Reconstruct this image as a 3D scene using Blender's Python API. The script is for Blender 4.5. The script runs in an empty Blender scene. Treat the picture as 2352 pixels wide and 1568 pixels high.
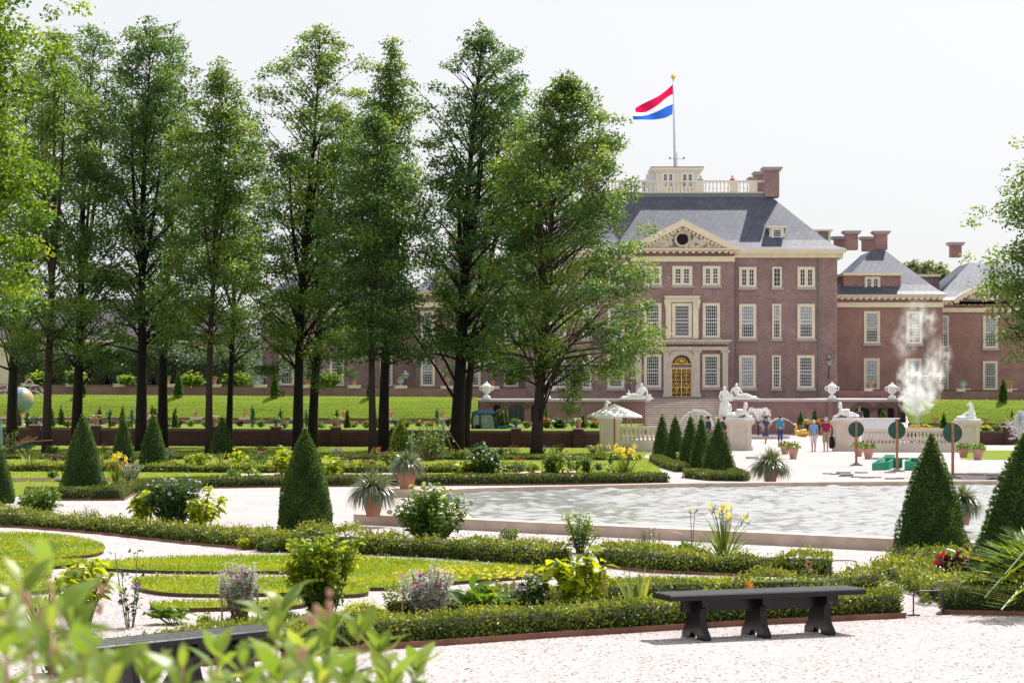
import bpy, math, random
import numpy as np
from mathutils import Vector, Matrix
random.seed(7)
RNG = np.random.default_rng(11)
SC = bpy.context.scene
COL = SC.collection
PI = math.pi
# ---- picture units: the photo is 2352 units wide; F focal length, horizon at YH, eye at EYE metres
F, CX, YH, EYE = 4573.0, 1176.0, 938.0, 2.3
def gp(px, py, z=0.0):
    d = F * (EYE - z) / (py - YH)
    return Vector(((px - CX) * d / F, d, z))
def ap(px, py, d):
    return Vector(((px - CX) * d / F, d, EYE - (py - YH) * d / F))
def sx(px, d): return (px - CX) * d / F
def sz(py, d): return EYE - (py - YH) * d / F
SUN = Vector((0.36, 0.56, 1.0)).normalized()
LOC = {}
# ---------------------------------------------------------------- tags
def tag(o, label=None, cat=None, group=None, kind=None):
    if label: o['label'] = label
    if cat: o['category'] = cat
    if group: o['group'] = group
    if kind: o['kind'] = kind
    return o
def thing(name, label, cat, loc, group=None):
    o = bpy.data.objects.new(name, None); COL.objects.link(o)
    o.empty_display_size = 0.2
    o.location = loc
    LOC[o] = Vector(loc)
    return tag(o, label, cat, group)
def link(name, me, parent=None, mats=(), loc=None):
    o = bpy.data.objects.new(name, me); COL.objects.link(o)
    for m in mats: me.materials.append(m)
    if parent is not None:
        o.parent = parent; LOC[o] = LOC[parent]
    elif loc is not None:
        o.location = loc; LOC[o] = Vector(loc)
    else:
        LOC[o] = Vector((0, 0, 0))
    return o
def copy_tree(root, loc, **kw):
    c = root.copy(); COL.objects.link(c); c.location = loc; LOC[c] = Vector(loc)
    for ch in list(root.children):
        cc = ch.copy(); COL.objects.link(cc); cc.parent = c
        for g in ch.children:
            gg = g.copy(); COL.objects.link(gg); gg.parent = cc
    for k, v in kw.items(): c[k] = v
    return c
# ---------------------------------------------------------------- mesh builder
class MB:
    def __init__(s): s.v = []; s.f = []; s.m = []
    def add(s, vs, fs, mi=0):
        b = len(s.v); s.v += [tuple(v) for v in vs]
        for f in fs: s.f.append(tuple(b + i for i in f)); s.m.append(mi)
        return s
    def box(s, x0, x1, y0, y1, z0, z1, mi=0):
        if x0 > x1: x0, x1 = x1, x0
        if y0 > y1: y0, y1 = y1, y0
        if z0 > z1: z0, z1 = z1, z0
        return s.add([(x0,y0,z0),(x1,y0,z0),(x1,y1,z0),(x0,y1,z0),(x0,y0,z1),(x1,y0,z1),(x1,y1,z1),(x0,y1,z1)],
              [(0,3,2,1),(4,5,6,7),(0,1,5,4),(1,2,6,5),(2,3,7,6),(3,0,4,7)], mi)
    def obox(s, a, b, w, z0, z1, mi=0):
        """wall-like box from a to b (xy) of width w; z0,z1 numbers or (at a, at b)"""
        a = Vector(a[:2]); b = Vector(b[:2]); t = (b - a).normalized(); n = Vector((-t.y, t.x)) * (w / 2)
        za = z0 if isinstance(z0, tuple) else (z0, z0); zb = z1 if isinstance(z1, tuple) else (z1, z1)
        q = [a - n, b - n, b + n, a + n]; zz0 = [za[0], za[1], za[1], za[0]]; zz1 = [zb[0], zb[1], zb[1], zb[0]]
        vs = [(p.x, p.y, z) for p, z in zip(q, zz0)] + [(p.x, p.y, z) for p, z in zip(q, zz1)]
        return s.add(vs, [(0,3,2,1),(4,5,6,7),(0,1,5,4),(1,2,6,5),(2,3,7,6),(3,0,4,7)], mi)
    def tube(s, pts, r, n=6, mi=0, caps=True):
        pts = [Vector(p) for p in pts]; k = len(pts)
        rs = [r] * k if not hasattr(r, '__len__') else list(r)
        b = len(s.v); prev = None
        for i, p in enumerate(pts):
            t = (pts[min(i + 1, k - 1)] - pts[max(i - 1, 0)]).normalized()
            if prev is None:
                u = t.cross(Vector((0, 0, 1)) if abs(t.z) < .9 else Vector((1, 0, 0))).normalized()
            else:
                u = (prev - t * prev.dot(t)).normalized()
            prev = u; w = t.cross(u)
            for j in range(n):
                a = 2 * PI * j / n
                s.v.append(tuple(p + (u * math.cos(a) + w * math.sin(a)) * rs[i]))
        for i in range(k - 1):
            for j in range(n):
                j2 = (j + 1) % n
                s.f.append((b + i*n + j, b + i*n + j2, b + (i+1)*n + j2, b + (i+1)*n + j)); s.m.append(mi)
        if caps:
            s.f.append(tuple(b + j for j in range(n))[::-1]); s.m.append(mi)
            s.f.append(tuple(b + (k-1)*n + j for j in range(n))); s.m.append(mi)
        return s
    def lathe(s, c, prof, n=16, mi=0, sq=0.0, rot=0.0):
        """prof [(r,z)] from bottom; sq>0 gives squarish section"""
        b = len(s.v); c = Vector(c)
        for r, z in prof:
            for j in range(n):
                a = 2 * PI * j / n + rot
                cc, ss = math.cos(a), math.sin(a)
                k = 1.0
                if sq:
                    q = max(abs(math.cos(a - rot)), abs(math.sin(a - rot))); k = (1 - sq) + sq / q * 0.92
                s.v.append((c.x + r*cc*k, c.y + r*ss*k, c.z + z))
        for i in range(len(prof) - 1):
            for j in range(n):
                j2 = (j + 1) % n
                s.f.append((b+i*n+j, b+i*n+j2, b+(i+1)*n+j2, b+(i+1)*n+j)); s.m.append(mi)
        s.f.append(tuple(b + j for j in range(n))[::-1]); s.m.append(mi)
        k = len(prof) - 1
        s.f.append(tuple(b + k*n + j for j in range(n))); s.m.append(mi)
        return s
    def ball(s, c, r, n=10, m=6, mi=0, sc=(1, 1, 1)):
        c = Vector(c); b = len(s.v)
        s.v.append((c.x, c.y, c.z - r*sc[2]))
        for i in range(1, m):
            th = PI * i / m
            for j in range(n):
                a = 2*PI*j/n
                s.v.append((c.x + r*sc[0]*math.sin(th)*math.cos(a), c.y + r*sc[1]*math.sin(th)*math.sin(a), c.z - r*sc[2]*math.cos(th)))
        s.v.append((c.x, c.y, c.z + r*sc[2])); top = len(s.v) - 1
        for j in range(n):
            j2 = (j+1) % n
            s.f.append((b, b+1+j2, b+1+j)); s.m.append(mi)
            for i in range(m-2):
                s.f.append((b+1+i*n+j, b+1+i*n+j2, b+1+(i+1)*n+j2, b+1+(i+1)*n+j)); s.m.append(mi)
            s.f.append((b+1+(m-2)*n+j, b+1+(m-2)*n+j2, top)); s.m.append(mi)
        return s
    def prism(s, poly, y0, y1, mi=0):
        """polygon in (x,z), extruded along y"""
        n = len(poly)
        vs = [(x, y0, z) for x, z in poly] + [(x, y1, z) for x, z in poly]
        fs = [tuple(range(n)), tuple(range(2*n-1, n-1, -1))] + [(i, i+n, (i+1) % n + n, (i+1) % n) for i in range(n)]
        return s.add(vs, fs, mi)
    def slab(s, poly, z0, z1, mi=0):
        n = len(poly)
        vs = [(p[0], p[1], z0) for p in poly] + [(p[0], p[1], z1) for p in poly]
        fs = [tuple(range(n))[::-1], tuple(range(n, 2*n))] + [(i, (i+1) % n, (i+1) % n + n, i+n) for i in range(n)]
        return s.add(vs, fs, mi)
    def rotz(s, c, ang):
        ca, sa = math.cos(ang), math.sin(ang); cx, cy = c[0], c[1]
        s.v = [(cx+(x-cx)*ca-(y-cy)*sa, cy+(x-cx)*sa+(y-cy)*ca, z) for x, y, z in s.v]; return s
    def build(s, name, mats, parent=None, loc=None, smooth=False, kind=None):
        if not isinstance(mats, (list, tuple)): mats = [mats]
        off = LOC[parent] if parent is not None else (Vector(loc) if loc is not None else Vector((0,0,0)))
        me = bpy.data.meshes.new(name)
        me.from_pydata([(x-off.x, y-off.y, z-off.z) for x, y, z in s.v], [], s.f)
        if len(mats) > 1: me.polygons.foreach_set('material_index', s.m)
        if smooth: me.polygons.foreach_set('use_smooth', [True]*len(s.f))
        me.update()
        o = link(name, me, parent, mats, loc)
        if kind: o['kind'] = kind
        return o
def smooth_angle(o, ang=0.7):
    me = o.data
    me.polygons.foreach_set('use_smooth', [True]*len(me.polygons))
    me.set_sharp_from_angle(angle=ang)
    return o
# ---------------------------------------------------------------- leaves
def unit(a): return a / np.maximum(np.linalg.norm(a, axis=-1, keepdims=True), 1e-9)
def quadmesh(name, V, Q, tint=None, parent=None, mats=(), loc=None, tris=False):
    k = 3 if tris else 4
    off = np.array(LOC[parent] if parent is not None else (loc if loc is not None else (0,0,0)), dtype=np.float64)
    me = bpy.data.meshes.new(name)
    nv, nf = len(V), len(Q)
    me.vertices.add(nv); me.vertices.foreach_set('co', (V - off).astype(np.float32).ravel())
    me.loops.add(nf*k); me.loops.foreach_set('vertex_index', Q.astype(np.int32).ravel())
    me.polygons.add(nf)
    me.polygons.foreach_set('loop_start', np.arange(0, nf*k, k, dtype=np.int32))
    me.polygons.foreach_set('loop_total', np.full(nf, k, dtype=np.int32))
    if tint is not None:
        at = me.color_attributes.new('tint', 'FLOAT_COLOR', 'POINT')
        c = np.ones((nv, 4), np.float32); c[:, 0] = tint; c[:, 1] = tint; c[:, 2] = tint
        at.data.foreach_set('color', c.ravel())
    me.update(calc_edges=True); me.validate()
    return link(name, me, parent, mats, loc)
class Leaves:
    def __init__(s): s.V = []; s.Q = []; s.T = []; s.n = 0
    def add(s, P, D, N, L, W, fold=0.25, droop=0.15, tint=None):
        P = np.asarray(P, float); n = len(P)
        if n == 0: return s
        D = unit(np.asarray(D, float)); N = np.asarray(N, float)
        S = np.cross(D, N); bad = np.linalg.norm(S, axis=1) < 1e-4
        if bad.any(): S[bad] = np.cross(D[bad], np.array([0.3, 1, 0.2]))
        S = unit(S); N2 = np.cross(S, D)
        L = np.broadcast_to(np.asarray(L, float), (n,))[:, None]; W = np.broadcast_to(np.asarray(W, float), (n,))[:, None]
        b = P; c = P + D*L*.48; l = c + S*W/2 + N2*W*fold; r = c - S*W/2 + N2*W*fold; t = P + D*L - N2*L*droop
        V = np.stack([b, l, c, r, t], 1).reshape(-1, 3)
        i = np.arange(n)[:, None]*5 + s.n
        Q = np.concatenate([i + np.array([[0, 2, 4, 1]]), i + np.array([[0, 3, 4, 2]])], 0)
        if tint is None: tint = RNG.random(n)
        s.V.append(V); s.Q.append(Q); s.T.append(np.repeat(np.broadcast_to(tint, (n,)), 5)); s.n += 5*n
        return s
    def big(s, P, D, N, L, W, droop=.4, fold=.12, tint=None):
        """broad leaves in five rows, curving down to a pointed tip"""
        P = np.asarray(P, float); n = len(P); D = unit(np.asarray(D, float)); N = np.asarray(N, float)
        S = np.cross(D, N); bad = np.linalg.norm(S, axis=1) < 1e-4
        if bad.any(): S[bad] = np.cross(D[bad], np.array([.3, 1, .2]))
        S = unit(S); N2 = np.cross(S, D)
        L = np.broadcast_to(np.asarray(L, float), (n,))[:, None]; W = np.broadcast_to(np.asarray(W, float), (n,))[:, None]
        if tint is None: tint = RNG.random(n)
        rows = []
        wob = RNG.normal(0, .06, (n, 5))
        for k, (t, w) in enumerate(((0, .08), (.2, .75), (.42, 1.0), (.7, .72), (1.0, .03))):
            c = P+D*L*t*(1-.12*droop*t)-np.array([0, 0, 1.])*L*droop*t*t*.8+N2*L*wob[:, k:k+1]*.4
            e = S*W*w/2; up = N2*W*w*fold*(1+wob[:, k:k+1])
            rows.append(np.stack([c+e+up, c, c-e+up*(1-wob[:, k:k+1]*3)], 1))
        V = np.concatenate(rows, 1).reshape(-1, 3); i = np.arange(n)[:, None]*15+s.n
        Q = np.concatenate([i+np.array([[3*k+j, 3*k+j+1, 3*k+j+4, 3*k+j+3]]) for k in range(4) for j in range(2)], 0)
        s.V.append(V); s.Q.append(Q); s.T.append(np.repeat(np.broadcast_to(tint, (n,)), 15)); s.n += 15*n
        return s
    def strips(s, P0, D0, L, W, seg=5, sag=0.9, tint=None):
        """arching strap blades"""
        P0 = np.asarray(P0, float); n = len(P0); D = unit(np.asarray(D0, float)).copy()
        L = np.broadcast_to(np.asarray(L, float), (n,)); W = np.broadcast_to(np.asarray(W, float), (n,))
        if tint is None: tint = RNG.random(n)
        sag = np.broadcast_to(np.asarray(sag, float), (n,))
        P = P0.copy(); rows = []
        side = unit(np.cross(D, np.array([0, 0, 1.0])) + RNG.normal(0, .15, (n, 3)))
        for k in range(seg+1):
            w = W * (1.0 if k < seg*0.55 else max(0.06, 1 - (k - seg*.55)/(seg*.45)))* (0.7 if k == 0 else 1)
            rows.append(np.stack([P - side*w[:, None]/2, P + side*w[:, None]/2], 1))
            P = P + D*(L/seg)[:, None]
            D = unit(D + np.array([0, 0, -1.0])*(sag/seg)[:, None])
        V = np.concatenate(rows, 1)  # n, 2*(seg+1), 3
        m = 2*(seg+1); i = np.arange(n)[:, None]*m + s.n
        Q = np.concatenate([i + np.array([[2*k, 2*k+1, 2*k+3, 2*k+2]]) for k in range(seg)], 0)
        s.V.append(V.reshape(-1, 3)); s.Q.append(Q); s.T.append(np.repeat(np.broadcast_to(tint, (n,)), m)); s.n += n*m
        return s
    def build(s, name, mat, parent=None, loc=None, kind=None):
        o = quadmesh(name, np.concatenate(s.V), np.concatenate(s.Q), np.concatenate(s.T), parent, [mat], loc)
        if kind: o['kind'] = kind
        return o
# ---------------------------------------------------------------- skin figures
SKINS = []
def skin(name, joints, edges, mat, parent=None, sub=2, loc=None, root=0):
    off = LOC[parent] if parent is not None else Vector(loc)
    me = bpy.data.meshes.new(name)
    me.from_pydata([tuple(Vector(j[:3]) - off) for j in joints], edges, [])
    o = link(name, me, parent, [mat], loc)
    o.modifiers.new('Skin', 'SKIN')
    sv = me.skin_vertices[0].data
    for i, j in enumerate(joints):
        r = j[3]; sv[i].radius = (r, r) if not hasattr(r, '__len__') else r
        sv[i].use_root = (i == root)
    ss = o.modifiers.new('Sub', 'SUBSURF'); ss.levels = sub; ss.render_levels = sub
    SKINS.append(o); return o
def bake_skins():
    dg = bpy.context.evaluated_depsgraph_get(); dg.update()
    todo = []
    for o in SKINS:
        e = o.evaluated_get(dg)
        m = bpy.data.meshes.new_from_object(e, preserve_all_data_layers=False, depsgraph=dg)
        m.polygons.foreach_set('use_smooth', [True]*len(m.polygons))
        todo.append((o, m))
    for o, m in todo:
        mats = [x for x in o.data.materials]
        o.modifiers.clear(); old = o.data; o.data = m
        if not len(m.materials):
            for x in mats: m.materials.append(x)
        m.name = o.name
# ================================================================ materials
def nt(name):
    m = bpy.data.materials.new(name); m.use_nodes = True
    t = m.node_tree; t.nodes.clear()
    out = t.nodes.new('ShaderNodeOutputMaterial')
    return m, t, out
class NB:
    def __init__(s, t): s.t = t
    def n(s, ty, **kw):
        x = s.t.nodes.new(ty)
        for k, v in kw.items():
            if k.startswith('i_'):
                key = k[2:]; key = int(key) if key.isdigit() else key.replace('_', ' ')
                x.inputs[key].default_value = v
            else: setattr(x, k, v)
        return x
    def l(s, a, ao, b, bi): s.t.links.new(a.outputs[ao], b.inputs[bi])
def ramp(b, stops):
    r = b.n('ShaderNodeValToRGB'); e = r.color_ramp.elements
    while len(e) < len(stops): e.new(0.5)
    for x, (p, c) in zip(e, stops): x.position = p; x.color = (*c, 1)
    return r
def c4(c): return (c[0], c[1], c[2], 1)
def plain(name, col, rough=.6, var=.12, scale=4.0, metal=0.0, spec=.4, bump=0.0, bscale=40.0, coat=0.0):
    m, t, out = nt(name); b = NB(t)
    p = b.n('ShaderNodeBsdfPrincipled', i_Roughness=rough, i_Metallic=metal)
    p.inputs['Specular IOR Level'].default_value = spec; p.inputs['Coat Weight'].default_value = coat
    tc = b.n('ShaderNodeTexCoord'); no = b.n('ShaderNodeTexNoise', i_Scale=scale, i_Detail=5.0)
    b.l(tc, 'Object', no, 'Vector')
    r = ramp(b, [(.3, [x*(1-var) for x in col]), (.7, [min(1, x*(1+var)) for x in col])])
    b.l(no, 'Fac', r, 'Fac'); b.l(r, 'Color', p, 'Base Color')
    if bump:
        n2 = b.n('ShaderNodeTexNoise', i_Scale=bscale, i_Detail=4.0); b.l(tc, 'Object', n2, 'Vector')
        bp = b.n('ShaderNodeBump', i_Strength=bump, i_Distance=.02); b.l(n2, 'Fac', bp, 'Height'); b.l(bp, 'Normal', p, 'Normal')
    b.l(p, 0, out, 'Surface'); return m
def leafm(name, cols, trans=.4, rough=.5, tcol=None, spec=.35, objvar=.0):
    """cols: 3 colours by tint; translucent part for light coming through the leaf"""
    m, t, out = nt(name); b = NB(t)
    at = b.n('ShaderNodeAttribute', attribute_name='tint')
    st = [(i/(len(cols)-1), c) for i, c in enumerate(cols)]
    r = ramp(b, st); b.l(at, 'Fac', r, 'Fac')
    p = b.n('ShaderNodeBsdfPrincipled', i_Roughness=rough); p.inputs['Specular IOR Level'].default_value = spec
    b.l(r, 'Color', p, 'Base Color')
    tr = b.n('ShaderNodeBsdfTranslucent')
    mx = b.n('ShaderNodeMix', data_type='RGBA', blend_type='MULTIPLY'); mx.inputs['Factor'].default_value = 1
    b.l(r, 'Color', mx, 'A'); mx.inputs['B'].default_value = c4(tcol or (1.9, 1.6, .6))
    b.l(mx, 'Result', tr, 'Color')
    ms = b.n('ShaderNodeMixShader', i_Fac=trans); b.l(p, 0, ms, 1); b.l(tr, 0, ms, 2)
    b.l(ms, 0, out, 'Surface'); return m
def brick(name, c1, c2, mortar, bw=.22, bh=.068, wear=(.75, 1.2), rough=.85):
    m, t, out = nt(name); b = NB(t)
    tc = b.n('ShaderNodeTexCoord'); sp = b.n('ShaderNodeSeparateXYZ'); b.l(tc, 'Object', sp, 0)
    ad = b.n('ShaderNodeMath', operation='ADD'); b.l(sp, 'X', ad, 0); b.l(sp, 'Y', ad, 1)
    cb = b.n('ShaderNodeCombineXYZ'); b.l(ad, 0, cb, 'X'); b.l(sp, 'Z', cb, 'Y')
    br = b.n('ShaderNodeTexBrick', i_Scale=1.0); br.inputs['Brick Width'].default_value = bw; br.inputs['Row Height'].default_value = bh
    br.inputs['Mortar Size'].default_value = .009; br.inputs['Color1'].default_value = c4(c1); br.inputs['Color2'].default_value = c4(c2); br.inputs['Mortar'].default_value = c4(mortar)
    br.inputs['Bias'].default_value = -.1
    b.l(cb, 0, br, 'Vector')
    no = b.n('ShaderNodeTexNoise', i_Scale=.55, i_Detail=6.0, i_Roughness=.65); b.l(tc, 'Object', no, 'Vector')
    mr = b.n('ShaderNodeMapRange'); mr.inputs['From Min'].default_value = .3; mr.inputs['From Max'].default_value = .7
    mr.inputs['To Min'].default_value = wear[0]; mr.inputs['To Max'].default_value = wear[1]; b.l(no, 'Fac', mr, 'Value')
    mu = b.n('ShaderNodeVectorMath', operation='SCALE'); b.l(br, 'Color', mu, 0); b.l(mr, 0, mu, 'Scale')
    p = b.n('ShaderNodeBsdfPrincipled', i_Roughness=rough); p.inputs['Specular IOR Level'].default_value = .2
    b.l(mu, 0, p, 'Base Color'); b.l(p, 0, out, 'Surface'); return m
def slate(name, c1, c2, gap, w=.42, h=.26, rough=.5, rot=.35):
    m, t, out = nt(name); b = NB(t)
    tc = b.n('ShaderNodeTexCoord'); sp = b.n('ShaderNodeSeparateXYZ'); b.l(tc, 'Object', sp, 0)
    ad = b.n('ShaderNodeMath', operation='ADD'); b.l(sp, 'X', ad, 0); b.l(sp, 'Y', ad, 1)
    cb = b.n('ShaderNodeCombineXYZ'); b.l(ad, 0, cb, 'X'); b.l(sp, 'Z', cb, 'Y')
    vr = b.n('ShaderNodeVectorRotate', rotation_type='Z_AXIS', i_Angle=rot); b.l(cb, 0, vr, 'Vector')
    br = b.n('ShaderNodeTexBrick', i_Scale=1.0); br.inputs['Brick Width'].default_value = w; br.inputs['Row Height'].default_value = h
    br.inputs['Mortar Size'].default_value = .022; br.inputs['Color1'].default_value = c4(c1); br.inputs['Color2'].default_value = c4(c2); br.inputs['Mortar'].default_value = c4(gap)
    b.l(vr, 0, br, 'Vector')
    no = b.n('ShaderNodeTexNoise', i_Scale=.8, i_Detail=5.0); b.l(tc, 'Object', no, 'Vector')
    mr = b.n('ShaderNodeMapRange'); mr.inputs['To Min'].default_value = .75; mr.inputs['To Max'].default_value = 1.25; b.l(no, 'Fac', mr, 'Value')
    mu = b.n('ShaderNodeVectorMath', operation='SCALE'); b.l(br, 'Color', mu, 0); b.l(mr, 0, mu, 'Scale')
    p = b.n('ShaderNodeBsdfPrincipled', i_Roughness=rough); p.inputs['Specular IOR Level'].default_value = .2
    bp = b.n('ShaderNodeBump', i_Strength=.5, i_Distance=.03); bp.invert = True; b.l(br, 'Fac', bp, 'Height'); b.l(bp, 'Normal', p, 'Normal')
    b.l(mu, 0, p, 'Base Color'); b.l(p, 0, out, 'Surface'); return m
def ground(name, c1, c2, c3, s1, s2, rough=.95, bump=.4, dark=None, stretch=None):
    """speckled ground: large noise c1-c2, fine voronoi cells, dark flecks"""
    m, t, out = nt(name); b = NB(t)
    tc = b.n('ShaderNodeTexCoord'); src = tc; so = 'Object'
    if stretch:
        mp = b.n('ShaderNodeMapping'); mp.inputs['Scale'].default_value = stretch; b.l(tc, 'Object', mp, 'Vector'); src, so = mp, 'Vector'
    no = b.n('ShaderNodeTexNoise', i_Scale=s1, i_Detail=6.0, i_Roughness=.6); b.l(src, so, no, 'Vector')
    r = ramp(b, [(.32, c1), (.68, c2)]); b.l(no, 'Fac', r, 'Fac')
    vo = b.n('ShaderNodeTexVoronoi', i_Scale=s2); b.l(tc, 'Object', vo, 'Vector')
    sep = b.n('ShaderNodeSeparateColor'); b.l(vo, 'Color', sep, 0)
    mx = b.n('ShaderNodeMix', data_type='RGBA'); 
    mr = b.n('ShaderNodeMapRange'); mr.inputs['To Max'].default_value = .5; b.l(sep, 0, mr, 'Value')
    b.l(mr, 0, mx, 'Factor'); b.l(r, 'Color', mx, 'A'); mx.inputs['B'].default_value = c4(c3)
    last = mx
    if dark:
        r2 = ramp(b, [(.86, (0, 0, 0)), (.93, (1, 1, 1))]); b.l(sep, 1, r2, 'Fac')
        m2 = b.n('ShaderNodeMix', data_type='RGBA'); b.l(r2, 'Color', m2, 'Factor'); b.l(mx, 'Result', m2, 'A'); m2.inputs['B'].default_value = c4(dark); last = m2
    p = b.n('ShaderNodeBsdfPrincipled', i_Roughness=rough); p.inputs['Specular IOR Level'].default_value = .15
    b.l(last, 'Result', p, 'Base Color')
    bp = b.n('ShaderNodeBump', i_Strength=bump, i_Distance=.03); b.l(vo, 'Distance', bp, 'Height'); b.l(bp, 'Normal', p, 'Normal')
    b.l(p, 0, out, 'Surface'); return m
def glassm(name, col, rough=.08):
    m, t, out = nt(name); b = NB(t)
    p = b.n('ShaderNodeBsdfPrincipled', i_Roughness=rough, i_IOR=1.5); p.inputs['Base Color'].default_value = c4(col)
    tc = b.n('ShaderNodeTexCoord'); no = b.n('ShaderNodeTexNoise', i_Scale=3.0); b.l(tc, 'Object', no, 'Vector')
    r = ramp(b, [(.3, [x*.7 for x in col]), (.7, [x*1.25 for x in col])]); b.l(no, 'Fac', r, 'Fac'); b.l(r, 'Color', p, 'Base Color')
    bp = b.n('ShaderNodeBump', i_Strength=.12, i_Distance=.05); b.l(no, 'Fac', bp, 'Height'); b.l(bp, 'Normal', p, 'Normal')
    b.l(p, 0, out, 'Surface'); return m
M = {}
M['gravel'] = ground('gravel', (.51, .45, .44), (.645, .59, .585), (.42, .35, .35), .6, 38, dark=(.16, .12, .11), bump=1.0)
M['gravel_fine'] = ground('gravel_bed', (.60, .52, .50), (.68, .61, .59), (.40, .33, .33), 1.0, 26, dark=(.16, .12, .12), bump=1)
M['lawn'] = ground('lawn_green', (.115, .20, .010), (.20, .27, .018), (.25, .25, .035), 1.6, 60, bump=.8)
M['bank'] = ground('bank_green', (.075, .135, .006), (.17, .225, .012), (.10, .15, .012), 1.3, 14, bump=1.0, stretch=(.12, 1.6, 3.6))
M['soil'] = ground('soil', (.055, .036, .025), (.10, .065, .045), (.13, .09, .07), 3, 40)
M['pave'] = ground('paving', (.38, .33, .31), (.46, .41, .39), (.36, .31, .3), .8, 4, bump=.1)
M['brick_main'] = brick('brick_main', (.305, .165, .158), (.14, .076, .080), (.42, .35, .345))
M['brick_wing'] = brick('brick_wing', (.36, .175, .155), (.215, .10, .094), (.42, .32, .30))
M['brick_wall'] = brick('brick_wall', (.25, .125, .12), (.20, .10, .10), (.34, .25, .24))
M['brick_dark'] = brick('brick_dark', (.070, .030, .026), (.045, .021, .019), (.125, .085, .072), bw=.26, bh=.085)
M['brick_cap'] = brick('brick_cap', (.13, .065, .052), (.09, .045, .038), (.22, .175, .155), bw=.075, bh=.5)
M['slate'] = slate('slate', (.085, .095, .135), (.125, .135, .18), (.03, .033, .05))
M['tile'] = slate('pantile', (.10, .085, .095), (.135, .115, .125), (.03, .025, .03), w=.28, h=.26, rough=.4, rot=0)
M['lead'] = plain('lead', (.17, .18, .21), .45)
M['cream'] = plain('cream_stone', (.77, .675, .525), .7, .08, 2.0, bump=.08)
M['creaml'] = plain('cream_pale', (.78, .71, .60), .7, .06, 2.0)
M['stone'] = plain('grey_stone', (.62, .545, .47), .75, .12, 1.5, bump=.15)
M['sill'] = plain('sill_stone', (.42, .37, .37), .8, .1)
M['coping'] = plain('coping_stone', (.50, .39, .33), .85, .18, 2.5, bump=.4, bscale=60)
M['step'] = plain('step_stone', (.50, .43, .40), .85, .2, 1.2, bump=.2)
M['white'] = plain('white_paint', (.80, .79, .77), .45, .03)
M['marble'] = plain('marble', (.80, .80, .80), .5, .05, 3.0, bump=.1)
M['glass'] = glassm('window_glass', (.035, .037, .045))
M['blind'] = glassm('window_blind', (.30, .32, .36), .2)
M['black'] = plain('black_paint', (.006, .006, .008), .30, .2, spec=.35, bump=.05)
M['iron'] = plain('iron', (.02, .02, .022), .45, .2)
M['dark'] = plain('dark_void', (.01, .009, .009), .9)
M['gold'] = plain('gilding', (.70, .46, .15), .3, .15, metal=.9)
M['goldp'] = plain('gold_paint', (.75, .48, .10), .4, .2, 8, metal=.5)
M['terra'] = plain('terracotta', (.43, .20, .135), .8, .2, 5, bump=.2)
M['terra_l'] = plain('terracotta_pale', (.50, .28, .22), .8, .2, 5, bump=.2)
M['blueurn'] = plain('delft_urn', (.34, .40, .50), .35, .45, 14)
M['darkurn'] = plain('dark_urn', (.08, .10, .15), .35, .5, 14)
M['rust'] = plain('rusty_steel', (.19, .085, .055), .75, .3, 3, bump=.15)
M['wood'] = plain('brown_wood', (.30, .155, .075), .6, .25, 9)
M['woodr'] = plain('red_wood', (.22, .06, .03), .5, .2, 9)
M['stake'] = plain('stake_wood', (.42, .26, .14), .7, .3, 12)
M['bark'] = plain('bark', (.016, .0115, .011), .95, .45, 5, bump=.8, bscale=14)
M['bark_l'] = plain('bark_brown', (.042, .029, .025), .95, .35, 5, bump=.8, bscale=14)
M['signg'] = plain('sign_green', (.018, .075, .055), .35, .2, 3)
M['boardg'] = plain('board_green', (.02, .27, .16), .5, .12, 3)
M['board'] = plain('board_grey', (.23, .20, .19), .8, .3, 5)
M['pole_teal'] = plain('pole_teal', (.16, .33, .36), .5, .2, 6)
M['canvas'] = plain('canvas', (.80, .78, .72), .8, .04)
M['teal'] = plain('teal_tub', (.07, .20, .20), .5, .1)
M['hose'] = plain('hose', (.58, .44, .38), .6, .12, 20)
M['cabblue'] = plain('cab_blue', (.03, .16, .42), .25, .05, coat=.5)
M['cabglass'] = glassm('cab_glass', (.26, .34, .32), .05)
M['barrow'] = plain('barrow_green', (.01, .11, .075), .35, .1)
M['metal'] = plain('grey_metal', (.25, .25, .26), .35, .15, metal=.7)
M['machine'] = plain('machine_white', (.70, .71, .74), .4, .03)
def flagm(n, c): return leafm(n, [c, c, c], .5, .8, (1.1, 1.1, 1.1), .1)
M['red'] = flagm('flag_red', (.55, .010, .075))
M['flagw'] = flagm('flag_white', (.85, .85, .85))
M['blue'] = flagm('flag_blue', (.03, .12, .55))
M['pole'] = plain('pole_pale', (.62, .66, .74), .4, .05)
# foliage
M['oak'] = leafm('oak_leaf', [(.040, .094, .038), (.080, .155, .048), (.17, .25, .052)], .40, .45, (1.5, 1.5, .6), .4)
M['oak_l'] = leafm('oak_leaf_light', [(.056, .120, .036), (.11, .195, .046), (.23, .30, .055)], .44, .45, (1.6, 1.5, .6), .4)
M['lime'] = leafm('lime_leaf', [(.06, .12, .018), (.11, .19, .02), (.19, .25, .02)], .5)
M['faro'] = leafm('far_leaf', [(.14, .19, .10), (.18, .23, .12), (.22, .26, .13)], .3)
M['yew'] = leafm('yew', [(.030, .074, .013), (.062, .135, .020), (.12, .195, .026)], .25, .55)
M['yewl'] = leafm('yew_light', [(.15, .22, .012), (.25, .34, .018), (.38, .45, .03)], .35, .55)
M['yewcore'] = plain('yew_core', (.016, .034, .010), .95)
M['boxl'] = leafm('box_leaf', [(.05, .09, .014), (.125, .175, .026), (.30, .345, .065)], .36, .38, spec=.5)
M['boxd'] = leafm('box_leaf_dark', [(.045, .08, .018), (.085, .125, .026), (.16, .19, .035)], .28, .45)
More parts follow.
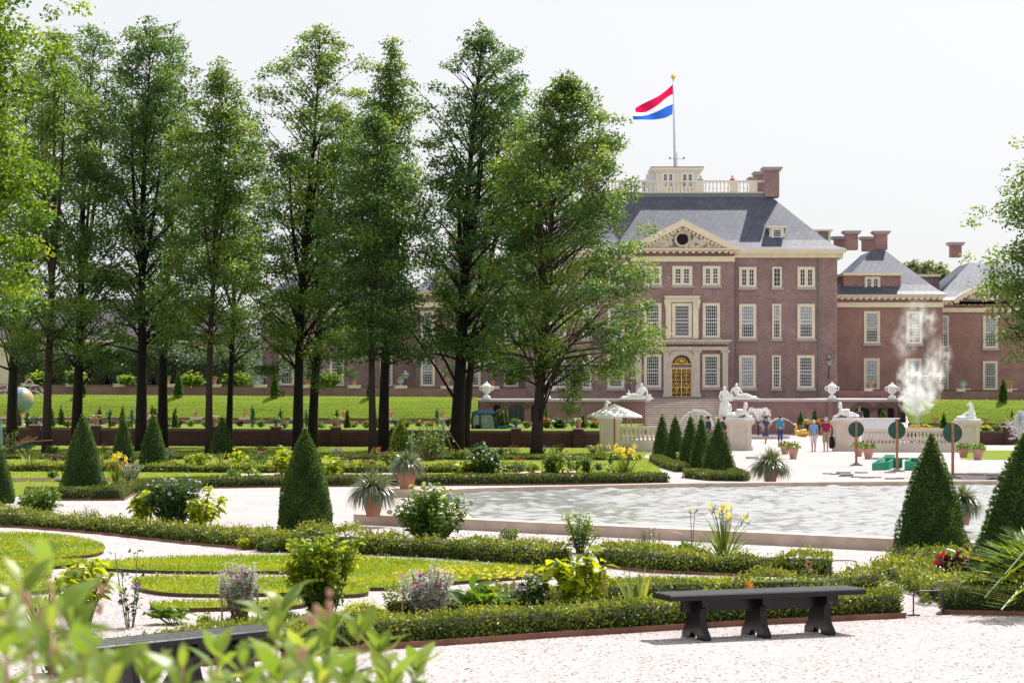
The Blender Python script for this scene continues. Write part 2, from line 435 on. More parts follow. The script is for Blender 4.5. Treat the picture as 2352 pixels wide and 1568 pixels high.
M['boxcore'] = plain('box_core', (.024, .032, .010), .95)
M['horn'] = leafm('hornbeam', [(.06, .115, .07), (.085, .15, .08), (.14, .21, .075)], .25, .5)
M['shrub'] = leafm('shrub_leaf', [(.036, .096, .018), (.08, .165, .024), (.20, .28, .03)], .42, .4)
M['shrubd'] = leafm('shrub_dark', [(.022, .062, .022), (.046, .105, .032), (.09, .165, .038)], .35, .4)
M['yellowg'] = leafm('yellow_green', [(.13, .20, .012), (.26, .33, .015), (.46, .48, .02)], .5, .4, (1.6, 1.5, .5))
M['silver'] = leafm('silver_leaf', [(.28, .30, .25), (.42, .45, .39), (.58, .60, .54)], .3, .7, (1.1, 1.1, .95))
M['dry'] = leafm('dry_leaf', [(.20, .15, .11), (.32, .25, .19), (.42, .35, .27)], .3, .8, (1.2, 1.1, .9))
M['strap'] = leafm('strap_leaf', [(.055, .10, .02), (.10, .165, .025), (.19, .24, .03)], .4, .4)
M['iris'] = leafm('iris_leaf', [(.10, .16, .07), (.16, .23, .09), (.30, .30, .05)], .4, .45)
M['agap'] = leafm('pot_strap', [(.07, .10, .06), (.13, .17, .11), (.27, .32, .23)], .3, .32, spec=.6)
M['purplel'] = leafm('purple_leaf', [(.025, .010, .018), (.05, .018, .025), (.12, .04, .03)], .3, .35)
M['cannal'] = leafm('canna_leaf', [(.03, .010, .014), (.06, .018, .022), (.12, .04, .03)], .25, .3, (1.1, .8, .8))
M['palml'] = leafm('palm_leaf', [(.07, .15, .015), (.15, .24, .02), (.46, .40, .04)], .4, .45)
M['fore'] = leafm('near_leaf', [(.095, .165, .035), (.165, .25, .045), (.29, .35, .085)], .5, .38, (1.5, 1.4, .55))
M['grass'] = leafm('grass_blade', [(.13, .22, .008), (.22, .30, .016), (.36, .37, .05)], .45, .6)
M['stemg'] = plain('stem_green', (.09, .13, .03), .6)
M['stemb'] = plain('stem_brown', (.17, .11, .06), .7)
M['stemp'] = plain('stem_pink', (.42, .24, .15), .6)
def petal(name, c): return leafm(name, [[x*.75 for x in c], c, [min(.9, x*1.15) for x in c]], .35, .6, (1.1, 1.1, 1.1))
M['f_yellow'] = petal('petal_yellow', (.85, .66, .06)); M['f_orange'] = petal('petal_orange', (.80, .28, .02))
M['f_mag'] = petal('petal_magenta', (.33, .01, .17)); M['f_pink'] = petal('petal_pink', (.55, .10, .20))
M['f_mauve'] = petal('petal_mauve', (.50, .20, .48)); M['f_purple'] = petal('petal_purple', (.19, .10, .42))
M['f_coral'] = petal('petal_coral', (.75, .22, .14)); M['f_red'] = petal('petal_red', (.55, .012, .03))
M['f_white'] = petal('petal_white', (.75, .74, .68)); M['f_wine'] = petal('petal_wine', (.20, .012, .05))
M['thistle'] = plain('thistle_head', (.32, .36, .32), .8, .25, 60)
def water_mat():
    m, t, out = nt('pool_water'); b = NB(t)
    tc = b.n('ShaderNodeTexCoord'); mp = b.n('ShaderNodeMapping'); mp.inputs['Scale'].default_value = (.75, 1.5, 1); mp.inputs['Rotation'].default_value = (0, 0, .35)
    b.l(tc, 'Object', mp, 'Vector')
    n1 = b.n('ShaderNodeTexNoise', i_Scale=14, i_Detail=4.0, i_Distortion=.6); b.l(mp, 0, n1, 'Vector')
    n2 = b.n('ShaderNodeTexNoise', i_Scale=.5, i_Detail=2.0); b.l(mp, 0, n2, 'Vector')
    ad = b.n('ShaderNodeMath', operation='MULTIPLY_ADD'); b.l(n2, 'Fac', ad, 0); ad.inputs[1].default_value = .6; b.l(n1, 'Fac', ad, 2)
    bp = b.n('ShaderNodeBump', i_Strength=.35, i_Distance=.01); b.l(ad, 0, bp, 'Height')
    p = b.n('ShaderNodeBsdfPrincipled', i_Roughness=.06, i_IOR=1.7); p.inputs['Base Color'].default_value = (.34, .345, .335, 1)
    p.inputs['Specular IOR Level'].default_value = .9
    b.l(bp, 'Normal', p, 'Normal'); b.l(p, 0, out, 'Surface'); return m
M['water'] = water_mat(); M['tread'] = plain('tread_sunlit', (.72, .64, .58), .8, .12, 1.5); M['riser'] = plain('riser_shaded', (.24, .19, .185), .85, .2, 1.5)  # stair stone: sun on treads and shade on risers painted in as pale and dark
M['limel'] = leafm('poplar_leaf', [(.05, .12, .012), (.10, .20, .014), (.24, .32, .02)], .5, .42)
def globe_mat():
    m, t, out = nt('globe_map'); b = NB(t)
    tc = b.n('ShaderNodeTexCoord'); no = b.n('ShaderNodeTexNoise', i_Scale=1.1, i_Detail=8.0, i_Roughness=.6); b.l(tc, 'Object', no, 'Vector')
    r = ramp(b, [(.0, (.10, .20, .30)), (.5, (.20, .31, .38)), (.53, (.50, .38, .22)), (.8, (.34, .27, .14))]); b.l(no, 'Fac', r, 'Fac')
    p = b.n('ShaderNodeBsdfPrincipled', i_Roughness=.4); b.l(r, 'Color', p, 'Base Color'); b.l(p, 0, out, 'Surface'); return m
M['globe'] = globe_mat(); M['lampcap'] = plain('lamp_cap', (.05, .08, .14), .4, .1)
def drop_mat():
    m, t, out = nt('spray_drops'); b = NB(t)
    p = b.n('ShaderNodeBsdfPrincipled', i_Roughness=.3); p.inputs['Base Color'].default_value = (.8, .8, .8, 1)
    tr = b.n('ShaderNodeBsdfTranslucent'); tr.inputs['Color'].default_value = (.85, .85, .85, 1)
    ms = b.n('ShaderNodeMixShader', i_Fac=.5); b.l(p, 0, ms, 1); b.l(tr, 0, ms, 2); b.l(ms, 0, out, 'Surface'); return m
M['drops'] = drop_mat()
def mist_mat(name, dens, sc):
    m, t, out = nt(name); b = NB(t)
    tc = b.n('ShaderNodeTexCoord'); le = b.n('ShaderNodeVectorMath', operation='LENGTH'); b.l(tc, 'Object', le, 0)
    fo = b.n('ShaderNodeMapRange'); fo.inputs['From Min'].default_value = .1; fo.inputs['From Max'].default_value = 1.0; fo.inputs['To Min'].default_value = 1; fo.inputs['To Max'].default_value = 0
    b.l(le, 'Value', fo, 'Value')
    no = b.n('ShaderNodeTexNoise', i_Scale=sc, i_Detail=4.0, i_Roughness=.6, i_Distortion=.5); b.l(tc, 'Object', no, 'Vector')
    mr = b.n('ShaderNodeMapRange'); mr.inputs['From Min'].default_value = .47; mr.inputs['From Max'].default_value = .72; b.l(no, 'Fac', mr, 'Value')
    mu = b.n('ShaderNodeMath', operation='MULTIPLY'); b.l(fo, 0, mu, 0); b.l(mr, 0, mu, 1)
    m2 = b.n('ShaderNodeMath', operation='MULTIPLY', i_1=dens); b.l(mu, 0, m2, 0)
    v = b.n('ShaderNodeVolumePrincipled'); v.inputs['Color'].default_value = (.95, .95, .96, 1); v.inputs['Anisotropy'].default_value = .3
    b.l(m2, 0, v, 'Density'); b.l(v, 0, out, 'Volume'); return m
# ================================================================ camera, light
cam = bpy.data.cameras.new('camera'); co = bpy.data.objects.new('camera', cam); COL.objects.link(co)
cam.sensor_width = 36; cam.lens = F/2352*36; co.location = (0, 0, EYE); co.rotation_euler = (PI/2, 0, 0)
cam.shift_y = (YH - 784)/2352; cam.clip_end = 3000; cam.clip_start = .05
cam.dof.use_dof = True; cam.dof.focus_distance = 45; cam.dof.aperture_fstop = 5.6
SC.camera = co
w = bpy.data.worlds.new('World'); SC.world = w; w.use_nodes = True
t = w.node_tree; t.nodes.clear(); b = NB(t)
wo = b.n('ShaderNodeOutputWorld'); bg = b.n('ShaderNodeBackground', i_Strength=.1)
sk = b.n('ShaderNodeTexSky', sky_type='NISHITA', sun_disc=False)
sk.sun_elevation = math.asin(SUN.z); sk.sun_rotation = math.atan2(SUN.x, SUN.y); sk.air_density = 1.0; sk.dust_density = 3.0
hs = b.n('ShaderNodeHueSaturation'); hs.inputs['Saturation'].default_value = .35; b.l(sk, 0, hs, 'Color')
mx = b.n('ShaderNodeMix', data_type='RGBA'); mx.inputs['Factor'].default_value = .72; b.l(hs, 0, mx, 'A'); mx.inputs['B'].default_value = (4.85, 4.87, 4.95, 1)   # thin high cloud
b.l(mx, 'Result', bg, 'Color'); b.l(bg, 0, wo, 0)
sl = bpy.data.lights.new('sun', 'SUN'); sl.energy = 4.2; sl.angle = math.radians(.6); sl.color = (1, .965, .92)
so = bpy.data.objects.new('sun', sl); COL.objects.link(so); so.rotation_euler = (-SUN).to_track_quat('-Z', 'Y').to_euler(); so.location = SUN*100
SC.view_settings.view_transform = 'Standard'; SC.view_settings.look = 'None'; SC.view_settings.gamma = 1; SC.view_settings.exposure = .86
SC.render.engine = 'CYCLES'; SC.cycles.max_bounces = 6; SC.cycles.transparent_max_bounces = 8; SC.cycles.use_denoising = True
SC.cycles.volume_bounces = 4; SC.cycles.volume_step_rate = 2.0; SC.cycles.volume_max_steps = 64
# ================================================================ ground
def S(o): o['kind'] = 'structure'; return o
def sheet(name, pts, z, mat):
    me = bpy.data.meshes.new(name); me.from_pydata([(p[0], p[1], z if len(p) < 3 or z is not None else p[2]) for p in pts], [], [tuple(range(len(pts)))]); me.update()
    if me.polygons[0].normal.z < 0: me.flip_normals()
    return S(link(name, me, None, [mat]))
sheet('ground', [(-900,-60),(900,-60),(900,2600),(-900,2600)], 0, M['gravel'])
S(MB().box(-30, 30, -12, 7.5, .004, .70).build('upper_terrace', M['pave']))
G = lambda px, py: tuple(gp(px, py))[:2]
sheet('lawn', [G(-420,1140), G(300,1140), G(345,1128), G(480,1117), G(1540,1109), G(1500,1056), G(1476,1049), G(1500,1036), G(1380,1029), G(-420,1022)][::-1], .008, M['lawn'])
sheet('side_lawn', [G(2205,1054), G(2420,1058), G(2420,1034), G(2262,1034), G(2215,1040)], .008, M['lawn'])
sheet('bed_soil', [G(-420,1098), G(1530,1096), G(1528,1104), G(-420,1107)], .012, M['soil'])
WA, WB = gp(-320, 1021), gp(1378, 1028)          # dark garden wall line
RA, RB = gp(2252, 1021.5), gp(2460, 1021.5)
# raised flower terraces behind the dark walls
p1 = [WA.to_2d(), WB.to_2d(), (sx(1425,118),118), (sx(1480,174.0),174.0), (sx(1095,174.0),174.0), (sx(1095,168.3),168.3), (sx(-420,168.3),168.3)]
S(MB().slab([(p[0], p[1]+.25) for p in p1], .01, 1.0).build('flower_terrace', M['bank']))
p2 = [(RA.x-3, RA.y+.25), (RB.x, RB.y+.25), (sx(2460,168.2),168.2), (sx(2085,168.2),168.2), (sx(2085,150),150)]
S(MB().slab(p2, .01, .72).build('flower_terrace_beyond', M['bank']))
def bank(name, xs, yb, db, yt, dt, mat, mound=0):
    """grass bank from pixel columns xs; bottom/top rows given as functions"""
    v = []; f = []; n = 9
    for px in xs:
        a = ap(px, yb(px), db); c = ap(px, yt(px), dt)
        for k in range(n):
            s = k/(n-1); p = a.lerp(c, s); p.z += .28*math.sin(PI*s)*(1 if k not in (0, n-1) else 0); v.append(p)
    for i in range(len(xs)-1):
        for k in range(n-1): f.append((i*n+k, (i+1)*n+k, (i+1)*n+k+1, i*n+k+1))
    o = MB().add(v, f).build(name, mat, smooth=True); return S(o)
bank_l = bank('grass_bank', [-420,-200,0,200,400,600,800,1000,1060,1098], lambda x: 957+.004*x, 168.5, lambda x: 905+max(0,x)*.0062, 172.5, M['bank'])
vb = bank('grass_bank_beyond', [2074,2090,2110,2150,2250,2350,2460], lambda x: 972 if x > 2085 else 940, 168.5, lambda x: 916.5+(x-2068)*.008, 172.5, M['bank'])
# upper terrace around the palace
zl, zr = sz(905,172.5), sz(919,172.5)
MB().add([(sx(-420,172.5),172.48,zl-.01),(sx(1098,172.5),172.48,sz(911,172.5)-.01),(sx(1098,240),240,sz(911,172.5)-.01),(sx(-420,240),240,zl)],[(0,1,2,3)]).build('terrace_lawn', M['bank'], kind='structure')
MB().add([(sx(2070,172.5),172.48,sz(916.5,172.5)-.01),(sx(2480,172.5),172.48,zr-.01),(sx(2480,240),240,zr),(sx(2070,240),240,zr)],[(0,1,2,3)]).build('terrace_lawn_beyond', M['bank'], kind='structure')
DT = 174.5
zt = sz(917,DT)
MB().add([(sx(1098,DT),DT+.1,zt-.02),(sx(1482,DT),DT+.1,zt-.02),(sx(1482,DT),DT+6.6,zt+.06),(sx(1676,DT),DT+6.6,zt+.06),(sx(1676,DT),DT+.1,zt-.02),(sx(2070,DT),DT+.1,zt-.02),(sx(2070,194),194,3.38),(sx(1098,194),194,3.38)],[(0,1,2,3,4,5,6,7)]).build('terrace_paving', M['pave'], kind='structure')
# ================================================================ building helpers
def window(par, x0, y0, x1, y1, d, cols, rows, blind=0.0, sill=True, mull=None, mat='cream', transom=.5):
    """window part (frame) with pane, sash bars and sill as sub-parts; pixel rectangle = outside of the casing"""
    a, c = ap(x0, y1, d), ap(x1, y0, d); w, h = c.x-a.x, c.z-a.z
    fw = min(.30, w*.14)
    y = d
    m = MB()
    m.box(a.x, a.x+fw, y-.10, y+.03, a.z, c.z); m.box(c.x-fw, c.x, y-.10, y+.03, a.z, c.z)
    m.box(a.x+fw, c.x-fw, y-.098, y+.03, c.z-fw*.9, c.z); m.box(a.x+fw, c.x-fw, y-.098, y+.03, a.z, a.z+fw*.6)
    lights = [(a.x+fw, c.x-fw)]
    if mull:
        mx_ = (a.x+c.x)/2; m.box(mx_-fw*.45, mx_+fw*.45, y-.099, y+.03, a.z+fw*.6, c.z-fw*.9)
        lights = [(a.x+fw, mx_-fw*.45), (mx_+fw*.45, c.x-fw)]
    o = m.build('window', M[mat], par)
    z0, z1 = a.z+fw*.6, c.z-fw*.9
    p = MB(); s = MB()
    for (l, r) in lights:
        if blind > 0:
            zb = z1-(z1-z0)*blind
            p.box(l, r, y-.022, y+.01, zb, z1, 1)
            if blind < 1: p.box(l, r, y-.02, y+.012, z0, zb, 0)
        else: p.box(l, r, y-.02, y+.012, z0, z1, 0)
        st = .055; bt = .030
        s.box(l, l+st, y-.062, y-.026, z0, z1); s.box(r-st, r, y-.062, y-.026, z0, z1)
        s.box(l+st, r-st, y-.061, y-.026, z0, z0+st); s.box(l+st, r-st, y-.061, y-.026, z1-st, z1)
        for k in range(1, cols):
            xx = l+(r-l)*k/cols; s.box(xx-bt/2, xx+bt/2, y-.056, y-.026, z0+st, z1-st)
        for k in range(1, rows):
            zz = z0+(z1-z0)*k/rows; th = bt*.5
            if abs(k/rows-transom) < .5/rows+1e-6 and rows > 4: th = bt*1.2
            s.box(l+st, r-st, y-.054, y-.026, zz-th, zz+th)
    p.build('pane', [M['glass'], M['blind']], o)
    s.build('sash', M['white'], o)
    if sill:
        MB().box(a.x-.12, c.x+.12, y-.16, y+.02, a.z-.26, a.z-.004).build('sill', M['sill'], o)
    return o
def chimney(par, x0, x1, y0, y1, d, depth=1.3, mat='brick_main'):
    a, c = ap(x0, y1, d), ap(x1, y0, d)
    o = MB().box(a.x, c.x, d, d+depth, a.z, c.z-.3).build('chimney', M[mat], par)
    MB().box(a.x-.2, c.x+.2, d-.2, d+depth+.2, c.z-.3, c.z-.12).box(a.x-.32, c.x+.32, d-.32, d+depth+.32, c.z-.12, c.z).build('chimney_cap', M['sill'], o)
    return o
def hip_roof(name, par, x0, x1, y0, y1, z, prof, mat, xl=1.0, xr=1.0):
    """prof: (inset, rise) bell-cast hip roof over the rectangle"""
    m = MB(); v = []; f = []
    for ins, r in prof: v += [(x0+ins*xl, y0+ins, z+r), (x1-ins*xr, y0+ins, z+r), (x1-ins*xr, y1-ins, z+r), (x0+ins*xl, y1-ins, z+r)]
    for i in range(len(prof)-1):
        for j in range(4): f.append((i*4+j, i*4+(j+1) % 4, (i+1)*4+(j+1) % 4, (i+1)*4+j))
    k = (len(prof)-1)*4; f.append((k, k+1, k+2, k+3)); f.append((3, 2, 1, 0))
    return m.add(v, f).build(name, M[mat], par)
def dentils(m, x0, x1, y, z0, z1, step=.62, w=.26, mi=0):
    x = x0+step/2
    while x < x1: m.box(x-w/2, x+w/2, y-.16, y, z0, z1, mi); x += step
def baluster_row(m, a, b, z0, z1, n, r=.11, mi=0):
    prof = [(r*.8,0),(r*.8,.08),(r*.5,.12),(r*1.0,.32),(r*.55,.62),(r*.45,.78),(r*.75,.86),(r*.75,1.0)]
    h = z1-z0
    for k in range(n):
        t = (k+.5)/n; p = Vector(a).lerp(Vector(b), t); m.lathe((p.x, p.y, z0), [(q, zz*h) for q, zz in prof], 8, mi)
def pipe(par, px, y0, y1, d, mat='lead'):
    a, c = ap(px, y1, d), ap(px, y0, d)
    m = MB().tube([(a.x, d-.12, a.z), (a.x, d-.12, c.z)], .07, 6)
    z = a.z+1
    while z < c.z: m.box(a.x-.10, a.x+.10, d-.2, d+.02, z, z+.1); z += 2.3
    return m.build('drainpipe', M[mat], par)
# ================================================================ palace, main block
D0 = 190.0; D1 = 189.4
ZB = 3.3
pal = thing('palace', 'tall brick palace block with pediment, golden door and flag on its roof', 'palace', (sx(1566,D0), D0, ZB))
xl, xr = sx(1207,D0), sx(1923,D0)
zc = sz(592,D0)
MB().box(xl, xr, D0, D0+22, ZB-1, zc).build('wall', M['brick_main'], pal)
xa, xb = sx(1449,D1), sx(1687,D1)
MB().box(xa, xb, D1, D0-.005, ZB-1, sz(572,D1)).build('projecting_wall', M['brick_main'], pal)
# cornice
ze = sz(573,D0)
for (l, r) in ((xl, xa-.01), (xb+.01, xr)):
    m = MB()
    m.box(l-.25 if l == xl else l, r+.25 if r == xr else r, D0-.3, D0+.2, zc, ze-.4); m.box(l-.6 if l == xl else l, r+.6 if r == xr else r, D0-.75, D0+.2, ze-.4, ze-.15); m.box(l-.7 if l == xl else l, r+.7 if r == xr else r, D0-.85, D0+.2, ze-.15, ze)
    if r == xr: m.box(xr, xr+.6, D0+.2, D0+22, zc, ze-.01)
    else: m.box(xl-.6, xl, D0+.2, D0+22, zc, ze-.01)
    m.build('cornice', M['cream'], pal)
m = MB(); m.box(xa-.02, xb+.02, D1-.18, D1-.002, sz(601,D1), sz(591,D1)); m.box(xa-.1, xb+.1, D1-.3, D1-.002, sz(591,D1), sz(589,D1))
m.build('string_course', M['cream'], pal)
# pediment
ax, az = sx(1567,D1), sz(505,D1); pl, pr = sx(1438,D1), sx(1699,D1); pz = sz(572,D1)
ped = MB().box(xa-.3, xb+.3, D1-.55, D1-.003, sz(581,D1)+.12, pz-.12).box(pl, pr, D1-.9, D1-.003, pz-.12, pz)
dentils(ped, xa, xb, D1-.55, sz(581,D1)-.05, sz(581,D1)+.12)
for s_ in (-1, 1):
    ex = pl if s_ < 0 else pr; n = Vector((ax-ex, az-pz)).normalized(); t = .55
    q = [(ex, pz), (ax, az), (ax, az-t/abs(n.x)*1.05), (ex+(-s_)*t/n.y*1.02, pz)]
    if s_ > 0: q = q[::-1]
    ped.prism(q, D1-.85, D1-.002)
    k = 14
    for i in range(1, k):
        u = i/k; x = ex+(ax-ex)*(.1+.9*u); z = pz+(az-pz)*(.1+.9*u)-t/abs(n.x)*1.05
        ped.box(x-.12, x+.12, D1-.6, D1-.1, z-.28, z-.02)
po = ped.build('pediment', M['cream'], pal)
MB().prism([(pl+.8,pz+.003),(pr-.8,pz+.003),(ax,az-.45)], D1-.2, D1+3.0).build('tympanum', M['brick_main'], po)
rel = MB(); rr = random.Random(3); cz_ = sz(550,D1)
for k in range(120):
    u = rr.uniform(-1, 1); x = ax+u*4.1; hmax = (1-abs(u))*2.35+.22
    z = pz+.1+rr.random()**1.4*min(hmax, .5 if abs(u) > .62 else hmax)
    if abs(x-ax) < .62 and abs(z-cz_) < .62: continue
    if abs(u) > .35 and z > pz+1.15: continue
    a_ = rr.uniform(0, PI)
    rel.ball((x, D1-.30, z), rr.uniform(.09,.20), 7, 5, sc=(1+abs(math.cos(a_)), 1.1, 1+abs(math.sin(a_))*.9))
for s_ in (-1, 1):                                  # two lions and the wreath ring
    bx = ax+s_*2.05
    rel.ball((bx+s_*.0, D1-.3, pz+.72), .36, 10, 6, sc=(1.9,.7,.8)); rel.ball((bx+s_*.85, D1-.3, pz+.62), .27, 8, 6, sc=(1,.8,1.0))
    for q in (-.55, -.35, .3, .5): rel.tube([(bx+q, D1-.3, pz+.65), (bx+q+s_*.1, D1-.3, pz+.1)], [.13, .09], 6)
for k in range(26):
    a_ = 2*PI*k/26; rel.ball((ax+.68*math.cos(a_), D1-.3, cz_+.68*math.sin(a_)), .14, 7, 5)
rel.box(pl+1.6, pr-1.6, D1-.3, D1-.2, pz+.004, pz+.16)
rel.build('carved_relief', M['stone'], po, smooth=True)
mm = MB(); mm.lathe((0,0,0), [(.5,0),(.5,.06)], 20); mm.v = [(ax+x, D1-.27-z, cz_+y) for x, y, z in mm.v]; mm.build('round_window', M['dark'], po)
# roof
rp = [(-.5,0),(.4,.34),(1.2,.98),(2.2,1.95),(6.0,5.75)]
hip_roof('roof', pal, xl-.3, xr+.3, D0-.35, D0+22.3, ze+.003, rp, 'slate')
dz = ze+5.75; dl, dr = xl+5.7, xr-5.7; dy0, dy1 = D0+5.65, D0+16.3
MB().box(dl-.1, dr+.1, dy0-.15, dy1+.15, dz-.25, dz+.22).build('roof_deck', M['lead'], pal)
# deck balustrade
bd = D0+5.95
m = MB(); zb0 = dz+.22; zb1 = zb0+1.28
for y in (bd,):
    m.box(dl, dr, y-.14, y+.14, zb0, zb0+.16); m.box(dl, dr, y-.17, y+.17, zb1-.16, zb1)
posts = [1421,1510.0,1605,1682]
xs = [dl+.5]+[sx(p,bd) for p in (1436,1518,1607,1686)]+[dr-1.6]
for y in (bd,):
    for x in xs: m.box(x-.40, x+.40, y-.16, y+.16, zb0+.16, zb1-.16)
    for i in range(len(xs)-1):
        n = max(3, int((xs[i+1]-xs[i]-.8)/.34))
        baluster_row(m, (xs[i]+.4, y, 0), (xs[i+1]-.4, y, 0), zb0+.16, zb1-.16, n, .10)
m.build('roof_balustrade', M['creaml'], pal)
for (a_, c_, t_, dd) in ((1758,1790,384,D0+5.2),(1738,1757.5,394.5,D0+9),(1726,1742,407,D0+13)):
    chimney(pal, a_, c_, t_, 452, dd, 1.6)
chimney(pal, 1343, 1375, 384, 452, D0+5.2, 1.6)
# cupola
cd = D0+8.5
x0, x1 = sx(1506,cd), sx(1605,cd); zt_ = sz(384,cd)
cu = MB().box(x0, x1, cd, cd+4.2, dz+.2, zt_-.5).box(x0-.2, x1+.2, cd-.2, cd+4.4, zt_-.5, zt_-.3).box(x0-.45, x1+.45, cd-.45, cd+4.6, zt_-.3, zt_-.08).build('cupola', M['creaml'], pal)
MB().box(x0-.5, x1+.5, cd-.5, cd+4.65, zt_-.078, zt_).build('cupola_roof', M['lead'], cu)
for (p, q) in ((1520,1549),(1564,1594)): window(pal, p, 396, q, 433, cd-.03, 2, 4, 0, False, True, 'white')
MB().box(sx(1484,cd), sx(1505,cd), cd+.3, cd+.5, dz+.2, sz(400,cd)).build('hatch_panel', M['pole'], pal)
# dormer
dd = D0+1.2
dx0, dx1 = sx(1768,dd), sx(1801,dd); q0, q1 = sz(566,dd), sz(519,dd)
m = MB().box(dx0, dx1, dd, dd+2.6, q0, q1-.2).box(dx0-.25, dx1+.25, dd-.25, dd+2.7, q1-.2, q1)
for s_, x in ((-1, dx0), (1, dx1)):
    poly = [(x, q0), (x+s_*.42, q0), (x+s_*.38, q0+.35), (x+s_*.12, q0+.8), (x, q0+1.3)]
    m.prism(poly if s_ > 0 else poly[::-1], dd, dd+.2)
m.build('dormer', M['cream'], pal)
window(pal, 1772, 524, 1798, 563, dd-.03, 4, 6, 0, False, None, 'white')
# windows: projecting bay, then the flanks
for (p, q, b0) in ((1479,1519,0),(1613,1653.5,0)): window(pal, p, 813, q, 889, D1-.02, 6, 9, b0)
for (p, q) in ((1479,1519),(1614,1653.5)): window(pal, p, 696, q, 775, D1-.02, 6, 9)
window(pal, 1543.6, 696, 1589, 775, D1-.08, 7, 9)
for (p, q) in ((1479.5,1520),(1544,1590),(1614,1654.5)): window(pal, p, 611, q, 655, D1-.02, 2, 5, 0, True, True)
for (p, q, c_, bl) in ((1697,1736,6,1),(1773,1793.5,3,0),(1831,1870.5,6,0)):
    window(pal, p, 815.6, q, 891, D0-.02, c_, 9, bl)
    window(pal, p+.5, 698, q+.8, 777, D0-.02, c_, 9, .62 if c_ > 3 else .5)
for (p, q, c_, mu) in ((1697.4,1737.5,2,True),(1773.6,1795.6,2,None),(1831.7,1871.8,2,True)): window(pal, p, 613, q, 659.5, D0-.02, c_, 4, 0, True, mu)
for (p, q, c_) in ((1395,1434,6),(1337,1358,3),(1261,1300,6)):
    window(pal, p, 815.6, q, 891, D0-.02, c_, 9, .5); window(pal, p, 698, q, 777, D0-.02, c_, 9, .3); window(pal, p, 613, q, 659.5, D0-.02, 2, 4, 0, True, c_ > 3)
# first-floor centre surround
m = MB(); y = D1
m.box(sx(1529,y), sx(1541.5,y), y-.22, y-.002, sz(778,y), sz(690,y)); m.box(sx(1591,y), sx(1604,y), y-.22, y-.002, sz(778,y), sz(690,y))
m.box(sx(1529,y), sx(1604,y), y-.24, y-.002, sz(694,y), sz(684,y)); m.box(sx(1526,y), sx(1607,y), y-.5, y-.002, sz(684,y), sz(680,y))
for s_ in (1530.5, 1603): m.ball((sx(s_,y), y-.2, sz(693,y)), .3, 8, 6, sc=(.8,.8,1.4)); m.ball((sx(s_,y), y-.2, sz(704,y)), .2, 8, 6, sc=(.8,.8,1.5))
m.build('window_surround', M['cream'], pal)
# portal
por = MB()
for (p, q) in ((1460,1473),(1523.7,1536),(1593.5,1607),(1659,1671.5)):
    l, r = sx(p,y), sx(q,y)
    por.box(l, r, y-.35, y-.003, sz(905,y), sz(809,y)); por.box(l-.1, r+.1, y-.42, y-.003, sz(911.5,y), sz(905,y))
    por.box(l-.12, r+.12, y-.42, y-.003, sz(806,y), sz(804,y))
    for x in (l-.03, r+.03): por.ball((x, y-.36, sz(807.5,y)), .16, 8, 6, sc=(1,.8,1))
    por.box(l, r, y-.34, y-.004, sz(809,y), sz(806,y))
por.box(sx(1460,y), sx(1672,y), y-.4, y-.003, sz(804,y), sz(796,y))
por.box(sx(1462,y), sx(1674,y), y-.6, y-.003, sz(789,y), sz(784.5,y)); por.box(sx(1456,y), sx(1678,y), y-.95, y-.003, sz(784.5,y), sz(781,y))
dentils(por, sx(1462,y), sx(1674,y), y-.6, sz(791,y), sz(789,y), .36, .17)
# arch ring around the lunette
cx_, cz_ = sx(1565,y), sz(838,y); r0, r1 = sx(1588,y)-cx_, sx(1593.5,y)-cx_+.25
N = 16
for i in range(N):
    a0, a1 = PI*i/N, PI*(i+1)/N
    por.prism([(cx_+r0*math.cos(a0), cz_+r0*math.sin(a0)), (cx_+r1*math.cos(a0), cz_+r1*math.sin(a0)), (cx_+r1*math.cos(a1), cz_+r1*math.sin(a1)), (cx_+r0*math.cos(a1), cz_+r0*math.sin(a1))][::-1], y-.3, y-.003)
for s_ in (-1, 1):
    por.box(cx_+s_*r0, cx_+s_*r1, y-.3, y-.003, sz(911.5,y), cz_)
    # spandrels
    por.prism(([(cx_+s_*1.16, cz_+.6), (cx_+s_*1.16, sz(804,y)), (cx_, sz(804,y)), (cx_, cz_+r1-.05), (cx_+s_*.6, cz_+r1*.84)])[::-1 if s_ > 0 else 1], y-.2, y-.004)
por.box(cx_-.14, cx_+.14, y-.42, y-.004, cz_+r0, sz(804,y))
por.box(sx(1542,y), sx(1588,y), y-.26, y-.003, sz(846,y), sz(843.5,y))
por.build('portal', M['stone'], pal)
do = MB().box(cx_-r0, cx_+r0, y-.06, y-.004, sz(911.5,y), sz(846,y)).build('door', M['dark'], pal)
g = MB(); gz0, gz1 = sz(911,y), sz(846.5,y)
for x in (cx_-r0+.05, cx_-.03, cx_+.03, cx_+r0-.05): g.box(x-.035, x+.035, y-.13, y-.065, gz0, gz1)
for k in (0,.33,.97): z = gz0+(gz1-gz0)*k; g.box(cx_-r0, cx_+r0, y-.125, y-.065, z, z+.08)
for s_ in (-1, 1):                                  # scrollwork
    mxx = cx_+s_*r0/2
    for zc_, rad in ((.14,.3),(.27,.22),(.44,.33),(.60,.3),(.75,.26),(.88,.3)):
        for hh in (-1, 1):
            pts = []
            for k in range(13):
                a_ = k/12*2.2*PI; q = rad*(1-.62*k/12); pts.append((mxx+hh*(rad*.55+.02)-hh*q*.5*math.cos(a_), y-.1, gz0+(gz1-gz0)*zc_+q*.6*math.sin(a_)))
            g.tube(pts, .036, 5)
    g.tube([(mxx, y-.1, gz0+.1), (mxx+.05, y-.1, gz0+.9), (mxx-.05, y-.1, gz0+1.7), (mxx, y-.1, gz1-.1)], .04, 5)
g.build('gilded_grille', M['gold'], do)
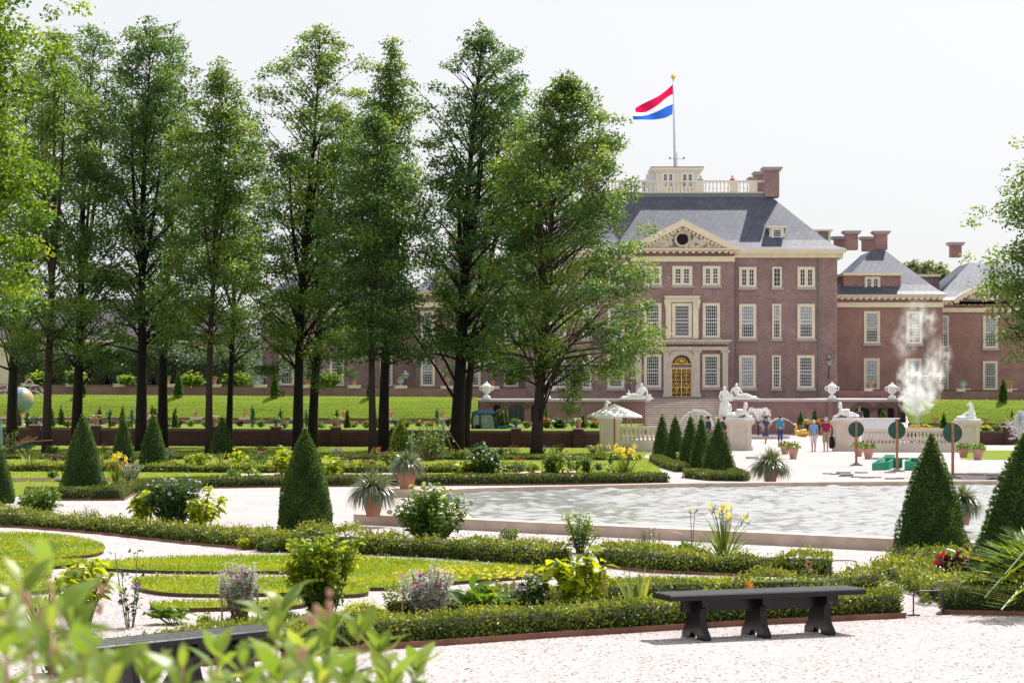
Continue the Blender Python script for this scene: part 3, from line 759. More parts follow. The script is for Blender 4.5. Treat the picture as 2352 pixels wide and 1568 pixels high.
ln = MB().prism([(cx_+r0*math.cos(PI*k/16), sz(837,y)+r0*1.04*math.sin(PI*k/16)) for k in range(17)][::-1], y-.06, y-.005).build('lunette', M['dark'], pal)
g = MB(); lz = sz(837,y)
for rr_ in (.35, r0*.62, r0*.97): g.tube([(cx_+rr_*math.cos(PI*k/16), y-.1, lz+rr_*1.04*math.sin(PI*k/16)) for k in range(17)], .045, 5)
for k in range(1, 12):
    a_ = PI*k/12; g.tube([(cx_+.35*math.cos(a_), y-.1, lz+.36*math.sin(a_)), (cx_+r0*.97*math.cos(a_), y-.1, lz+r0*math.sin(a_))], .028, 5)
g.box(cx_-r0, cx_+r0, y-.13, y-.07, lz, lz+.09); g.ball((cx_, y-.1, lz+.3), .26, 8, 6)
g.build('gilded_fan', M['gold'], ln)
for p_, q_, d_ in ((1688.5,594,D0),(1880,590,D0),(1447,594,D0)): pipe(pal, p_, q_, 912, d_)
# lantern on the wall
def lantern(px, ytop, ybot, d, label, bracket=True, grp='lanterns along the palace'):
    a = ap(px, ybot, d); h = sz(ytop,d)-a.z
    t = thing('wall_lantern' if bracket else 'lamp_post', label, 'lantern', a, grp)
    if bracket: MB().tube([(a.x,a.y+.5,a.z-1.2),(a.x,a.y+.2,a.z-1.0),(a.x,a.y,a.z-.3),(a.x,a.y,a.z)], .06, 6).build('bracket', M['iron'], t)
    else: MB().tube([(a.x,a.y,3.3),(a.x,a.y,a.z)], [.1,.06], 8).build('post', M['iron'], t)
    MB().lathe(a, [(.16,0),(.22,.05),(.34,h*.55),(.0,h*.55)], 6).build('lamp_glass', M['blind'], t)
    MB().lathe((a.x,a.y,a.z+h*.55), [(.42,0),(.38,.05),(.15,h*.22),(.1,h*.25)], 6).build('cap', M['lampcap'], t)
    MB().ball((a.x,a.y,a.z+h*.86), .13, 8, 6, sc=(.8,.8,1.4)).build('finial', M['gold'], t)
lantern(1904.5, 818, 839, D0-.9, 'wall lantern with gilded finial on the right corner of the palace')
# ================================================================ wings
def wing(name, label, x0, x1, d, ycor, depth, roof, win, mat='brick_wing', loc=None, band=(707,717), cor=(690,700), prof=None, xe=(.4,.4)):
    t = thing(name, label, 'building', (sx((x0+x1)/2,d), d, ZB))
    a, c = sx(x0,d), sx(x1,d); z1 = sz(cor[0],d)
    MB().box(a, c, d, d+depth, ZB-1.2, z1-.02).build('wall', M[mat], t)
    m = MB().box(a-xe[0]*.8, c+xe[1]*.8, d-.5, d+depth+.2, z1-.2, z1-.001).box(a-.1, c+.1, d-.3, d+.1, sz(cor[1],d)+.1, z1-.2)
    dentils(m, a, c, d-.3, sz(cor[1],d)-.02, sz(cor[1],d)+.1+.15, .6, .26)
    m.box(a-.06, c+.06, d-.2, d-.002, sz(band[1],d), sz(band[0],d))
    m.build('cornice', M['cream'], t)
    hip_roof('roof', t, a-.2, c+.2, d-.3, d+depth+.2, z1, prof, 'slate')
    for w_ in win: window(t, *w_[:4], d-.02, *w_[4:])
    return t
pr_ = [(-.3,0),(.6,.25),(1.5,.8),(4.9,4.5)]
DP = 196.0
tp = wing('brick_pavilion', 'red brick pavilion beside the palace corner with wide attic dormer and four chimneys', 1912, 2165, DP, 678, 16, None,
     [(1984,714.5,2021,788,6,10,.62),(2082,715,2118,789,6,10,.55),(1983.6,822.6,2020,897,6,10,.8),(2081,823,2117,897,6,10,.8)], band=(694.7,705.7), cor=(676.5,688), prof=[(-.3,0),(.4,.36),(1.2,1.05),(5.0,4.75)])
for (a_, c_, t_, y_, d_) in ((1943.6,1971,530,567,DP+5.6),(2011.5,2038.5,530.5,567,DP+5.6),(1918,1943,543,572,DP+11),(1982.5,2009,543.6,570,DP+11)): chimney(tp, a_, c_, t_, y_+6, d_, 1.1, 'brick_wing')
dd = DP+.7
dm = MB().box(sx(1937.5,dd), sx(2069,dd), dd, dd+4, sz(677,dd), sz(633,dd)).build('dormer', M['brick_wing'], tp)
MB().box(sx(1935,dd), sx(2071,dd), dd-.3, dd+4.2, sz(633,dd), sz(626.5,dd)).build('dormer_cornice', M['cream'], dm)
window(tp, 1985.8, 635.4, 2021.6, 671, dd-.02, 2, 4, 0, False, True)
pipe(tp, 2126.5, 700, 912, DP)
DW = 202.0
tw = wing('brick_wing', 'long red brick wing with curved pediment behind the tree at far right', 2150, 2470, DW, 690, 14, None,
     [(2160,724.4,2178.7,797,3,10,.6),(2257.5,725.5,2292,799,6,10,.55),(2160,828.5,2178,899,3,10,.5),(2257,829,2291,895,6,10,0),(2392,725,2426,799,6,10,.5),(2392,829,2426,895,6,10,.3)], prof=[(-.3,0),(.4,.36),(1.2,1.05),(4.6,4.15)])
chimney(tw, 2185, 2209, 556.5, 590, DW+5, 1.1, 'brick_wing'); chimney(tw, 2400, 2424, 556.5, 590, DW+5, 1.1, 'brick_wing')
def arc_ped(par, cx, half, ybase, ytop, d, mat):
    x, z0, z1 = sx(cx,d), sz(ybase,d), sz(ytop,d); hw = half*d/F; h = z1-z0
    R = (hw*hw+h*h)/(2*h); cz = z1-R; a0 = math.asin(hw/R); m = MB(); n = 18
    P = lambda a, r: (x+r*math.sin(a), cz+r*math.cos(a))
    for i in range(n):
        a, c = -a0+2*a0*i/n, -a0+2*a0*(i+1)/n
        m.prism([P(a,R-.45), P(c,R-.45), P(c,R), P(a,R)], d-.8, d+.05)
        m.prism([P(a*.95,R-.62), P(a*.95+.03,R-.62), P(a*.95+.03,R-.45), P(a*.95,R-.45)], d-.55, d-.05)
    o = m.build('pediment', M['cream'], par)
    MB().prism([P(-a0+2*a0*i/n, R-.5) for i in range(n+1)]+[(x+hw, z0-.1), (x-hw, z0-.1)], d-.12, d+3).build('tympanum', M['brick_wing'], o)
    rr = random.Random(5); m = MB()
    for k in range(60):
        u = rr.uniform(-.62, .62); m.ball((x+u*hw, d-.2, z0+.25+rr.random()*h*(.75-abs(u))), rr.uniform(.10,.24), 7, 5, sc=(1.3,.7,1))
    m.box(x-hw*.65, x+hw*.65, d-.24, d-.1, z0+.05, z0+.25)
    m.build('carved_relief', M['stone'], o, smooth=True)
arc_ped(tw, 2288, 103, 690, 652.5, DW-.4, 'cream')
lk = thing('link_building', 'small flat roofed brick block between the two right hand roofs', 'building', (sx(2134,207), 207, 3.3))
MB().box(sx(2105,207), sx(2158,207), 207, 213, 2.3, sz(636,207)).build('wall', M['brick_main'], lk)
MB().box(sx(2103,207), sx(2160,207), 206.7, 213.2, sz(636,207), sz(630,207)).build('cornice', M['cream'], lk)
lk = thing('roof_turret', 'cream framed roof turret peeking out right of the palace roof', 'turret', (sx(1894,224), 224, 3.3))
MB().box(sx(1870,224), sx(1908,224), 224, 229, 2.3, sz(531,224)).build('wall', M['lead'], lk)
m = MB().box(sx(1868,224), sx(1912,224), 223.6, 229.3, sz(531,224), sz(527.5,224))
for p in (1876, 1905): m.box(sx(p-2.5,224), sx(p+2.5,224), 223.9, 224.0, sz(575,224), sz(531,224))
m.build('frame', M['cream'], lk)
# left side, seen between the trunks
tl = wing('brick_pavilion', 'brick pavilion left of the palace, mostly hidden behind the oaks', 955, 1216, DP, 678, 16, None,
     [(966,822,999,886,6,9,.5),(1070,822,1104,887,6,9,.7),(1157,822,1191,888,6,9,0),(966,714.5,999,788,6,10,.4),(1070,714.5,1104,788,6,10,.4),(1157,714.5,1191,788,6,10,.4)], 'brick_main', band=(694.7,705.7), cor=(666.5,678), prof=[(-.3,0),(.4,.36),(1.2,1.05),(5.0,4.75)])
dm = MB().box(sx(1000,dd), sx(1140,dd), dd, dd+4, sz(669,dd), sz(625,dd)).build('dormer', M['brick_main'], tl)
window(tl, 1008, 628, 1040, 660, dd-.02, 2, 4, .4, False, True)
chimney(tl, 1030, 1058, 530, 573, DP+5.6, 1.1); chimney(tl, 1100, 1127, 530, 573, DP+5.6, 1.1)
pipe(tl, 957, 700, 892, DP)
tl = wing('brick_wing', 'long brick wing seen between oak trunks left of the pavilion', 600, 962, DW, 690, 14, None,
     [(641,815,676,884,6,9,0),(757,815,790,885,6,9,0),(873,815,902,886,6,9,0),(641,712,676,776,6,9,0),(757,712,790,776,6,9,0),(873,712,902,776,6,9,.3)], 'brick_main', prof=[(-.3,0),(.4,.36),(1.2,1.05),(4.6,4.15)])
chimney(tl, 760, 784, 556, 592, DW+5, 1.1)
pipe(tl, 628, 715, 884, DW)
# farm-like house with big tiled roof
DH = 208.0
th = thing('tiled_house', 'low house with a big grey pantile roof beyond the clipped tunnels', 'house', (sx(330,DH), DH, 3.4))
a, c = sx(-240,DH), sx(575,DH)
MB().box(a, c, DH, DH+12, 2.4, sz(786,DH)).build('wall', M['cream'], th)
hip_roof('roof', th, a-.4, c+.4, DH-.6, DH+12.5, sz(782,DH), [(-.3,0),(5.6,4.6)], 'tile')
MB().box(a-.6, c+.6, DH-.95, DH-.5, sz(787,DH), sz(781,DH)).build('gutter', M['cream'], th)
tg = thing('glazed_pavilion', 'pale glazed garden pavilion between the tunnel hedge and the brick wing', 'pavilion', (sx(577,200), 200, 3.4))
MB().box(sx(560,200), sx(598,200), 200, 205, 3.2, sz(800,200)).build('wall', M['machine'], tg)
MB().box(sx(564,200), sx(596,200), 199.94, 199.99, sz(872,200), sz(806,200)).build('pane', M['cabglass'], tg)
MB().box(sx(557,200), sx(600,200), 199.8, 205.2, sz(800,200), sz(796,200)).build('roof', M['lead'], tg)
# ================================================================ terrace walls, stairs
def wallthing(name, label, cat, a, b, w, z0, z1, mat, cap=None, caph=.14, capw=.06, group=None):
    mid = (Vector(a)+Vector(b))/2
    t = thing(name, label, cat, (mid.x, mid.y, z0 if not isinstance(z0, tuple) else z0[0]), group)
    zt1 = tuple(z-caph for z in (z1 if isinstance(z1, tuple) else (z1, z1)))
    MB().obox(a, b, w, z0, zt1).build('wall', M[mat], t)
    MB().obox(a, b, w+capw, zt1, z1 if isinstance(z1, tuple) else (z1, z1)).build('coping', M[cap or mat], t)
    return t
tw_ = thing('terrace_wall', 'brick retaining wall of the palace terrace with arched openings and stone coping', 'wall', (sx(1300,DT), DT, 0))
for (p0, p1) in ((1100.7,1482),(1676,2068)):
    m = MB().box(sx(p0,DT), sx(p1,DT), DT, DT+.6, -.02, zt-.2)
    m.build('wall', M['brick_wall'], tw_)
    MB().box(sx(p0,DT)-.08, sx(p1,DT)+.08, DT-.12, DT+.7, zt-.2, zt).build('coping', M['sill'], tw_)
for p in (1106,1238,1688,1906,2056):
    MB().box(sx(p-6,DT), sx(p+6,DT), DT-.25, DT-.003, -.01, zt-.2).build('pier', M['brick_wall'], tw_)
def arch(par, x0, x1, ytop, d, zbot, mat, spring):
    a, c = sx(x0,d), sx(x1,d); z1 = sz(ytop,d); hw = (c-a)/2; n = 12; zs = z1-hw*spring
    pts = [(c, zbot), (c, zs)]+[((a+c)/2+hw*math.cos(PI*k/n), zs+(z1-zs)*math.sin(PI*k/n)) for k in range(1, n)]+[(a, zs), (a, zbot)]
    o = MB().prism(pts[::-1], d-.03, d+.02).build('arch_opening', M[mat], par)
    m = MB()
    for k in range(n):
        a0, a1 = PI*k/n, PI*(k+1)/n; f = lambda t, e: ((a+c)/2+(hw+e)*math.cos(t), zs+(z1-zs+e)*math.sin(t))
        m.prism([f(a0,0), f(a0,.4), f(a1,.4), f(a1,0)][::-1], d-.08, d-.004)
    m.build('arch_ring', M['brick_cap'], o); return o
for (x0, x1, yt, mt) in ((1133,1150,929,'dark'),(1168,1204,928.5,'glass'),(1220,1234,930,'dark'),(1962.7,1997,935,'dark'),(2016,2031,937,'dark')): arch(tw_, x0, x1, yt, DT, .02, mt, .6)
MB().box(sx(2038,DT), sx(2051,DT), DT-.33, DT-.26, sz(980,DT), sz(937,DT)).build('poster', M['purplel'], tw_)
for p in (1174,1186,1197): MB().box(sx(p,DT)-.04, sx(p,DT)+.04, DT-.09, DT-.03, .1, sz(938,DT)).build('mullion', M['iron'], tw_)
# stairs
st = thing('grand_staircase', 'wide stone staircase climbing to the palace terrace between reclining statues', 'staircase', (sx(1579,DT), DT, 0))
m = MB(); ns = 19; rise = (zt-.02)/ns; run = .36
xs0, xs1 = sx(1484,DT), sx(1674,DT)
for k in range(ns):
    y0 = DT+6.4-(ns-k)*run; m.box(xs0, xs1, y0, DT+6.5, k*rise-.0 if k else -.01, (k+1)*rise-.06)
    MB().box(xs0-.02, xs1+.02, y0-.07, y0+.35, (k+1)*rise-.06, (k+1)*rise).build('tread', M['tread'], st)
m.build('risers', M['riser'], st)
for x in (xs0-.6, xs1+.02):
    mm = MB()
    for k in range(7):                                  # cascade flank, falling in big blocks
        y0 = DT+6-(7-k)*.95; mm.box(x-.02, x+.62, y0, y0+.95, -.01, zt*(k+1)/7+.06)
    mm.build('flank_wall', M['brick_wall'], st)
# brick parapets on the upper terrace
wallthing('parapet_wall', 'purple brick parapet along the top of the left grass bank', 'wall', (sx(-420,181),181,0), (sx(1207,189.5),189.5,0), .4, (zl-.05, 3.3), (sz(879,181), sz(889,189.5)), 'brick_wall', 'brick_cap', .12)
wallthing('parapet_wall', 'brick parapet along the top of the right grass bank', 'wall', (sx(1926,189.5),189.5,0), (sx(2480,181),181,0), .4, (3.2, zr-.05), (sz(893,189.5), sz(896,181)), 'brick_wall', 'brick_cap', .12)
wallthing('low_wall', 'low pinkish brick wall at the foot of the left grass bank', 'wall', (sx(-420,168.3),168.3,0), (sx(1098,168.3),168.3,0), .35, .9, (sz(956,168.3), sz(961,168.3)), 'brick_wall', 'brick_cap', .12)
wallthing('low_wall', 'low pinkish brick wall at the foot of the right grass bank', 'wall', (sx(2086,168.3),168.3,0), (sx(2470,168.3),168.3,0), .35, .6, sz(971.5,168.3), 'brick_wall', 'brick_cap', .12)
# dark garden wall with piers
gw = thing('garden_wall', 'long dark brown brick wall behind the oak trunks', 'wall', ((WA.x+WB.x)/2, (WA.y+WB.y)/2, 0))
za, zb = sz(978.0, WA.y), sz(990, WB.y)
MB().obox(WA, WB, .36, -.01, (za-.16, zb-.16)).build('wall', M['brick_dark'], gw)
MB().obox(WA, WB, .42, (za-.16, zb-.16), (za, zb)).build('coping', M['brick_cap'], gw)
def on_wall(px, A=WA, B=WB):
    # point of the wall line seen in pixel column px
    k = (px-CX)/F; t = (A.x-k*A.y)/(k*(B.y-A.y)-(B.x-A.x)); return A.lerp(B, t), t
PIERS = {}
for px in (-40, 83, 221, 354, 492, 634, 771.5, 909, 1045, 1185, 1328):
    p, t = on_wall(px); z = za+(zb-za)*t+.10; PIERS[px] = (p, z+.09)
    m = MB().box(p.x-.30, p.x+.30, p.y-.30, p.y+.30, -.01, z); o = m.build('pier', M['brick_dark'], gw)
    MB().box(p.x-.38, p.x+.38, p.y-.38, p.y+.38, z, z+.09).build('pier_cap', M['sill'], o)
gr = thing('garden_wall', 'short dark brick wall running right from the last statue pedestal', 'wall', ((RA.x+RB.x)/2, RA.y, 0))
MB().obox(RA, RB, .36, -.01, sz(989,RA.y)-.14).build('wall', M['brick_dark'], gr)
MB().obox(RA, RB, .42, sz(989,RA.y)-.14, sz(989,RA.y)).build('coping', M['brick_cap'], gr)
p = gp(2316, 1021.5); m = MB().box(p.x-.30, p.x+.30, p.y-.3, p.y+.3, -.01, sz(981,p.y)); o = m.build('pier', M['brick_dark'], gr)
MB().box(p.x-.4, p.x+.4, p.y-.4, p.y+.4, sz(981,p.y), sz(978,p.y)).build('pier_cap', M['sill'], o)
PIER_R = (p, sz(978,p.y))
# ---- pedestals and balustrades
def pedestal(x0, x1, ytop, ybase, label):
    b0 = gp((x0+x1)/2, ybase); d = b0.y; z1 = sz(ytop, d); hw = (x1-x0)/2*d/F
    t = thing('statue_pedestal', label, 'pedestal', b0, 'stone statue pedestals')
    dp = hw*.62
    m = MB().box(b0.x-hw*.86, b0.x+hw*.86, d, d+2*dp, -.01, .22).box(b0.x-hw*.78, b0.x+hw*.78, d+.06, d+2*dp-.06, .22, z1-.3)
    for s_ in (-1, 1): m.box(b0.x+s_*hw*.60-hw*.16, b0.x+s_*hw*.60+hw*.16, d+.02, d+.058, .22, z1-.3)
    m.build('shaft', M['stone'], t)
    MB().box(b0.x-hw*.84, b0.x+hw*.84, d+.01, d+2*dp-.01, z1-.3, z1-.2).box(b0.x-hw*.92, b0.x+hw*.92, d-.06, d+2*dp+.06, z1-.2, z1-.1).box(b0.x-hw, b0.x+hw, d-.12, d+2*dp+.12, z1-.1, z1).build('cornice', M['stone'], t)
    return b0.x, d+dp, z1
PED = [pedestal(1372.6,1430.6,962,1035.5,'stone statue pedestal behind the white parasol'), pedestal(1666.7,1734,965,1034.5,'stone statue pedestal beside the tallest right cone of the row'),
       pedestal(1913,1982.5,965.4,1036,'stone statue pedestal next to the man in the maroon shirt'), pedestal(2195.6,2258,967,1038,'stone statue pedestal at the right end of the balustrade')]
def balustrade(p0, p1, ytop, yrail, ybot, ybase, n, label):
    a, c = gp(p0, ybase), gp(p1, ybase); d = a.y; c.y = d
    t = thing('balustrade', label, 'balustrade', ((a.x+c.x)/2, d, 0), 'stone balustrades of the garden')
    a.x, c.x = sx(p0,d), sx(p1,d)
    MB().box(a.x, c.x, d-.14, d+.14, sz(yrail,d), sz(ytop,d)).build('rail', M['stone'], t)
    MB().box(a.x, c.x, d-.2, d+.2, -.01, sz(ybot,d)).build('plinth', M['stone'], t)
    sp = MB(); baluster_row(sp, (a.x,d,0), (c.x,d,0), sz(ybot,d), sz(yrail,d), 2, .1)
    k = n
    for i in range(k):
        u = (i+.5)/k; x = a.x+(c.x-a.x)*u
        mm = MB(); baluster_row(mm, (x,d,0), (x+.001,d,0), sz(ybot,d)-.005, sz(yrail,d)+.005, 1, .115); mm.build('baluster', M['stone'], t)
    return d
d_ = balustrade(1424,1512,978.5,984.5,1011,1037,9,'stone balustrade left of the clipped cones, behind wooden parasol legs')
balustrade(1984,2196,983.5,990.5,1018,1038,25,'long stone balustrade behind the three round signs')
pm = gp(2091, 1038); 
# white urns on the terrace
def white_urn(px, y0, y1, label, proto=[None]):
    d = DT+.35; a = ap(px, y1, d); a.z = zt+.002; h = sz(y0,d)-a.z
    t = thing('stone_urn', label, 'urn', a, 'white lidded urns on the terrace edge')
    pf = [(.34,0),(.34,.10),(.26,.14),(.14,.22),(.12,.28),(.30,.36),(.40,.52),(.42,.66),(.46,.70),(.44,.74)]
    MB().box(a.x-.4, a.x+.4, d-.4, d+.4, a.z, a.z+.1).lathe((a.x,d,a.z+.1), [(r,z*(h-.1)) for r, z in pf], 16).build('body', M['marble'], t, smooth=True)
    MB().lathe((a.x,d,a.z+.1+(h-.1)*.74), [(.42,0),(.36,.06*h),(.18,.14*h),(.1,.17*h),(.13,.2*h),(.05,.26*h)], 14).build('lid', M['marble'], t, smooth=True)
    m = MB()
    for s_ in (-1, 1): m.tube([(a.x+s_*.38,d,a.z+h*.5),(a.x+s_*.58,d,a.z+h*.58),(a.x+s_*.60,d,a.z+h*.70),(a.x+s_*.44,d,a.z+h*.74)], .06, 6)
    m.build('handle', M['marble'], t, smooth=True)
white_urn(1117.6, 876.5, 914, 'white urn at the left end of the terrace wall beside the grass bank')
white_urn(1256, 876.5, 914, 'white urn partly hidden by the low branch of the rightmost oak')
white_urn(1911, 877.5, 919, 'white urn below the lantern at the palace corner')
white_urn(2049, 878.6, 919, 'white urn left of the fountain mist')
# ================================================================ statues (white marble)
def statue(name, label, base, joints, edges, flip=1, sub=2, plinth=None, grp=None):
    """joints in local metres (x right, y away, z up, r)"""
    b = Vector(base); t = thing(name, label, 'statue', b, grp)
    js = [(b.x+j[0]*flip, b.y+j[1], b.z+j[2], j[3]) for j in joints]
    skin('figure', js, edges, M['marble'], t, sub)
    if plinth:
        w_, dpt, h = plinth; MB().box(b.x-w_, b.x+w_, b.y-dpt, b.y+dpt, b.z+.001, b.z+h).build('plinth', M['marble'], t)
    return t
# reclining figure: torso propped on elbow, legs stretched towards -x
RJ = [(.55,0,.25,.24),(.50,-.05,.55,.22),(.48,-.05,.88,.23),(.47,-.05,1.10,.10),(.44,-.08,1.30,.15),(.45,-.08,1.42,.12),   # 0 pelvis..5 head
      (.22,-.2,.92,.11),(.05,-.3,.62,.08),(-.1,-.32,.42,.06),(.78,.05,.92,.11),(.95,.0,.60,.08),(.85,-.15,.35,.07),              # arms 6-11
      (.30,-.2,.26,.19),(-.35,-.25,.42,.14),(-.95,-.15,.22,.09),(-1.25,-.2,.15,.06),(.30,.12,.26,.19),(-.4,.12,.30,.13),(-1.05,.10,.16,.09),(-1.35,.05,.16,.06),  # legs 12-19
      (-.62,.05,.55,.10),(-.66,.05,.74,.07),(-.72,.02,.80,.06)]
RE = [(0,1),(1,2),(2,3),(3,4),(4,5),(2,6),(6,7),(7,8),(2,9),(9,10),(10,11),(0,12),(12,13),(13,14),(14,15),(0,16),(16,17),(17,18),(18,19)]
def river_god(px, label, flip):
    b = Vector((sx(px,DT-.2), DT-.4, zt+.003))
    t = statue('reclining_statue', label, b, RJ[:20], RE, flip, plinth=(1.45,.5,.16), grp='reclining marble figures at the stair head')
    m = MB()
    for k in range(9): m.ball((b.x-flip*(1.1-k*.27), b.y, b.z+.17), .22, 8, 6, sc=(1.1,1.5,.6))
    m.build('rocky_base', M['marble'], t, smooth=True)
    MB().lathe((b.x+flip*.98, b.y-.35, b.z-.15), [(.12,0),(.24,.1),(.28,.4),(.22,.55),(.3,.62)], 10).build('water_jar', M['marble'], t, smooth=True)
    j = b
    if flip > 0: MB().ball((b.x-.72, b.y, b.z+.48), .13, 8, 6, sc=(1.4,.8,.9)).tube([(b.x-.62,b.y,b.z+.5),(b.x-.66,b.y,b.z+.7),(b.x-.74,b.y,b.z+.78)], [.08,.05,.06], 6).build('swan', M['marble'], t, smooth=True)
river_god(1462, 'white marble reclining figure at the left of the stair head, feet pointing left', 1)
river_god(1703, 'white marble reclining figure at the right of the stair head, feet pointing right', -1)
# standing group
b = gp(1664, 1030); d = 137.0; b = Vector((sx(1664,d), d, 0)); k = (sz(883,d)-sz(956,d))/1.95; z0 = sz(957,d)
MB().box(b.x-.55, b.x+.55, d-.45, d+.45, -.01, z0)
t = thing('standing_statue', 'white marble standing nude with drapery round the legs, in front of the stairs', 'statue', (b.x, d, 0))
MB().box(b.x-.55, b.x+.55, d-.45, d+.45, -.01, z0-.1).box(b.x-.65, b.x+.65, d-.55, d+.55, z0-.1, z0).build('pedestal', M['stone'], t)
J = [(0,0,1.0,.16),(0,0,1.22,.13),(0,0,1.45,.18),(0,0,1.62,.07),(.01,-.02,1.76,.11),(.01,-.02,1.86,.09),(-.22,0,1.50,.08),(-.30,.02,1.22,.065),(-.20,-.08,1.02,.05),(.22,0,1.48,.08),(.30,0,1.22,.065),(.34,-.05,1.0,.05),
     (-.09,0,.88,.15),(-.11,-.05,.5,.12),(-.10,0,.08,.09),(.09,0,.88,.15),(.14,-.1,.5,.12),(.12,0,.08,.09)]
E = [(0,1),(1,2),(2,3),(3,4),(4,5),(2,6),(6,7),(7,8),(2,9),(9,10),(10,11),(0,12),(12,13),(13,14),(0,15),(15,16),(16,17)]
skin('figure', [(b.x+x*k, d+y*k, z0+z*k, r*k) for x, y, z, r in J], E, M['marble'], t)
m = MB(); rr = random.Random(9)
m.lathe((b.x, d, z0), [(.34*k,0),(.32*k,.3*k),(.27*k,.6*k),(.24*k,.85*k),(.2*k,.95*k)], 18)
for q in range(9): a_ = q*.7; m.tube([(b.x+.3*k*math.cos(a_), d+.3*k*math.sin(a_), z0), (b.x+.27*k*math.cos(a_+.3), d+.27*k*math.sin(a_+.3), z0+.5*k), (b.x+.22*k*math.cos(a_+.6), d+.22*k*math.sin(a_+.6), z0+.92*k)], [.07*k,.06*k,.04*k], 6)
m.build('drapery', M['marble'], t, smooth=True)
skin('child_figure', [(b.x+.36*k+x*k, d+y*k, z0+z*k, r*k) for x, y, z, r in [(0,0,.42,.11),(0,0,.6,.11),(0,0,.72,.05),(0,0,.82,.085),(-.12,0,.6,.05),(-.2,0,.8,.04),(-.05,0,.2,.07),(-.05,0,.02,.05),(.06,0,.2,.07),(.06,0,.02,.05)]], [(0,1),(1,2),(2,3),(1,4),(4,5),(0,6),(6,7),(0,8),(8,9)], M['marble'], t, 1)
# sphinxes
SJ = [(-.75,0,.32,.26),(-.2,0,.36,.24),(.35,0,.42,.25),(.50,0,.70,.20),(.54,0,.95,.09),(.58,-.02,1.10,.13),(.57,-.02,1.24,.13),(.56,0,1.32,.08),
      (.55,-.2,.45,.11),(.85,-.2,.16,.09),(1.15,-.2,.12,.08),(.55,.2,.45,.11),(.85,.2,.16,.09),(1.15,.2,.12,.08),
      (-.72,-.24,.28,.18),(-.35,-.28,.16,.12),(-.1,-.28,.12,.08),(-.72,.24,.28,.18),(-.35,.28,.16,.12),(-.1,.28,.12,.08),(-1.05,0,.2,.08),(-1.12,.1,.1,.05)]
SE = [(0,1),(1,2),(2,3),(3,4),(4,5),(5,6),(6,7),(2,8),(8,9),(9,10),(2,11),(11,12),(12,13),(0,14),(14,15),(15,16),(0,17),(17,18),(18,19),(0,20),(20,21)]
def sphinx(pp, label, flip, s=.62):
    x, y, z = pp; t = thing('sphinx_statue', label, 'statue', (x, y, z), 'marble sphinxes')
    skin('figure', [(x+j[0]*flip*s, y+j[1]*s, z+.13+j[2]*s, j[3]*s) for j in SJ], SE, M['marble'], t)
    MB().box(x-1.18*s, x+1.25*s, y-.42*s, y+.42*s, z+.001, z+.14).build('plinth', M['marble'], t)
    m = MB().lathe((x+.56*flip*s, y, z+.13+.88*s), [(.2*s,0),(.17*s,.2*s),(.16*s,.42*s),(.06*s,.5*s)], 10)
    m.build('headdress', M['marble'], t, smooth=True)
    m = MB().ball((x+.02*flip*s, y, z+.13+.68*s), .22*s, 8, 6, sc=(1.5,1.6,.6)); m.build('putto_back', M['marble'], t, smooth=True)
sphinx(PED[1], 'white sphinx statue facing right on the pedestal beside the cones', 1)
sphinx(PED[2], 'white sphinx statue facing left on the pedestal by the maroon shirted man', -1)
x, y, z = PED[3]
HJ = [(.42,0,.30,.24),(.30,0,.55,.21),(.28,0,.82,.15),(.30,0,1.02,.11),(.20,-.02,1.14,.11),(.02,-.03,1.08,.075),(-.08,-.03,1.05,.06),(.10,-.16,.55,.09),(-.20,-.2,.45,.07),(-.42,-.2,.32,.06),(.10,.16,.5,.09),(-.2,.2,.35,.07),(-.45,.2,.25,.06),(.1,-.2,.2,.12),(-.15,-.22,.12,.09),(.5,.05,.15,.2),(.26,-.08,1.25,.03),(.26,.06,1.25,.03)]
HE = [(0,1),(1,2),(2,3),(3,4),(4,5),(5,6),(1,7),(7,8),(8,9),(1,10),(10,11),(11,12),(0,13),(13,14),(0,15),(4,16),(4,17)]
def beast(pp, label, flip, s=.72):
    x, y, z = pp; t = thing('sea_beast_statue', label, 'statue', (x, y, z))
    skin('figure', [(x+j[0]*flip*s, y+j[1]*s, z+.1+j[2]*s, j[3]*s) for j in HJ], HE, M['marble'], t)
    m = MB().box(x-.62, x+.62, y-.34, y+.34, z+.001, z+.12)
    for k in range(8): m.ball((x-flip*(-.3+k*.11), y-.12+.05*(k % 3), z+.16+.03*(k % 2)), .13, 8, 6, sc=(1.2,1.3,.7))
    m.build('shell_base', M['marble'], t, smooth=True)
beast(PED[3], 'white rearing sea beast statue on the pedestal at the right end of the balustrade', 1)
beast(PED[0], 'white animal statue peeking out above the white parasol', -1)
# ================================================================ pool
def ring(poly, w):
    """inset polygon (mitred), CCW input"""
    n = len(poly); out = []
    P = [Vector(p) for p in poly]
    for i in range(n):
        a, b, c = P[i-1], P[i], P[(i+1) % n]
        t1 = (b-a).normalized(); t2 = (c-b).normalized(); n1 = Vector((-t1.y, t1.x)); n2 = Vector((-t2.y, t2.x))
        bis = (n1+n2).normalized(); out.append(b + bis*(w/max(.3, bis.dot(n1))))
    return out
def inpoly0(X, Y, poly):
    c = np.zeros(len(X), bool); n = len(poly)
    for i in range(n):
        x0, y0 = poly[i][0], poly[i][1]; x1, y1 = poly[i-1][0], poly[i-1][1]
        c ^= ((y0 > Y) != (y1 > Y)) & (X < (x1-x0)*(Y-y0)/((y1-y0) if y1 != y0 else 1e-9)+x0)
    return c
PO = [(-1.2,38.1),(8.5,30.2),(16,33),(21,42),(20.5,58.8),(14.4,58.6),(4.9,56.6),(-1.0,53.2),(-2.35,51.6)]
PI_ = ring(PO, .45)
pool = thing('garden_pool', 'large pool with a low pinkish stone rim in the middle of the gravel', 'pool', (5, 44, 0))
m = MB(); n = len(PO)
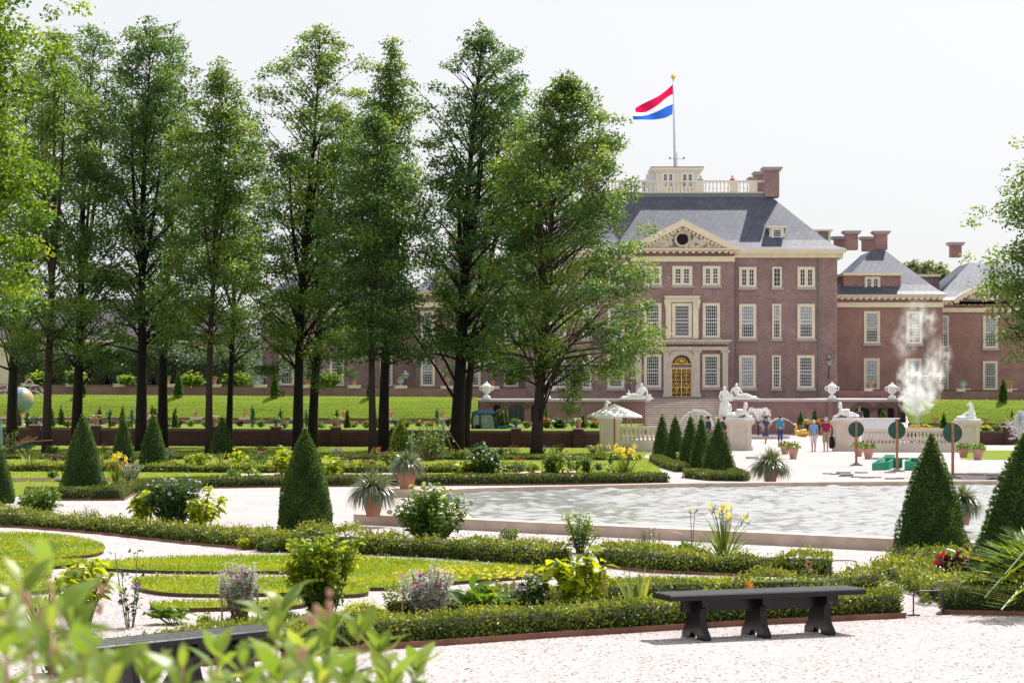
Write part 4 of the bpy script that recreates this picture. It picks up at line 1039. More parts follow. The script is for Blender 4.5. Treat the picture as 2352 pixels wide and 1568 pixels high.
v = [(p[0],p[1],-.01) for p in PO]+[(p[0],p[1],.2) for p in PO]+[(p.x,p.y,.2) for p in PI_]+[(p.x,p.y,-.01) for p in PI_]
f = []
for i in range(n):
    j = (i+1) % n
    for k in range(3): f.append((k*n+i, k*n+j, (k+1)*n+j, (k+1)*n+i))
m.add(v, f).build('stone_rim', M['coping'], pool)
X0, X1, Y0, Y1, st_ = -3.6, 20.8, 30.6, 58.6, .055
gx = np.arange(X0, X1, st_); gy = np.arange(Y0, Y1, st_); XX, YY = np.meshgrid(gx, gy); ZZ = np.full(XX.shape, .09); wr = np.random.default_rng(5)
for k in range(60):                                     # wind ripples: many small crossing sine waves
    lam = wr.uniform(.22, .95); th = wr.normal(-1.2, .85); kk = 2*PI/lam; amp = .0036*lam**.95
    ph = wr.uniform(0, 6.3)+.8*np.sin(XX*wr.uniform(.2,.6)+YY*wr.uniform(.2,.6))
    ZZ += amp*np.sin(kk*(XX*math.cos(th)+YY*math.sin(th))+ph)
ins = inpoly0(XX.ravel(), YY.ravel(), ring(PO, .40)).reshape(XX.shape)
V = np.stack([XX-5, YY-44, ZZ], 2).reshape(-1, 3)+np.array([5,44,0]); ny_, nx_ = XX.shape; ii = np.arange(nx_*ny_).reshape(ny_, nx_)
ok = ins[:-1,:-1] & ins[1:,:-1] & ins[:-1,1:] & ins[1:,1:]
Q = np.stack([ii[:-1,:-1][ok], ii[:-1,1:][ok], ii[1:,1:][ok], ii[1:,:-1][ok]], 1)
used = np.unique(Q); mp_ = np.zeros(len(V), int); mp_[used] = np.arange(len(used))
wo_ = quadmesh('water', V[used], mp_[Q], None, pool, [M['water']]); wo_.data.polygons.foreach_set('use_smooth', [True]*len(wo_.data.polygons)); S(wo_)
MB().slab([(-3.16,39.7),(-1.21,38.11),(-1.0,39.3),(-2.9,41.0)], -.01, .2).build('pot_plinth', M['coping'], pool)
MB().slab([(-3.5,51.6),(-2.36,51.5),(-2.2,52.4),(-3.4,52.6)], -.01, .2).build('pot_plinth', M['coping'], pool)
# ================================================================ turf pieces with cut edges
def smooth_poly(pts, k=6):
    n = len(pts); out = []; P = [Vector(p) for p in pts]
    for i in range(n):
        a, b, c, d = P[i-1], P[i], P[(i+1) % n], P[(i+2) % n]
        for s in range(k):
            t = s/k; out.append(.5*((2*b)+(c-a)*t+(2*a-5*b+4*c-d)*t*t+(3*b-a-3*c+d)*t**3))
    return out
def inpoly(X, Y, poly):
    c = np.zeros(len(X), bool); n = len(poly)
    for i in range(n):
        x0, y0 = poly[i][0], poly[i][1]; x1, y1 = poly[i-1][0], poly[i-1][1]
        cond = ((y0 > Y) != (y1 > Y)) & (X < (x1-x0)*(Y-y0)/((y1-y0) if y1 != y0 else 1e-9)+x0); c ^= cond
    return c
GR = Leaves(); CLV = Leaves()
def turf(name, px, h=.06, dens=700, clover=0, blade=.06):
    w_ = smooth_poly([tuple(gp(x, y, h))[:2] for x, y in px]); 
    area = sum(w_[i-1].x*w_[i].y-w_[i].x*w_[i-1].y for i in range(len(w_)))/2
    if area < 0: w_ = w_[::-1]
    inner = ring(w_, .02) if True else w_
    m = MB(); n = len(w_)
    m.add([(p.x,p.y,-.01) for p in w_]+[(p.x,p.y,h*.8) for p in w_], [(i,(i+1) % n,(i+1) % n+n,i+n) for i in range(n)], 1)
    m.add([(p.x,p.y,h*.8) for p in w_], [tuple(range(n))], 0)
    S(m.build(name, [M['lawn'], M['soil']]))
    xs = [p.x for p in w_]; ys = [p.y for p in w_]
    N = int((max(xs)-min(xs))*(max(ys)-min(ys))*dens)
    X = RNG.uniform(min(xs), max(xs), N); Y = RNG.uniform(min(ys), max(ys), N); k = inpoly(X, Y, w_); X, Y = X[k], Y[k]
    # longer blades hanging over the cut edge
    E = []
    for i in range(n):
        a, b = w_[i-1], w_[i]; q = int((b-a).length*90)
        for t in RNG.random(q): p = a.lerp(b, t); E.append((p.x, p.y))
    if E: E = np.array(E); X = np.concatenate([X, E[:,0]]); Y = np.concatenate([Y, E[:,1]])
    q = len(X); tn = np.clip(.45+.35*np.sin(X*1.7+Y*.9)*np.cos(Y*2.1-X)+RNG.normal(0,.2,q), 0, 1)
    GR.add(np.stack([X,Y,np.full(q,h*.75)],1), np.stack([RNG.normal(0,.5,q),RNG.normal(0,.5,q),np.ones(q)],1), RNG.normal(0,1,(q,3)), RNG.uniform(.5,1.2,q)*blade, .012, .1, .2, tn)
    if clover:
        kk = RNG.integers(0, len(X), clover); c = np.stack([X[kk],Y[kk],np.full(clover,h+.05)],1)
        for r in range(4): CLV.add(c, np.stack([RNG.normal(0,1,clover),RNG.normal(0,1,clover),RNG.uniform(.2,1,clover)],1), RNG.normal(0,1,(clover,3)), .013, .013)
turf('turf_swirl', [(-60,1225),(0,1222),(110,1225),(205,1240),(238,1256),(215,1270),(120,1277),(0,1281),(-60,1281)], clover=350)
turf('turf_swirl', [(-60,1284),(60,1282),(180,1283),(190,1291),(90,1300),(60,1306),(112,1312),(105,1319),(0,1326),(-60,1328)], clover=60)
turf('turf_swirl', [(185,1296),(300,1283),(480,1276),(680,1274),(860,1279),(1060,1290),(1262,1302),(1290,1312),(1180,1322),(1020,1334),(900,1345),(820,1342),(740,1318),(650,1309),(500,1309),(330,1306)], clover=160)
turf('turf_swirl', [(-60,1333),(60,1329),(130,1330),(150,1340),(110,1352),(0,1359),(-60,1362)], clover=60)
turf('turf_swirl', [(330,1324),(450,1321),(640,1323),(760,1332),(845,1352),(800,1362),(650,1358),(520,1361),(380,1357),(310,1342)], clover=140)
turf('turf_swirl', [(-60,1384),(40,1377),(120,1374),(118,1388),(40,1397),(-60,1405)], clover=20)
turf('turf_swirl', [(345,1385),(440,1379),(560,1378),(700,1381),(650,1389),(520,1391),(400,1393)], clover=10)
turf('turf_swirl', [(1395,1336),(1480,1326),(1640,1325),(1800,1330),(1915,1331),(1945,1338),(1800,1344),(1600,1348),(1480,1352),(1400,1350)], clover=40)
turf('turf_swirl', [(500,1425),(700,1412),(900,1402),(1150,1388),(1400,1377),(1700,1366),(1880,1362),(1940,1367),(1700,1378),(1400,1391),(1150,1401),(900,1416),(640,1434),(480,1444)], clover=10)
# yellow flowers along the edge of the long turf
YL = Leaves()
for k in range(170):
    p = gp(random.uniform(1000,1262), random.uniform(1314,1336), .06) if k < 150 else gp(random.uniform(900,1040), random.uniform(1322,1345), .06)
    q = 4; YL.add(np.repeat([[p.x,p.y,p.z+random.uniform(.02,.1)]], q, 0), np.stack([RNG.normal(0,1,q),RNG.normal(0,1,q),RNG.uniform(.2,.8,q)],1), RNG.normal(0,1,(q,3)), .03, .03)
YL.build('yellow_bedding_flowers', M['f_yellow'], None, (0,0,0), 'stuff')
GR.build('grass', M['grass'], None, (0,0,0), 'stuff')
CLV.build('clover_flowers', M['f_white'], None, (0,0,0), 'stuff')
# blades on the big lawns further off
GF = Leaves(); N = 16000
q = np.array([tuple(gp(x, y))[:2] for x, y in zip(RNG.uniform(-40,1500,N), 938+10518/RNG.uniform(60.5,122,N))])
GF.add(np.stack([q[:,0],q[:,1],np.full(N,.0)],1), np.stack([RNG.normal(0,.5,N),RNG.normal(0,.5,N),np.ones(N)],1), RNG.normal(0,1,(N,3)), RNG.uniform(.04,.10,N), .035)
GF.build('lawn_grass', M['grass'], None, (0,0,0), 'stuff')
BK = Leaves()
for o_ in (bank_l, vb):
    co_ = np.array([v.co for v in o_.data.vertices]); fc = [p.vertices[:] for p in o_.data.polygons]
    for q in fc:
        A_, B_, C_, D_ = (co_[i] for i in q); ar = np.linalg.norm(np.cross(B_-A_, D_-A_)); n = int(ar*26)
        if n < 1 or (A_[0] < -60 and B_[0] < -60): continue
        u, v = RNG.random((n,1)), RNG.random((n,1)); P = A_*(1-u)*(1-v)+B_*u*(1-v)+C_*u*v+D_*(1-u)*v
        st2 = .5+.5*np.sin(P[:,2]*9+.5*np.sin(P[:,0]*.23)); keep = RNG.random(n) < .35+.65*st2; P = P[keep]; k = len(P)
        BK.add(P, np.stack([RNG.normal(0,.6,k),RNG.normal(-.3,.5,k),np.ones(k)],1), RNG.normal(0,1,(k,3)), RNG.uniform(.05,.15,k), .09, .1, .2, np.clip(.1+.5*st2[keep]+RNG.normal(0,.2,k),0,1))
BK.build('bank_grass', M['grass'], None, (0,0,0), 'stuff')
LT = Leaves(); k = 150; q = np.array([tuple(gp(x, y, .006)) for x, y in zip(RNG.uniform(600,2352,k), RNG.uniform(1428,1568,k))])
LT.add(q, np.stack([RNG.normal(0,1,k),RNG.normal(0,1,k),RNG.uniform(0,.4,k)],1), np.tile([0,0,1.],(k,1)), RNG.uniform(.015,.05,k), RNG.uniform(.008,.02,k))
LT.build('leaf_litter', M['dry'], None, (0,0,0), 'stuff')
# ================================================================ oaks
def crown_pts(c0, c1, R, n, per, zb, zt_, rng, shape=.6, flat=.75, sig=.5):
    pass
def bez3(s, m, e, t): return s.lerp(m,t).lerp(m.lerp(e,t),t)
def tree(name, label, cat, px, d, cxb, tx, ty, by, hw, tw, mat, bark, nl=46, per=8, npc=34, L=.20, sig=.50, group=None, extra=(), up=.75, shape=.62, lowr=.78, basez=0., seed=0, wob=.3, trunk_to=.95, pe=2.5, cl=3.3, cr_=1.2, spread=1.22, lift=0):
    rng = np.random.default_rng(100+seed)
    s = F/d; base = Vector((sx(px,d), d, basez)); t = thing(name, label, cat, base, group)
    zt_, zb_ = sz(ty,d), sz(by-lift,d); xb, xt = sx(cxb,d), sx(tx,d); R = hw/s*spread; H = zt_-zb_
    # trunk path
    k = 12; ph = rng.uniform(0,6,2); path = []
    for i in range(k+1):
        u = i/k; z = basez+(zt_*trunk_to-basez)*u
        v = max(0, (z-zb_)/max(H,.1)); xx = base.x+(xt-base.x)*min(1,u**1.4)
        path.append(Vector((xx+wob*math.sin(ph[0]+u*5)*u*(1-u*.5), d+wob*math.sin(ph[1]+u*4)*u, z)))
    r0 = tw/s/2*.95
    tb = MB().tube(path, [r0*1.22]+[r0*(1-.92*(i/k)**1.15)*(1.08 if i == 1 else 1) for i in range(1,k+1)], 10)
    tp = lambda z: next((path[i].lerp(path[i+1], (z-path[i].z)/(path[i+1].z-path[i].z)) for i in range(k) if path[i].z <= z <= path[i+1].z), path[-1])
    C = []; Wt = []
    az = rng.uniform(0,6)
    # secondary leaders give the crown several ragged peaks
    leads = [(None, 1.0, 1.0)]
    for q in range(3):
        a_ = rng.uniform(0, 2*PI); leads.append((Vector((math.cos(a_), math.sin(a_), 0)), rng.uniform(.18,.42), rng.uniform(.62,.94)))
    CR = []; ph2 = rng.uniform(0,6,4)
    nc = int(nl*cl)
    for i in range(nc):
        u = ((i+rng.random())/nc)**.88
        r = R*(1-u**pe)**.72*(lowr+(1-lowr)*min(1,u/.25)); az += 2.4+rng.normal(0,.5)
        r *= 1+.22*math.sin(az*2+ph2[0]+u*8)+.16*math.sin(az*3+ph2[1]-u*13)
        q = r*rng.random()**.40; z = zb_+u*H; ax_ = xb+(xt-xb)*u
        en = Vector((ax_+math.cos(az)*q, d+math.sin(az)*q, z+rng.normal(0,.25))); rise = q*rng.uniform(.6,1.3)*(1 if u > .12 else .25)
        if i % 2 == 0 or u > .8:
            st = tp(max(z-rise, basez+1.2)); md = st.lerp(en,.5)+Vector((rng.normal(0,.12),rng.normal(0,.12),.10*q)); rr_ = max(.02, r0*.26*(1-u*.6))
            tb.tube([bez3(st,md,en,x) for x in (0,.3,.6,.85,1)], [rr_,rr_*.75,rr_*.5,rr_*.3,.008], 5)
        elif C and (Vector(C[-1])-en).length < 3.2: tb.tube([C[-1], Vector(C[-1]).lerp(en,.5)+Vector((0,0,-.06)), en], [.03,.02,.008], 4)
        C.append(en); CR.append(rng.choice([.5,.75,1.0], p=[.3,.4,.3])*cr_*(1-.35*max(0,u-.7)/.3))
    for (dv, off, topu) in leads[1:]:
        s0 = tp(zb_+H*.22); e0 = Vector((xb+(xt-xb)*topu, d, zb_+H*topu))+dv*R*off; m0 = s0.lerp(e0,.5)+dv*R*off*.55
        tb.tube([bez3(s0,m0,e0,x) for x in (0,.25,.5,.75,1)], [r0*.5,r0*.4,r0*.28,r0*.16,.01], 6)
        for q in range(5):
            t_ = .5+.5*(q+.6)/5; p = bez3(s0,m0,e0,t_); a_ = rng.uniform(0,2*PI); ln = .5*cr_
            C.append(p+Vector((math.cos(a_)*ln, math.sin(a_)*ln, 0))); CR.append(cr_*rng.uniform(.4,.7))
    for (ex, ey, eq) in extra:
        pc = ap(ex, ey, d-.6)
        for j in range(eq): C.append(pc+Vector((rng.normal(0,.25),rng.normal(0,.4),rng.normal(0,.25)))); CR.append(cr_*.45)
    C = np.array([tuple(c) for c in C]); CR = np.array(CR); cnt = np.maximum(6, (npc*(CR/cr_)**2.1).astype(int)); n = int(cnt.sum())
    idx = np.repeat(np.arange(len(C)), cnt)
    v_ = unit(rng.normal(0,1,(n,3)))*(rng.random(n)**.5)[:,None]*np.clip(1+.13*rng.normal(0,1,n),.6,1.4)[:,None]
    P = C[idx]+v_*CR[idx][:,None]*np.array([1.15,1.15,.64])
    D = rng.normal(0,1,(n,3))*np.array([1,1,.55])+np.array([0,0,-.1]); Nn = rng.normal(0,.6,(n,3))+np.array([0,0,1])
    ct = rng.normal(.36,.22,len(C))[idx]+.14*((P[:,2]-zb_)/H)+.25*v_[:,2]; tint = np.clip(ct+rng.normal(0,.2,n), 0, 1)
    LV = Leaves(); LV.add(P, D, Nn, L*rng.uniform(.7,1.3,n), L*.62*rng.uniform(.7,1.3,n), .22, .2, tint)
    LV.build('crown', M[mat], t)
    tb.build('trunk', M[bark], t, smooth=True)
    return t
OAK = 'oaks in a double row'
oaks = [ # px,d, cxb, tx,ty, by, hw, tw, mat, label
 (28,118, 30, 62,150, 850, 120, 26,'oak','dark oak at the far left, trunk in front of the globe fountain',44,4),
 (107,103.5,100,135,82,858,100, 21,'oak_l','oak with thin brown trunk behind the wheelbarrow and its handles',40,4),
 (175,112,185,215,68,862,125, 25,'oak','dark trunked oak behind the big clipped yew cone on the left',52,5),
 (323,107,335,345,62,818,122, 27,'oak','tall dark oak between two clipped cones, twin peaked crown',58,5),
 (374,117,385,392,64,828,85, 24,'oak','slim oak right of the tall twin peaked one, forked low on its trunk',36,4),
 (480,102,490,508,152,818,100, 18,'oak_l','light green oak with thin top and brown trunk beside the small clipped cone',42,2.0),
 (526,119,560,545,300,862,100, 16,'oak','thin trunked oak half hidden behind the light green thin topped oak',34,2.5),
 (684,110,715,730,63,848,128, 25,'oak_l','broad pale oak rising behind the round clipped cone on the gravel',66,6),
 (718,117,760,775,250,858,115, 24,'oak','darker oak just right of the broad pale one, behind it',40,3.5),
 (856,101,850,862,250,848,92, 19,'oak','oak with slightly crooked slim trunk left of the bright yew cone',38,3),
 (881,107,895,902,96,848,88, 26,'oak_l','oak with a narrow spire of a top above the bright yew cone',42,1.5),
 (1049,106,1070,1108,70,848,135, 34,'oak','thickest oak, twin trunk left of the blue tractor cab',70,4),
 (1066,116,1130,1165,210,862,110, 22,'oak','oak close behind the thickest trunk',40,3),
 (1232,102,1300,1300,178,862,182, 28,'oak_l','widest oak at the right end of the row, low hanging branches before the palace',92,1.9)]
for i, (px, d, cxb, tx, ty, by, hw, tw, mt, lb, nl, pe) in enumerate(oaks):
    ex = ()
    if i == 13: ex = ((1300,880,5),(1312,905,4),(1308,925,3),(1345,840,5),(1380,845,4),(1410,830,4),(1425,845,2),(1450,780,4),(1475,770,2),(1290,850,5),(1330,865,4),(1480,700,3))
    if i == 3: ex = ((270,850,3),(380,800,3))
    if i == 2: ex = ((255,830,5),(285,830,4),(230,810,5),(205,830,5))
    if i == 8: ex = ((735,880,3),(725,860,3),(700,850,2),(800,850,4),(740,895,2))
    if i == 7: ex = ((640,850,4),(620,840,4),(605,845,3),(650,890,1))
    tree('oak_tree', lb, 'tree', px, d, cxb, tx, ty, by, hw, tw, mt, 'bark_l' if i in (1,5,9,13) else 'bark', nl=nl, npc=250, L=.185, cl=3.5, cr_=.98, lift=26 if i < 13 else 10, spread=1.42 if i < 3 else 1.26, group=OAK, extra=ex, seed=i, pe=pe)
tree('near_tree', 'bright lime green tree cut off by the left edge of the photo', 'tree', -125, 46, -112, -104, -330, 655, 190, 60, 'limel', 'bark_l', nl=95, npc=240, L=.13, up=.5, cr_=.70, spread=1.0, shape=.3, lowr=.6, seed=40,
     extra=((80,690,0),(105,120,4),(120,150,2),(150,10,2),(160,5,2),(20,700,4),(40,640,4),(100,400,5),(110,480,4),(70,610,4)))
tree('maple_tree', 'leafy tree cut off by the right edge, in front of the brick wing', 'tree', 2465, 72, 2462, 2465, 270, 800, 172, 40, 'oak_l', 'bark', nl=85, npc=200, L=.16, cr_=.9, spread=1.05, seed=41, shape=.6,
     extra=((2260,590,3),(2262,525,2),(2285,640,3),(2300,480,3),(2320,420,2),(2330,820,3),(2345,345,1)))
for i, (px, ty, hw) in enumerate(((2074,598,20),(2100,594,22),(2132,597,22),(2160,602,18))):
    tree('distant_tree', 'distant tree top showing in the gap between two slate roofs', 'tree', px, 330, px, px, ty+8, 700, hw, 12, 'faro', 'bark', nl=20, npc=110, L=.6, cr_=1.6, cl=1.6, seed=50+i, pe=3, group='far trees behind the roofs', lowr=.8)
# ================================================================ clipped yews
def cone(cx, by, ty, hw, label, mat='yew', sq=.0, p=1.35, q=.92, n=2500, L=.055, rot=0., z=0., name='topiary_cone', group='clipped yew cones', d=None, W=.42, band=0):
    base = gp(cx, by, z) if d is None else Vector((sx(cx,d), d, sz(by,d)))
    s = F/base.y; H = (by-ty)/s; R = hw/s
    t = thing(name, label, 'topiary', base, group)
    prof = lambda v: R*(1-v**p)**q*(1-.08*max(0,1-v/.06))
    vv = [0,.03,.1,.2,.35,.5,.65,.8,.9,.97,1.0]
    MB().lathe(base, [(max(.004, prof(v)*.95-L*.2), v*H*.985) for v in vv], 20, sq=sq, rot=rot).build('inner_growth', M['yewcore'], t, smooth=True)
    v = RNG.random(n*2); keep = RNG.random(n*2) < np.array([prof(x) for x in v])/R*.92+.08; v = v[keep][:n]; n = len(v)
    if band: v = np.clip((np.round(v*band)+RNG.normal(0,.22,n))/band, 0, .995)
    a = RNG.uniform(0,2*PI,n); r = np.array([prof(x) for x in v])
    k = np.ones(n)
    if sq: qq = np.maximum(np.abs(np.cos(a-rot)), np.abs(np.sin(a-rot))); k = (1-sq)+sq/qq*.92
    lump = 1+.035*np.sin(a*2+v*7+cx)+.028*np.sin(a*5+v*13+by)+.02*np.sin(a*9-v*23)
    P = np.stack([base.x+r*k*lump*np.cos(a), base.y+r*k*lump*np.sin(a), base.z+v*H], 1)
    out = np.stack([np.cos(a),np.sin(a),np.full(n,.35)],1)
    if sq:
        ax = np.abs(np.cos(a-rot)) > np.abs(np.sin(a-rot)); th = np.where(ax, rot+np.where(np.cos(a-rot) > 0,0,PI), rot+np.where(np.sin(a-rot) > 0,PI/2,-PI/2))
        mixn = .65; out[:,0] = (1-mixn)*np.cos(a)+mixn*np.cos(th); out[:,1] = (1-mixn)*np.sin(a)+mixn*np.sin(th)
    P -= out*L*.35
    tint = np.clip(.42+.16*np.sin(a*3+v*9+cx)+.14*np.sin(a*6-v*17)+RNG.normal(0,.2,n),0,1)
    LV = Leaves(); LV.add(P, out*.9+RNG.normal(0,.45,(n,3)), out+RNG.normal(0,.5,(n,3)), L*RNG.uniform(.7,1.4,n), L*W*RNG.uniform(.8,1.2,n), .15, .1, tint)
    k2 = max(6, n//160)                         # stray shoots
    ii = RNG.integers(0,n,k2); LV.add(P[ii], out[ii]+np.array([0,0,.9])+RNG.normal(0,.3,(k2,3)), RNG.normal(0,1,(k2,3)), L*2.0, L*.5, .15, .1, RNG.uniform(.6,1,k2))
    LV.build('foliage', M[mat], t)
    return t
def s_(by): return (by-YH)/EYE
cones = [(-8,1155,1000,42,'clipped yew at the very left edge, cut by the frame','yew',.5,1.2,5000,.05),
 (190,1130,950,47,'big four sided yew pyramid in the left bed with a sunlit right face','yew',.6,1.5,6500,.055),
 (283,1072,953,27,'slim yew cone next to the big pyramid, behind the yellow daylilies','yew',0,1.6,2600,.075),
 (352,1072,950,31,'ragged dark yew cone third from the left in the bed','yew',0,1.6,2800,.08),
 (510,1047,957,28,'lone yew cone on the lawn with a thin oak trunk behind it','yew',0,1.6,2200,.09),
 (701,1230,984,63,'round fat yew cone in front of the gravel, largest on the left half','yew',0,1.9,12000,.048),
 (921,1052,962,30,'bright yellowish green clipped cone right of the slim oak trunks','yewl',0,1.7,2600,.085),
 (1521,1052,951,22,'first and farthest clipped cone left of the grand stairs, in the row of five','yew',0,1.5,2200,.085),
 (1551,1063,951,24,'second clipped cone from the left in the row of five','yew',0,1.5,2200,.085),
 (1586,1075,953,27,'middle clipped cone in the row of five before the stairs','yew',0,1.5,2600,.08),
 (1611,1082,954,26,'fourth clipped cone from the left in the row of five, half hidden','yew',.3,1.5,2600,.08),
 (1650,1094,961,38,'large four sided yew pyramid, nearest of the row of five','yew',.6,1.3,4200,.07),
 (2139,1284,998,79,'tall yew pyramid right of the pool with a bulging base','yew',.5,1.45,13000,.045),
 (2352,1372,1000,118,'huge yew cone at the right edge behind the palm fronds','yew',.4,1.5,13000,.05)]
for i, (cx, by, ty, hw, lb, mt, sq, p, n, L) in enumerate(cones):
    cone(cx, by, ty, hw, lb, mt, sq, p, n=n, L=L, rot=.6 if sq else 0, band=26 if i in (12,13) else 0)
# small cones on the banks and in the far borders
def top_d(px): return 175.6
BC = 'clipped cones along the top of the banks'
for px, ty, by, lb in ((188,866,905,'small cone on the left bank, half behind a dark trunk'),(409.6,857,907,'small cone on the bank between two thin trunks'),(631,861,909,'small cone on the bank beside a lamp post'),(852.6,861,910,'small cone on the bank behind the crooked slim trunk'),(1076,872,911,'small cone on the bank just right of the thickest trunk'),(2304.5,872,920,'small cone on the right hand bank')):
    cone(px, by, ty, 8.6, lb, 'yew', p=1.5, n=900, L=.2, d=172.0, group=BC, W=.5)
FC = 'slender cones in the far flower borders'
for i, (px, ty, by, d) in enumerate(((42,935,978,140),(118,935,979,135),(141,930,975,140),(229,934,978,135),(282,932,976,142),(350,929,970,150),(357,936,972,146),(402,936,981,133),(773,941,978,140),(798,940,982,133),(861,950,982,133),(1145,940,986,130),(1154,942,987,128),(1162,934,985,132),(1254,933,982,140),(1339,952,987,132))):
    cone(px, by, ty, 7.4, 'slender clipped cone in the left flower border beyond the dark wall', 'yew' if i % 3 else 'boxd', p=1.15, n=420, L=.15, d=d, group=FC, W=.45)
for i, (px, ty, by, d, lb) in enumerate(((1839,942,975,165,'slender cone left of the tall one by the orange flowers'),(1871.5,936,972,160,'tall slender cone among orange flowers before the terrace wall'),(2027.5,940,966,170,'slender cone in front of the right dark arch'),(2168,948,984,140,'slender cone on the far right border beside the third round sign'),(2324,943,990,140,'slender cone near the short dark wall at the right edge'))):
    cone(px, by, ty, 8, lb, 'yew', p=1.15, n=420, L=.15, d=d, group=FC, W=.45)
# ================================================================ hedges
def hedge(label, pts, wd, h, mat='boxl', L=.03, dens=900, irr=.04, shoots=.02, edging=None, name='box_hedge', core='boxcore', group='low box hedges', zb=0., jit=.6, cap_in=0.0, trans=None):
    pts = [Vector((p[0], p[1])) for p in pts]
    c = pts[len(pts)//2]; t = thing(name, label, 'hedge', (c.x, c.y, zb), group)
    m = MB(); k = len(pts); nrm = []
    for i in range(k):
        tg = (pts[min(i+1,k-1)]-pts[max(i-1,0)]).normalized(); nrm.append(Vector((-tg.y, tg.x)))
    cs = [(-.5,0),(-.5,.72),(-.34,1.0),(.34,1.0),(.5,.72),(.5,0)]
    v = []; f = []; a = .80
    for i in range(k):
        for u, zz in cs: p = pts[i]+nrm[i]*u*wd*a; v.append((p.x, p.y, zb+zz*h*.84))
    for i in range(k-1):
        for j in range(5): f.append((i*6+j, i*6+j+1, (i+1)*6+j+1, (i+1)*6+j))
    f += [tuple(range(6)), tuple(range((k-1)*6, k*6))[::-1]]
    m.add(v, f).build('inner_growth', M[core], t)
    PX = []; ND = []
    per = 2*h+wd
    for i in range(k-1):
        a_, b_ = pts[i], pts[i+1]; ln = (b_-a_).length; n = int(ln*per*dens*1.9)
        if n < 1: continue
        u = RNG.random(n); q = RNG.random(n)*per
        off = np.where(q < h, -.5*wd, np.where(q < h+wd, q-h-.5*wd, .5*wd)); z = np.where(q < h, q, np.where(q < h+wd, h, per-q))
        nd = np.where(q < h, -1., np.where(q < h+wd, 0., 1.))
        nx = nrm[i].x*(1-u)+nrm[i+1].x*u; ny = nrm[i].y*(1-u)+nrm[i+1].y*u
        x = a_.x+(b_.x-a_.x)*u; y = a_.y+(b_.y-a_.y)*u
        s = i+u; lump = irr*(np.sin(x*3.1+y*2.3)+np.sin(x*7.3-y*5.1)*.6)
        z = np.where(z > h*.6, z+lump*(z/h), z); off = off*(1+lump*1.2)
        PX.append(np.stack([x+nx*off, y+ny*off, zb+z], 1)); ND.append(np.stack([nx*nd, ny*nd, np.where(nd == 0, 1., .25)], 1))
    # the two ends
    for e, sg in ((0,-1),(k-1,1)):
        n = int(wd*h*dens*1.9); tg = Vector((nrm[e].y, -nrm[e].x))*sg
        u = RNG.uniform(-.5,.5,n)*wd; z = RNG.random(n)*h; p = pts[e]
        PX.append(np.stack([p.x+nrm[e].x*u, p.y+nrm[e].y*u, zb+z],1)); ND.append(np.tile([tg.x,tg.y,.2],(n,1)))
    P = np.concatenate(PX); N_ = np.concatenate(ND); n = len(P)
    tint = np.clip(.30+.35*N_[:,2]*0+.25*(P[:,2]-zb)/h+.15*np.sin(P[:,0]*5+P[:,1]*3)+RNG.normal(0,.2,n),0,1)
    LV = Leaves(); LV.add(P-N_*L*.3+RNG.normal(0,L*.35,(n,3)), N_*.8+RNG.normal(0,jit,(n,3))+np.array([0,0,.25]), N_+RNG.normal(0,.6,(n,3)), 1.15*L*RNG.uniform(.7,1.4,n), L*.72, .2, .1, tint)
    if shoots:
        kk = np.where(N_[:,2] > .9)[0]; ii = RNG.choice(kk, int(len(kk)*shoots)) if len(kk) else []
        for r in range(3):
            q = len(ii)
            if q: LV.add(P[ii]+np.array([0,0,1.])*L*(.6+r*.75)+RNG.normal(0,L*.2,(q,3)), RNG.normal(0,.7,(q,3))+np.array([0,0,.6]), RNG.normal(0,1,(q,3)), L*1.0, L*.5, .2, .1, RNG.uniform(.5,1,q))
    LV.build('foliage', M[mat], t)
    if edging:
        side, eh = edging; E = [pts[i]+nrm[i]*side*(wd/2+.07) for i in range(k)]
        mm = MB()
        for i in range(k-1): mm.obox(E[i], E[i+1], .02, -.01, eh)
        mm.build('steel_edging', M['rust'], t)
    return t
def line(*px, k=4, back=0.0):
    P = [gp(x, y) for x, y in px]; out = []
    for i in range(len(P)-1):
        for j in range(k): out.append(P[i].lerp(P[i+1], j/k))
    out.append(P[-1])
    if back: 
        o2 = []
        for i, p in enumerate(out):
            tg = (out[min(i+1,len(out)-1)]-out[max(i-1,0)]).normalized(); o2.append(p+Vector((-tg.y, tg.x, 0))*back)
        out = o2
    return out
# front hedge behind the benches
hedge('clipped box hedge running behind both black benches with rusty edging', line((150,1555),(500,1525),(860,1492),(1300,1461),(1700,1436),(2078,1418), k=4, back=.22), .34, .275, 'boxl', .034, 1150, .03, .03, edging=(-1,.06))
hedge('box hedge in the right corner under the palm fronds, with rusty edging', line((2165,1409),(2250,1411),(2420,1414), k=3, back=.22), .34, .28, 'boxd', .034, 1000, .03, .03, edging=(-1,.05))
hedge('inner box hedge line behind the amaranth and mallow plants', line((930,1432),(1200,1408),(1400,1396),(1560,1387),(1900,1378),(2030,1362), k=3, back=.2), .34, .26, 'boxl', .036, 800, .06, .05)
hedge('loose box hedge along the pool side of the left parterre', line((-120,1204),(60,1212),(235,1226),(420,1247),(585,1262), k=3, back=.3), .6, .27, 'boxl', .042, 700, .08, .08, edging=(-1,.04))
hedge('loose box hedge below the round fat cone and the globe thistle', line((585,1266),(800,1272),(1000,1281),(1250,1301), k=4, back=.3), .55, .29, 'boxl', .040, 800, .09, .09)
hedge('box hedge right of the amaranth, ending at a wire hoop', line((1360,1298),(1500,1314),(1700,1322),(1905,1325), k=3, back=.26), .5, .27, 'boxl', .040, 850, .06, .06, edging=(-1,.04))
hedge('wide yellowish box mound beneath the tall yew pyramid on the right', line((2010,1318),(2080,1352),(2165,1390), k=4, back=.5), 1.15, .22, 'boxl', .04, 700, .08, .05)
